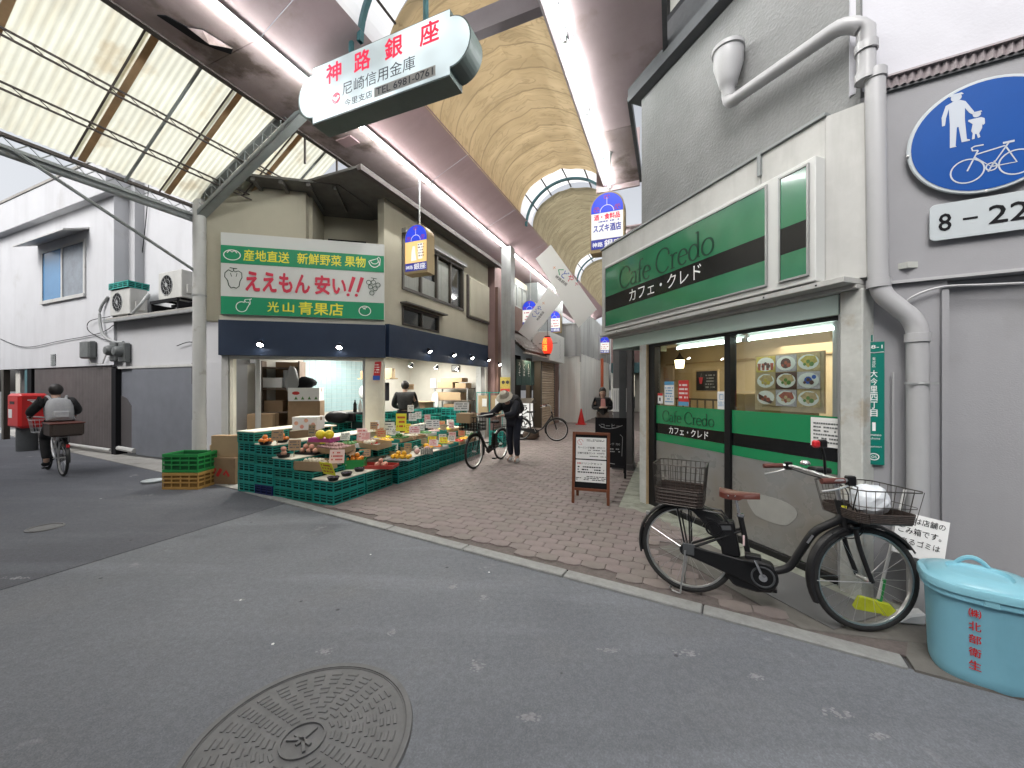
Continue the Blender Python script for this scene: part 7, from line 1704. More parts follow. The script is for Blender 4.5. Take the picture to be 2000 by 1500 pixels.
# ================================================================== BICYCLES
mat('bike_black', (.009, .009, .010), .42, noise=(6, .2)); mat('tyre', (.022, .022, .022), .8, noise=(20, .2)); mat('leather', (.115, .030, .020), .38, noise=(12, .2)); mat('wicker', (.06, .042, .035), .7, noise=(60, .5)); mat('wire_dark', (.07, .062, .055), .4, metal=.5); mat('grip', (.13, .04, .03), .6); mat('alu', (.55, .55, .55), .3, metal=.9); mat('reflector', (.6, .02, .03), .3)
mat('mudguard', (.013, .013, .014), .4); mat('plastic_bag', (.72, .76, .80), .4, noise=(5, .05))
def wheel(t, x, r, spokes=24, rim='alu'):
    w = thing('wheel', None, None); w.parent = t; w.location = (x, 0, r)
    MB().torus((0, 0, 0), r - .020, .020, 'y', 48, 10).build('tyre', 'tyre', w, smooth=True)
    MB().lathe([(r - .044, -.011), (r - .036, -.013), (r - .034, .0), (r - .036, .013), (r - .044, .011), (r - .047, .0), (r - .044, -.011)], seg=48).xf(Matrix.Rotation(R(90), 4, 'X')).build('rim', rim, w, smooth=True)
    mb = MB().tube([(0, -.045, 0), (0, .045, 0)], .014, 10); mb.lathe([(.0, -.03), (.03, -.03), (.03, -.024), (.014, -.02), (.014, .02), (.03, .024), (.03, .03), (0, .03)], seg=14).xf(Matrix.Rotation(R(90), 4, 'X')) if False else None
    mb.build('hub', rim, w, smooth=True)
    sp = MB()
    for k in range(spokes):
        a = 2 * math.pi * k / spokes; a2 = a + (.5 if k % 2 else -.5); s = .02 if k % 4 < 2 else -.02
        sp.tube([(.025 * math.cos(a2), s, .025 * math.sin(a2)), ((r - .044) * math.cos(a), 0, (r - .044) * math.sin(a))], .0011, 3, caps=False)
    sp.build('spokes', 'alu', w)
    return w
def arcpts(cx, cz, r, a0, a1, n=16): return [(cx + r * math.cos(R(a0 + (a1 - a0) * i / n)), 0, cz + r * math.sin(R(a0 + (a1 - a0) * i / n))) for i in range(n + 1)]
def fender(t, x, r, a0, a1):
    mb = MB(); n = 22; vs = []; fs = []
    for i in range(n + 1):
        a = R(a0 + (a1 - a0) * i / n)
        for j, (dy, dr) in enumerate(((-.028, .004), (-.024, .018), (0, .026), (.024, .018), (.028, .004))): vs.append((x + (r + dr) * math.cos(a), dy, r + (r + dr) * math.sin(a)))
    for i in range(n):
        for j in range(4): fs.append((i * 5 + j, i * 5 + j + 1, (i + 1) * 5 + j + 1, (i + 1) * 5 + j))
    return mb.add(vs, fs).build('mudguard', 'mudguard', t, smooth=True)
def basket(t, x0, x1, yw, z0, z1, flare=.03, wick=.0, n=9, m='wire_dark', rails=3):
    b = MB(); wr = .0022
    def ring(z, e):
        c = .035; X0, X1, Y = x0 - e, x1 + e, yw + e
        return [(X0 + c, -Y, z), (X1 - c, -Y, z), (X1, -Y + c, z), (X1, Y - c, z), (X1 - c, Y, z), (X0 + c, Y, z), (X0, Y - c, z), (X0, -Y + c, z), (X0 + c, -Y, z)]
    for k in range(rails + 1):
        f = k / rails; b.tube(ring(z0 + (z1 - z0) * f, flare * f), wr * (1.7 if k in (0, rails) else 1), 5)
    for k in range(n + 1):
        f = k / n
        for s in (-1, 1):
            x = x0 + .02 + (x1 - x0 - .04) * f; b.tube([(x, s * yw, z0), (x + (x - (x0 + x1) / 2) / ((x1 - x0) / 2) * flare, s * (yw + flare), z1)], wr, 4, caps=False)
        y = -yw + .02 + (2 * yw - .04) * f
        for X, s in ((x0, -1), (x1, 1)): b.tube([(X, y, z0), (X + s * flare, y * (1 + flare / yw), z1)], wr, 4, caps=False)
        b.tube([(x0, y, z0), (x1, y, z0)], wr, 4, caps=False)
    o = thing('basket', None, None); o.parent = t
    b.build('wires', m, o)
    if wick:
        e = flare * wick * .9; zt = z0 + (z1 - z0) * wick; w = MB()
        lo, hi = ring(z0 + .004, .001), ring(zt, e)
        for i in range(8): w.add([lo[i], lo[i + 1], hi[i + 1], hi[i]], [(0, 1, 2, 3)])
        w.add(lo[:8], [list(range(8))]); w.build('wicker', 'wicker', o)
        band = MB()
        for q in range(5):
            f = (q + .5) / 5; pts = [Vector(lo[i]) * (1 - f) + Vector(hi[i]) * f for i in range(9)]; band.tube(pts, .006, 5)
        band.build('wicker_weave', 'wicker', o)
    return o
def handlebar(t, x, z, w=.27, back=.28, drop=.0, m='alu'):
    P = [(x - back, -w, z + .02), (x - back * .45, -w * .96, z + .03), (x - .04, -w * .45, z + .01), (x + .01, 0, z - .01), (x - .04, w * .45, z + .01), (x - back * .45, w * .96, z + .03), (x - back, w, z + .02)]
    o = MB().tube(smoothpath(P, 5), .011, 8).build('handlebar', m, t, smooth=True)
    for s in (-1, 1):
        MB().tube([(x - back - .005, s * w, z + .02), (x - back + .115, s * w * .985, z + .027)], .016, 10).build('grip', 'grip', o, smooth=True)
        MB().tube(bezier((x - back + .17, s * w * .97, z + .02), (x - back + .10, s * (w + .01), z - .02), (x - back - .0, s * (w - .005), z - .035), 6), .005, 6).build('brake_lever', 'alu', o, smooth=True)
        MB().box(x - back + .13, x - back + .175, s * w * .97 - .018, s * w * .97 + .018, z + .0, z + .055).build('clamp', 'black', o, bevel=.006)
    return o
def saddle(t, x, z, m='leather'):
    mb = MB(); n = 12; vs = []; fs = []
    for i in range(n + 1):
        f = i / n; X = x - .115 + .24 * f; hw = .075 * (1 - f) ** .8 + .017 if f > .12 else .052 + .28 * f
        zc = z + .018 * (1 - f) ** 2 + .012 * f ** 2 - .008
        for j, (q, dz) in enumerate(((-1, -.045), (-.92, -.012), (-.5, .004), (0, .006), (.5, .004), (.92, -.012), (1, -.045))): vs.append((X, hw * q, zc + dz + (.012 if abs(q) == 1 and f > .5 else 0)))
    for i in range(n):
        for j in range(6): fs.append((i * 7 + j, i * 7 + 7 + j, i * 7 + 8 + j, i * 7 + 1 + j))
    fs.append(list(range(7))); mb.add(vs, fs); o = mb.build('saddle', m, t, smooth=True)
    rv = MB()
    for (dx, yy) in ((-.10, -.05), (-.06, -.085), (-.02, -.07), (.09, -.018)): rv.ball((x + dx, yy, z - .018), .006, 6)
    rv.build('rivets', 'chrome', o); MB().tube([(x - .06, 0, z - .02), (x, 0, z - .055), (x + .06, 0, z - .02)], .006, 6).build('rail', 'chrome', o)
    return o
# ---- the black electric bicycle by the cafe
bk = fthing('electric_bicycle', 'black step-through electric bicycle with brown saddle and wire baskets parked before the cafe window', 'bicycle', 'bike', 0, 0, .022)
bk.rotation_euler = (R(-3), 0, R(-30.4))
Lw = 1.0; r = .312
wheel(bk, 0, r); wheel(bk, Lw, r)
fender(bk, 0, r, 20, 196); fender(bk, Lw, r, 32, 208)
MB().tube(smoothpath([(.885, 0, .72), (.855, 0, .655), (.74, 0, .56), (.665, 0, .42), (.60, 0, .305), (.50, 0, .262), (.42, 0, .262)], 6), [.027] * 0 or .024, 12).build('down_tube', 'bike_black', bk, smooth=True)
MB().tube([(.858, 0, .78), (.895, 0, .60)], .024, 12).build('head_tube', 'bike_black', bk, smooth=True)
MB().tube([(.395, 0, .27), (.335, 0, .60)], .018, 10).build('seat_tube', 'bike_black', bk, smooth=True)
MB().tube([(.335, 0, .58), (.305, 0, .72)], .012, 10).build('seat_post', 'chrome', bk, smooth=True)
MB().box(.315, .36, -.02, .02, .585, .61).build('seat_clamp', 'chrome', bk, bevel=.005)
saddle(bk, .325, .752)
for s in (-1, 1):
    MB().tube([(.42, s * .035, .25), (.0, s * .06, r)], .011, 8).build('chain_stay', 'bike_black', bk, smooth=True)
    MB().tube([(.34, s * .03, .50), (.0, s * .06, r)], .009, 8).build('seat_stay', 'bike_black', bk, smooth=True)
    MB().tube(smoothpath([(.915, s * .045, .625), (.935, s * .055, .50), (Lw, s * .055, r)], 5), .013, 8).build('fork_leg', 'bike_black', bk, smooth=True)
MB().box(.88, .94, -.065, .065, .615, .645).build('fork_crown', 'bike_black', bk, bevel=.01)
MB().tube([(.86, 0, .775), (.838, 0, .885)], .013, 10).build('stem', 'alu', bk, smooth=True)
handlebar(bk, .83, .915, .27, .26)
# battery, drive unit, chain case
MB().box(-.055, .055, -.045, .045, -.0, .235).xf(Matrix.Translation((.285, 0, .315)) @ Matrix.Rotation(R(-10), 4, 'Y')).build('battery', 'black', bk, bevel=.012)
bt = MB().box(-.03, .03, -.048, -.045, .18, .21).xf(Matrix.Translation((.285, 0, .315)) @ Matrix.Rotation(R(-10), 4, 'Y')).build('battery_panel', 'dark_trim', bk)
MB().box(.35, .362, -.02, -.018, .40, .47).box(.352, .362, -.021, -.019, .41, .44).build('battery_label', 'card_pink', bk)
mb = MB()
pts = [(.24, .20), (.30, .13), (.43, .12), (.52, .14), (.55, .22), (.52, .31), (.42, .33), (.30, .30), (.26, .27)]
mb.prism(pts, -.05, .05).build('drive_unit', 'black', bk, bevel=.012)
cc = [(0.02, r - .038), (.42, .168)] + [(.46 + .088 * math.cos(R(a)), .238 + .088 * math.sin(R(a))) for a in range(-100, 81, 15)] + [(.40, .318), (.02, r + .038)] + [(.0 + .04 * math.cos(R(a)), r + .04 * math.sin(R(a))) for a in range(100, 261, 20)]
MB().prism(cc, -.072, -.056).build('chain_case', 'black', bk, bevel=.006)
MB().torus((.462, -.074, .238), .062, .006, 'y', 28, 6).build('case_ring', 'dark_trim', bk, smooth=True)
cr_ = MB().tube([(.462, -.085, .238), (.405, -.088, .375)], .010, 8).build('crank', 'chrome', bk, smooth=True)
MB().lathe([(0, -.012), (.022, -.012), (.024, .0), (0, .004)], (0, 0, 0), 16).xf(Matrix.Translation((.462, -.09, .238)) @ Matrix.Rotation(R(90), 4, 'X')).build('axle_cap', 'chrome', cr_, smooth=True)
MB().box(.36, .45, -.16, -.09, .365, .388).build('pedal', 'black', bk, bevel=.004); MB().box(.46, .55, .09, .16, .09, .115).build('pedal', 'black', bk, bevel=.004); MB().tube([(.462, .06, .238), (.505, .085, .10)], .010, 8).build('crank', 'chrome', bk, smooth=True)
# dress guard over the rear wheel
g_ = [(-.02, .60), (.03, .645), (.16, .60), (.26, .50), (.29, .34), (.22, .37), (.16, .45), (.10, .53), (.04, .585)]
for y in (-.040, .036): MB().prism(g_, y, y + .004).build('dress_guard', 'mudguard', bk, bevel=.001)
MB().prism([(.12, .56), (.19, .55), (.25, .46), (.23, .42), (.17, .47)], -.048, -.041).build('lock', 'black', bk, bevel=.003)
MB().torus((.175, -.05, .49), .045, .007, 'y', 20, 6).build('lock_ring', 'black', bk, smooth=True)
for s in (-1, 1):
    MB().tube([(0, s * .055, r), (-.055, s * .07, .60)], .006, 6).build('carrier_stay', 'bike_black', bk)
    MB().tube([(.03, s * .055, r), (.02, s * .07, .61)], .006, 6).build('carrier_stay', 'bike_black', bk)
    MB().tube([(-.16, s * .06, .615), (.22, s * .05, .60), (.30, s * .03, .50)], .007, 6).build('carrier_rail', 'bike_black', bk)
MB().tube([(-.29, 0, .44), (.0, -.06, r)], .003, 5).build('guard_stay', 'alu', bk); MB().tube([(.70, -.035, .30), (Lw, -.06, r)], .003, 5).build('guard_stay', 'alu', bk)
basket(bk, -.19, .11, .155, .635, .915, .022, .42, 9)
basket(bk, .865, 1.165, .165, .685, .875, .03, .30, 6, rails=2)
MB().box(.87, .95, -.03, .03, .60, .70).build('basket_bracket', 'black', bk, bevel=.01); MB().box(.94, 1.02, -.045, .045, .64, .68).build('front_lamp', 'black', bk, bevel=.012)
MB().lathe([(.0, -.01), (.02, -.01), (.022, .012), (0, .018)], (-.265, 0, .515), 12).build('rear_reflector', 'alu', bk, smooth=True)
MB().tube(smoothpath([(.0, .075, r), (-.01, .08, .18), (-.025, .085, .02)], 4), .007, 8).build('stand', 'alu', bk, smooth=True)
MB().tube([(0, -.075, r), (-.03, -.085, .01), (-.085, -.06, .008), (-.11, -.02, .008), (-.105, .03, .008), (-.06, .07, .008), (-.025, .085, .01)], .006, 8).build('stand', 'alu', bk, smooth=True)
MB().box(-.02, .06, -.075, -.06, r - .03, r + .05).build('stand_plate', 'dark_trim', bk, bevel=.006)
ho = MB().tube([(.80, .03, .93), (.76, -.02, 1.04), (.72, -.05, 1.12)], .008, 8).build('umbrella_holder', 'black', bk, smooth=True)
MB().box(.705, .745, -.075, -.03, 1.10, 1.15).build('holder_clamp', 'black', ho, bevel=.008); MB().box(.665, .705, -.075, -.04, 1.10, 1.145).build('holder_knob', 'reflector', ho, bevel=.01)
MB().lathe([(0, .0), (.028, 0), (.03, .012), (.02, .026), (0, .03)], (.78, .18, .965), 14).build('bell', 'chrome', bk, smooth=True)
MB().box(.80, .90, .10, .20, .92, .955).build('display', 'black', bk, bevel=.01)
cbl = MB()
for s, zz in ((-1, .93), (1, .94)): cbl.tube(smoothpath([(.69, s * .26, zz), (.80, s * .2, .90), (.92, s * .06, .86), (.93, s * .02, .76), (.90, s * .03, .66)], 4), .0035, 5)
cbl.tube(smoothpath([(.93, -.03, .74), (.96, -.05, .62), (.90, -.04, .56), (.80, -.02, .58)], 4), .0035, 5)
cbl.build('cables', 'black', bk, smooth=True)
MB().box(-.006, .006, -.026, -.022, 0, .06).xf(Matrix.Translation((.70, 0, .49)) @ Matrix.Rotation(R(28), 4, 'Y')).build('frame_lettering', 'alu', bk)
MB().box(.868, .892, -.028, -.02, .735, .75).build('frame_badge', 'card_yellow', bk)
SA = Vector((.875, 0, 0)); SM = Matrix.Translation(SA) @ Matrix.Rotation(R(27), 4, 'Z') @ Matrix.Translation(-SA); seen_ = {}
for o in list(bk.children):
    n = o.name.split('.')[0]; seen_[n] = seen_.get(n, 0) + 1
    xs = [v.co.x for v in o.data.vertices] if o.type == 'MESH' else [o.location.x if n == 'wheel' else (1 if seen_[n] == 2 else 0)]
    if (n in ('fork_leg', 'fork_crown', 'stem', 'handlebar', 'basket_bracket', 'front_lamp', 'umbrella_holder', 'bell', 'display', 'cables')) or (n in ('mudguard', 'guard_stay') and max(xs) > .9) or (n == 'wheel' and xs[0] > .5) or (n == 'basket' and min(v.co.x for v in o.children[0].data.vertices) > .5):
        o.matrix_basis = SM @ o.matrix_basis
def sp_(x, y, z): return bk.matrix_basis @ (SM @ Vector((x, y, z - .022)))
pb_ = crumple((0, 0, 0), .085, 21, 1.15, 1.0, 1.15, 26)
pbo = pb_.build('plastic_bag', 'plastic_bag', None, smooth=False); M = bk.matrix_basis.copy(); pbo.location = sp_(1.06, .02, .80); tag(pbo, 'crumpled white plastic bag lying in the front basket of the electric bicycle', 'bag')
hl = thing('brown_liner', 'brown wicker pad lying in the front basket under the white bag', 'pad', sp_(.95, 0, .712), R(-3.4)); MB().box(-.05, .03, -.1, .1, 0, .03).build('pad', 'wicker', hl, bevel=.01)
# ---- simpler bicycles
def city_bike(lab, loc, rz, m='bike_black', L_=1.0, r=.31, rear_box=False, front='basket', batt=False, tilt=0, steer=0, group=None, rear_basket=False):
    t = thing('bicycle', lab, 'bicycle', loc, rz, group); t.rotation_euler = (R(tilt), 0, rz)
    wheel(t, 0, r, 16); wheel(t, L_, r, 16); fender(t, 0, r, 20, 190); fender(t, L_, r, 35, 200)
    MB().tube(smoothpath([(.87 * L_, 0, .70), (.72, 0, .48), (.58, 0, .31), (.42, 0, .26)], 5), .019, 8).tube([(.86, 0, .80), (.90, 0, .60)], .019, 8).tube([(.41, 0, .26), (.31, 0, .74)], .014, 8).build('frame', m, t, smooth=True)
    st_ = MB()
    for s in (-1, 1): st_.tube([(.42, s * .03, .26), (0, s * .05, r)], .009, 6).tube([(.34, s * .02, .56), (0, s * .05, r)], .008, 6)
    st_.build('stays', m, t)
    for s in (-1, 1): MB().tube([(.90, s * .04, .62), (.94, s * .05, .5), (L_, s * .05, r)], .011, 6).build('fork_leg', m, t)
    MB().tube([(.86, 0, .78), (.84, 0, .93)], .011, 8).build('stem', 'alu', t); handlebar(t, .83, .95, .26, .24); saddle(t, .30, .80, 'black')
    MB().prism([(.02, r - .03), (.42, .18), (.53, .25), (.42, .33), (.02, r + .03)], -.06, -.048).build('chain_case', 'mudguard', t)
    MB().tube([(.43, -.07, .25), (.38, -.08, .38)], .008, 6).build('crank', 'alu', t); MB().box(.34, .42, -.15, -.08, .37, .39).build('pedal', 'black', t); MB().box(.44, .52, .08, .15, .10, .12).build('pedal', 'black', t)
    MB().tube([(-.16, -.05, .66), (.2, -.05, .66), (.2, .05, .66), (-.16, .05, .66), (-.16, -.05, .66)], .006, 5).tube([(0, -.05, r), (-.05, -.05, .66)], .005, 5).tube([(0, .05, r), (-.05, .05, .66)], .005, 5).build('carrier', m, t)
    if batt: MB().box(.22, .33, -.04, .04, .32, .56).build('battery', 'black', t, bevel=.01)
    if front == 'basket': basket(t, .92, 1.20, .16, .68, .90, .03, .0, 6, m)
    if front == 'crate':
        b = MB(); b.box(.92, 1.22, -.19, .19, .70, .71); e = .006
        for k in range(7):
            for z in (.71,): 
                b.box(.92 + k * .047, .932 + k * .047, -.19, -.184, z, .94).box(.92 + k * .047, .932 + k * .047, .184, .19, z, .94)
                b.box(1.214, 1.22, -.19 + k * .058, -.178 + k * .058, z, .94).box(.92, .926, -.19 + k * .058, -.178 + k * .058, z, .94)
        for z in (.72, .78, .84, .93): b.box(.92, 1.22, -.192, -.183, z, z + .014).box(.92, 1.22, .183, .192, z, z + .014).box(1.213, 1.222, -.19, .19, z, z + .014).box(.919, .927, -.19, .19, z, z + .014)
        b.build('basket', 'black', t)
    if rear_box: MB().box(-.30, .14, -.19, .19, .68, .90).build('rear_box', 'wicker', t, bevel=.03); MB().box(-.31, .15, -.2, .2, .885, .905).build('box_rim', 'leather', t, bevel=.008)
    if rear_basket: basket(t, -.26, .1, .15, .68, .90, .02, .0, 6, 'bike_black')
    MB().box(-.31, -.30, -.02, .02, .50, .55).build('reflector', 'reflector', t)
    return t
city_bike('black electric bicycle with a crate basket, pushed past the fruit stall', fr('arc', -3.20, 7.15, .022), math.atan2(6.93 - 7.93, -.76 + .26), batt=True, front='crate', rear_basket=True, L_=1.02)
cbx = cbox('cardboard_box', 'brown carton in the crate basket of the bicycle by the fruit stall', fr('arc', -3.36, 6.0, .86), R(-22), .28, .24, .17, 'cardboard')
city_bike('bicycle with a brown box behind the saddle, ridden away on the left', Vector((-7.50, 6.42, .006)), math.atan2(.58, -1.0), 'alu', rear_box=True, L_=1.0)
city_bike('dark bicycle parked beside the lit standing sign', fr('arc', -3.85, 9.9, .022), R(-12), front='none')
city_bike('dark bicycle parked between the grey column and the cafe pillar', fr('arc', -.15, 9.4, .022), R(55), front='none')
# ================================================================== PEOPLE
mat('skin', (.50, .32, .24), .55); mat('hair', (.015, .012, .011), .5); mat('jacket_black', (.014, .014, .016), .75, noise=(5, .4)); mat('jacket_navy', (.012, .014, .024), .8, noise=(5, .4)); mat('trousers', (.012, .015, .028), .8); mat('brown_cloth', (.10, .075, .06), .8); mat('shoe', (.55, .56, .56), .6); mat('bag_grey', (.34, .345, .36), .8, noise=(8, .15), bump=(40, .4, .01)); mat('hat', (.48, .44, .36), .85, noise=(10, .15)); mat('pinkshirt', (.52, .24, .22), .7)
def skin_mesh(name, nodes, edges, m, parent, sub=2):
    names = list(nodes); me = bpy.data.meshes.new(name); me.from_pydata([nodes[n][0] for n in names], [(names.index(a), names.index(b)) for a, b in edges], [])
    o = bpy.data.objects.new(name, me); COL.objects.link(o)
    md = o.modifiers.new('skin', 'SKIN'); md.use_smooth_shade = True; o.modifiers.new('sub', 'SUBSURF').levels = sub
    if not me.skin_vertices: 
        bm = bmesh.new(); bm.from_mesh(me); bm.verts.layers.skin.verify(); bm.to_mesh(me); bm.free()
    for i, n in enumerate(names):
        rr = nodes[n][1]; rr = rr if isinstance(rr, tuple) else (rr, rr)
        me.skin_vertices[0].data[i].radius = rr; me.skin_vertices[0].data[i].use_root = (i == 0)
    bpy.context.view_layer.update()
    m2 = bpy.data.meshes.new_from_object(o.evaluated_get(bpy.context.evaluated_depsgraph_get())); bpy.data.objects.remove(o); bpy.data.meshes.remove(me)
    m2.materials.clear(); m2.materials.append(M_(m)); m2.name = name
    o = bpy.data.objects.new(name, m2); COL.objects.link(o); o.parent = parent
    return o
def person(lab, loc, rz, J, jacket, legs, hairm='hair', hat=None, hair_long=False, shoes='shoe', shirt=None, fingers=True):
    """J: joints dict (x forward, y left, z up)"""
    t = thing('person', lab, 'person', loc, rz)
    V = Vector; nodes = {}; E = []
    pel, ch, nk, hd = V(J['pelvis']), V(J['chest']), V(J['neck']), V(J['head'])
    nodes['pelvis'] = (pel, (.105, .085)); nodes['waist'] = ((pel + ch) / 2, (.10, .08)); nodes['chest'] = (ch, (.10, .07)); nodes['neck'] = (nk, .045); nodes['head'] = (hd, (.080, .088)); nodes['crown'] = (hd + (hd - nk).normalized() * .07, .062)
    E += [('pelvis', 'waist'), ('waist', 'chest'), ('chest', 'neck'), ('neck', 'head'), ('head', 'crown')]
    for s in 'LR':
        sh, el, ha = V(J['sh' + s]), V(J['el' + s]), V(J['ha' + s])
        nodes['sh' + s] = (sh, .028); nodes['el' + s] = (el, .028); nodes['wr' + s] = (ha, .022); d = (ha - el).normalized(); palm = ha + d * .055; nodes['palm' + s] = (palm, (.028, .018))
        E += [('chest', 'sh' + s), ('sh' + s, 'el' + s), ('el' + s, 'wr' + s), ('wr' + s, 'palm' + s)]
        if fingers:
            side = d.cross(V((0, 0, 1))).normalized(); dn = V((0, 0, -1))
            for k in range(4):
                b = palm + side * (.012 * (k - 1.5)) + d * .03; tp = b + d * .018 + dn * (.025 + .004 * (k in (1, 2)))
                nodes['f%d%s' % (k, s)] = (b, .0085); nodes['g%d%s' % (k, s)] = (tp, .0075); E += [('palm' + s, 'f%d%s' % (k, s)), ('f%d%s' % (k, s), 'g%d%s' % (k, s))]
            nodes['th' + s] = (ha + d * .04 + side * .03 * (1 if s == 'L' else -1) + dn * .015, .009); E.append(('wr' + s, 'th' + s))
        hp, kn, an, to = V(J['hip' + s]), V(J['kn' + s]), V(J['an' + s]), V(J['to' + s])
        nodes['hip' + s] = (hp, .082); nodes['kn' + s] = (kn, .056); nodes['an' + s] = (an, .036); nodes['to' + s] = (to, (.035, .025)); E += [('pelvis', 'hip' + s), ('hip' + s, 'kn' + s), ('kn' + s, 'an' + s), ('an' + s, 'to' + s)]
    skin_mesh('body', nodes, E, 'skin', t)
    up = V((0, 0, 1)); jn = {}; JE = []
    low = pel * .85 + ch * .15 if not J.get('long') else pel + V((0, 0, -.08))
    jn['waist'] = ((pel + ch) / 2, (.125, .115)); jn['hem'] = (low, (.14, .125)); jn['chest'] = (ch, (.15, .125)); jn['collar'] = (nk * .75 + ch * .25, (.075, .07)); JE += [('waist', 'hem'), ('waist', 'chest'), ('chest', 'collar')]
    for s in 'LR':
        sh, el, ha = V(J['sh' + s]), V(J['el' + s]), V(J['ha' + s]); jn['sh' + s] = (sh, .088); jn['el' + s] = (el, .068); jn['cu' + s] = (ha - (ha - el).normalized() * .03, .042); JE += [('chest', 'sh' + s), ('sh' + s, 'el' + s), ('el' + s, 'cu' + s)]
    skin_mesh('jacket', jn, JE, jacket, t)
    tn = {'pelvis': (pel + V((0, 0, -.01)), (.125, .11))}; TE = []
    for s in 'LR':
        hp, kn, an = V(J['hip' + s]), V(J['kn' + s]), V(J['an' + s]); tn['hip' + s] = (hp, .098); tn['kn' + s] = (kn, .072); tn['an' + s] = (an + (kn - an) * .06, .055); TE += [('pelvis', 'hip' + s), ('hip' + s, 'kn' + s), ('kn' + s, 'an' + s)]
    skin_mesh('trousers', tn, TE, legs, t)
    for s in 'LR':
        an, to = V(J['an' + s]), V(J['to' + s]); skin_mesh('shoe', {'h': (an + V((-.01, 0, -.035)), (.062, .055)), 'm': ((an + to) / 2 + V((0, 0, -.015)), (.060, .048)), 't': (to, (.058, .042))}, [('h', 'm'), ('m', 't')], shoes, t, 1)
    f = (V(J['face'])).normalized(); ax = (hd - nk).normalized()
    # hair cap
    mb = MB().ball((0, 0, 0), .105, 16, .92, .95, 1.02)
    q = f.to_track_quat('X', 'Z').to_matrix().to_4x4()
    hb = MB().ball((-.036, 0, .012), .098, 16, .92, .90, 1.10); hb.v = [v for v in hb.v]
    o = hb.xf(Matrix.Translation(hd + ax * .02) @ q).build('hair', hairm, t, smooth=True)
    if hair_long: MB().ball((-.065, 0, -.05), .085, 14, .6, 1.0, 1.2).xf(Matrix.Translation(hd) @ q).build('hair', hairm, t, smooth=True)
    M = Matrix.Translation(hd) @ q
    if not hat:
        mb = MB().ball((.066, .026, .012), .0095, 8).ball((.066, -.026, .012), .0095, 8); mb.xf(M).build('eyes', 'hair', t)
    MB().add([(.072, -.011, -.02), (.072, .011, -.02), (.092, 0, -.018), (.074, 0, .018)], [(0, 2, 3), (2, 1, 3), (0, 1, 2)]).xf(M).build('nose', 'skin', t)
    MB().box(.069, .074, -.016, .016, -.045, -.038).xf(M).build('mouth', 'pinkshirt', t)
    for s in (-1, 1): MB().ball((.0, s * .078, -.005), .02, 8, .6, .35, 1).xf(M).build('ear', 'skin', t, smooth=True)
    if hat:
        MB().lathe([(0, .125), (.06, .118), (.088, .07), (.095, .03), (.155, .0), (.158, .006), (.10, .04)], seg=22).xf(Matrix.Translation(hd + ax * .02) @ Matrix.Rotation(R(12), 4, 'Y') @ q).build('sun_hat', 'hat', t, smooth=True)
    return t
def shell2(prof, sx, sy): return shell(MB(), prof, sx, sy)
# cyclist on the left, seen from behind
a = math.atan2(.58, -1.0)
c1 = person('person in black riding away on a bicycle, wearing a pale grey backpack', Vector((-7.50, 6.42, .006)), a, dict(
    pelvis=(.27, 0, .87), chest=(.36, 0, 1.17), neck=(.42, 0, 1.31), head=(.455, 0, 1.41), face=(1, 0, .05), shL=(.37, .17, 1.24), shR=(.37, -.17, 1.24), elL=(.48, .27, 1.06), elR=(.48, -.27, 1.06), haL=(.62, .25, 1.0), haR=(.62, -.25, 1.0),
    hipL=(.30, .08, .84), hipR=(.30, -.08, .84), knL=(.58, .10, .62), knR=(.60, -.10, .72), anL=(.46, .10, .22), anR=(.42, -.11, .46), toL=(.57, .10, .15), toR=(.53, -.11, .40)), 'jacket_black', 'jacket_black', shoes='black')
bp_ = thing('backpack', 'pale grey backpack worn by the cyclist on the left', 'backpack', c1.location, a)
mb = shell2([(.001, -.19), (.13, -.19), (.155, -.17), (.162, -.05), (.158, .08), (.13, .17), (.08, .205), (.001, .21)], .62, 1.0); mb.xf(Matrix.Translation((.20, 0, 1.09)) @ Matrix.Rotation(R(16), 4, 'Y')).build('main_bag', 'bag_grey', bp_, smooth=True)
MB().box(-.03, .02, -.10, .10, -.13, .0).xf(Matrix.Translation((.10, 0, 1.08)) @ Matrix.Rotation(R(16), 4, 'Y')).build('pocket', 'bag_grey', bp_, bevel=.02)
for s in (-1, 1): MB().tube(smoothpath([(.26, s * .08, 1.26), (.36, s * .11, 1.33), (.47, s * .12, 1.26), (.45, s * .12, 1.08), (.30, s * .13, .98)], 4), .018, 6).build('strap', 'bag_grey', bp_, smooth=True)
MB().tube(bezier((.24, -.03, 1.28), (.22, 0, 1.34), (.24, .03, 1.28), 6), .006, 5).build('loop', 'bag_grey', bp_)
# person bending over the bicycle
a2 = math.atan2(6.93 - 7.93, -.78 + .26); loc2 = Vector((.02, 7.55, .022))
c2 = person('person in black with a pale sun hat and backpack, bending over a bicycle', loc2, a2, dict(
    pelvis=(-.05, 0, .82), chest=(.20, .03, 1.10), neck=(.33, .04, 1.20), head=(.43, .05, 1.27), face=(.8, .1, -.45), shL=(.22, .18, 1.14), shR=(.22, -.13, 1.13), elL=(.45, .22, .96), elR=(.42, -.26, .93), haL=(.66, .12, .96), haR=(.62, -.42, .96),
    hipL=(-.04, .08, .80), hipR=(-.04, -.08, .80), knL=(.03, .09, .44), knR=(-.02, -.09, .44), anL=(-.02, .09, .09), anR=(-.10, -.09, .09), toL=(.12, .10, .035), toR=(.04, -.10, .035)), 'jacket_navy', 'trousers', hat=True)
bp2 = thing('backpack', 'black backpack on the person in the sun hat', 'backpack', loc2, a2); shell2([(.001, -.2), (.12, -.2), (.145, -.17), (.15, -.05), (.145, .08), (.12, .17), (.07, .2), (.001, .205)], .7, 1.0).xf(Matrix.Translation((-.02, .03, 1.14)) @ Matrix.Rotation(R(42), 4, 'Y')).build('main_bag', 'jacket_black', bp2, smooth=True)
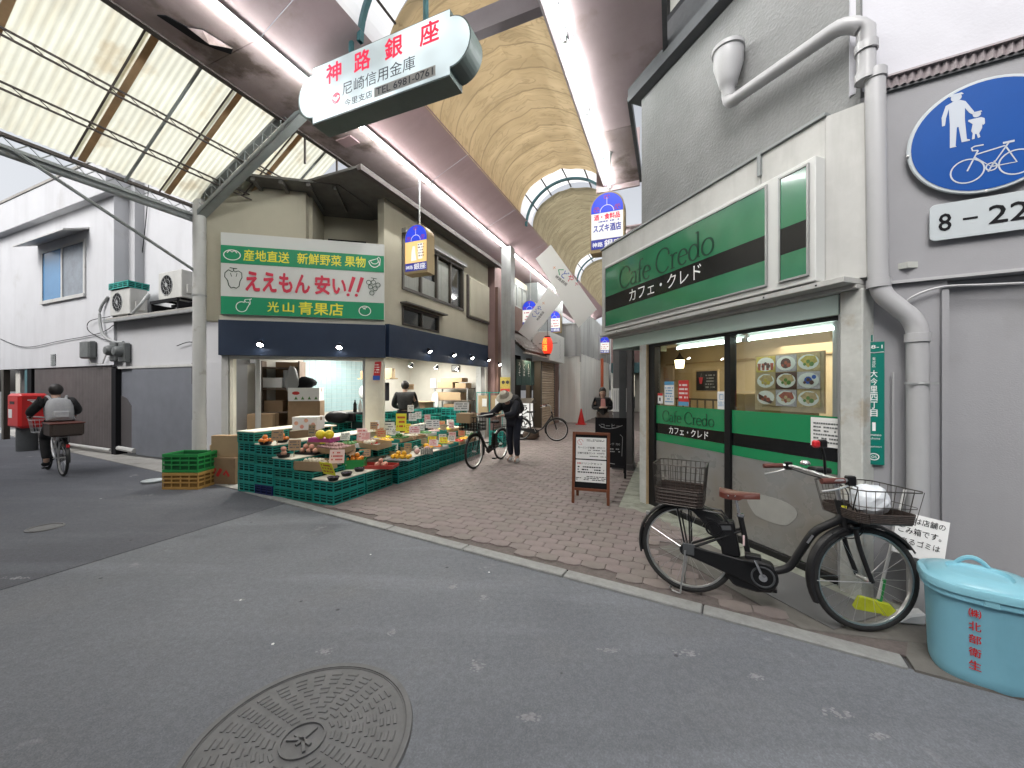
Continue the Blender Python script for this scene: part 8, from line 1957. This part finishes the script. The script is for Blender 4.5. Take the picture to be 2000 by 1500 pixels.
for s in (-1, 1): MB().tube(smoothpath([(.10, s * .1 + .03, 1.24), (.26, s * .12 + .03, 1.22), (.30, s * .13 + .03, 1.08), (.10, s * .13 + .03, .98)], 4), .016, 6).build('strap', 'jacket_black', bp2, smooth=True)
# woman walking up the arcade
loc3 = fr('arc', -1.95, 9.2, .02); loc3 = Vector(((1177 - 1000) / 751 * 9.4, 9.4, .02))
a3 = math.atan2(-1, -.15)
c3 = person('woman with dark hair in a black jacket over a pink top, walking towards the camera', loc3, a3, dict(
    pelvis=(0, 0, .80), chest=(.0, 0, 1.08), neck=(.0, 0, 1.23), head=(.015, 0, 1.33), face=(1, 0, -.05), shL=(0, .15, 1.15), shR=(0, -.15, 1.15), elL=(-.02, .22, .95), elR=(-.02, -.22, .95), haL=(.18, .05, .98), haR=(.18, -.05, .98),
    hipL=(0, .07, .77), hipR=(0, -.07, .77), knL=(.07, .08, .42), knR=(-.03, -.08, .42), anL=(.02, .08, .09), anR=(-.14, -.08, .11), toL=(.14, .09, .035), toR=(-.02, -.09, .05), long=True), 'jacket_black', 'brown_cloth', hair_long=True, shoes='black')
MB().add([(.115, -.05, 1.19), (.115, .05, 1.19), (.148, .06, .98), (.148, -.06, .98)], [(0, 3, 2, 1)]).build('pink_top', 'pinkshirt', c3)
tag(MB().box(-.05, .05, -.04, .04, 0, .012).build('phone', 'card_pink', None), 'pale pink phone held by the walking woman', 'phone').location = loc3 + Vector((.0, -.235, .985))
wb2 = crumple((0, 0, 0), .07, 31, .7, .8, 1.4).build('shopping_bag', 'paper', None, smooth=True); wb2.location = loc3 + Vector((.30, -.05, .72)); tag(wb2, 'white shopping bag hanging at the side of the walking woman', 'bag')
# shopkeeper behind the corner pillar
loc4 = fr('arc', -5.45, 6.95, .014)
c4 = person('shopkeeper in a black jacket seen from behind beside the corner pillar', loc4, R(100), dict(
    pelvis=(0, 0, .92), chest=(.05, 0, 1.22), neck=(.1, 0, 1.38), head=(.14, 0, 1.48), face=(1, 0, -.2), shL=(.05, .17, 1.30), shR=(.05, -.17, 1.30), elL=(.12, .25, 1.06), elR=(.12, -.25, 1.06), haL=(.32, .12, 1.0), haR=(.32, -.12, 1.0),
    hipL=(0, .08, .88), hipR=(0, -.08, .88), knL=(.04, .09, .48), knR=(.0, -.09, .48), anL=(0, .09, .09), anR=(-.04, -.09, .09), toL=(.13, .09, .035), toR=(.09, -.09, .035)), 'jacket_black', 'trousers', shoes='black')
# ------------------------------------------------------------------ pale scuffs worn into the asphalt
mat('scuff', (.285, .29, .30), .9, noise=(30, .35)); sc2 = MB(); rs9 = random.Random(8)
for (px, py, w_, h_) in ((1340, 1275, .10, .035), (1640, 1392, .11, .03), (945, 1168, .05, .06), (885, 1146, .05, .04), (1475, 1322, .05, .03), (1190, 1270, .10, .02), (30, 1130, .16, .03), (470, 1172, .05, .02), (1035, 1400, .08, .03), (930, 1300, .06, .05), (635, 1272, .06, .03), (1720, 1440, .06, .02), (765, 1235, .03, .03)):
    p = at(px, py, 0)
    z9 = .0052 if px < 100 else .0008
    for q in range(26):
        a9 = rs9.uniform(0, 6.28); r9 = rs9.random() ** .7; cx, cy = p.x + math.cos(a9) * w_ * r9 * .8, p.y + math.sin(a9) * h_ * r9; s9 = rs9.uniform(.004, .016) * (1.2 - r9 * .6)
        sc2.poly([(cx + s9 * rs9.uniform(.6, 1.3) * math.cos(b * 1.05), cy + s9 * .7 * rs9.uniform(.6, 1.2) * math.sin(b * 1.05), z9 + q * .00002) for b in range(6)])
tag(sc2.build('road_scuffs', 'scuff', None, stuff=True), 'pale worn scuff marks scattered over the grey asphalt', None)
# ------------------------------------------------------------------ small litter on the road
for k, (px, py) in enumerate(((724, 1083), (533, 1258), (470, 1172), (955, 1118), (1165, 1104))):
    p = at(px, py, .001); t = tag(MB().slab([(.008 * math.cos(a_) * rc.uniform(.7, 1.2), .009 * math.sin(a_) * rc.uniform(.7, 1.2)) for a_ in [i * math.pi / 4 for i in range(8)]], 0, .002).build('paper_scrap', 'paper', None, loc=p), ['tiny white scrap on the asphalt below the kerb', 'tiny white scrap on the asphalt above the manhole cover', 'pale scrap left of the road centre, above the manhole', 'pale scrap near the kerb in the middle of the road', 'pale scrap just in front of the kerb left of the electric bicycle'][k], 'litter', 'scraps on the road')
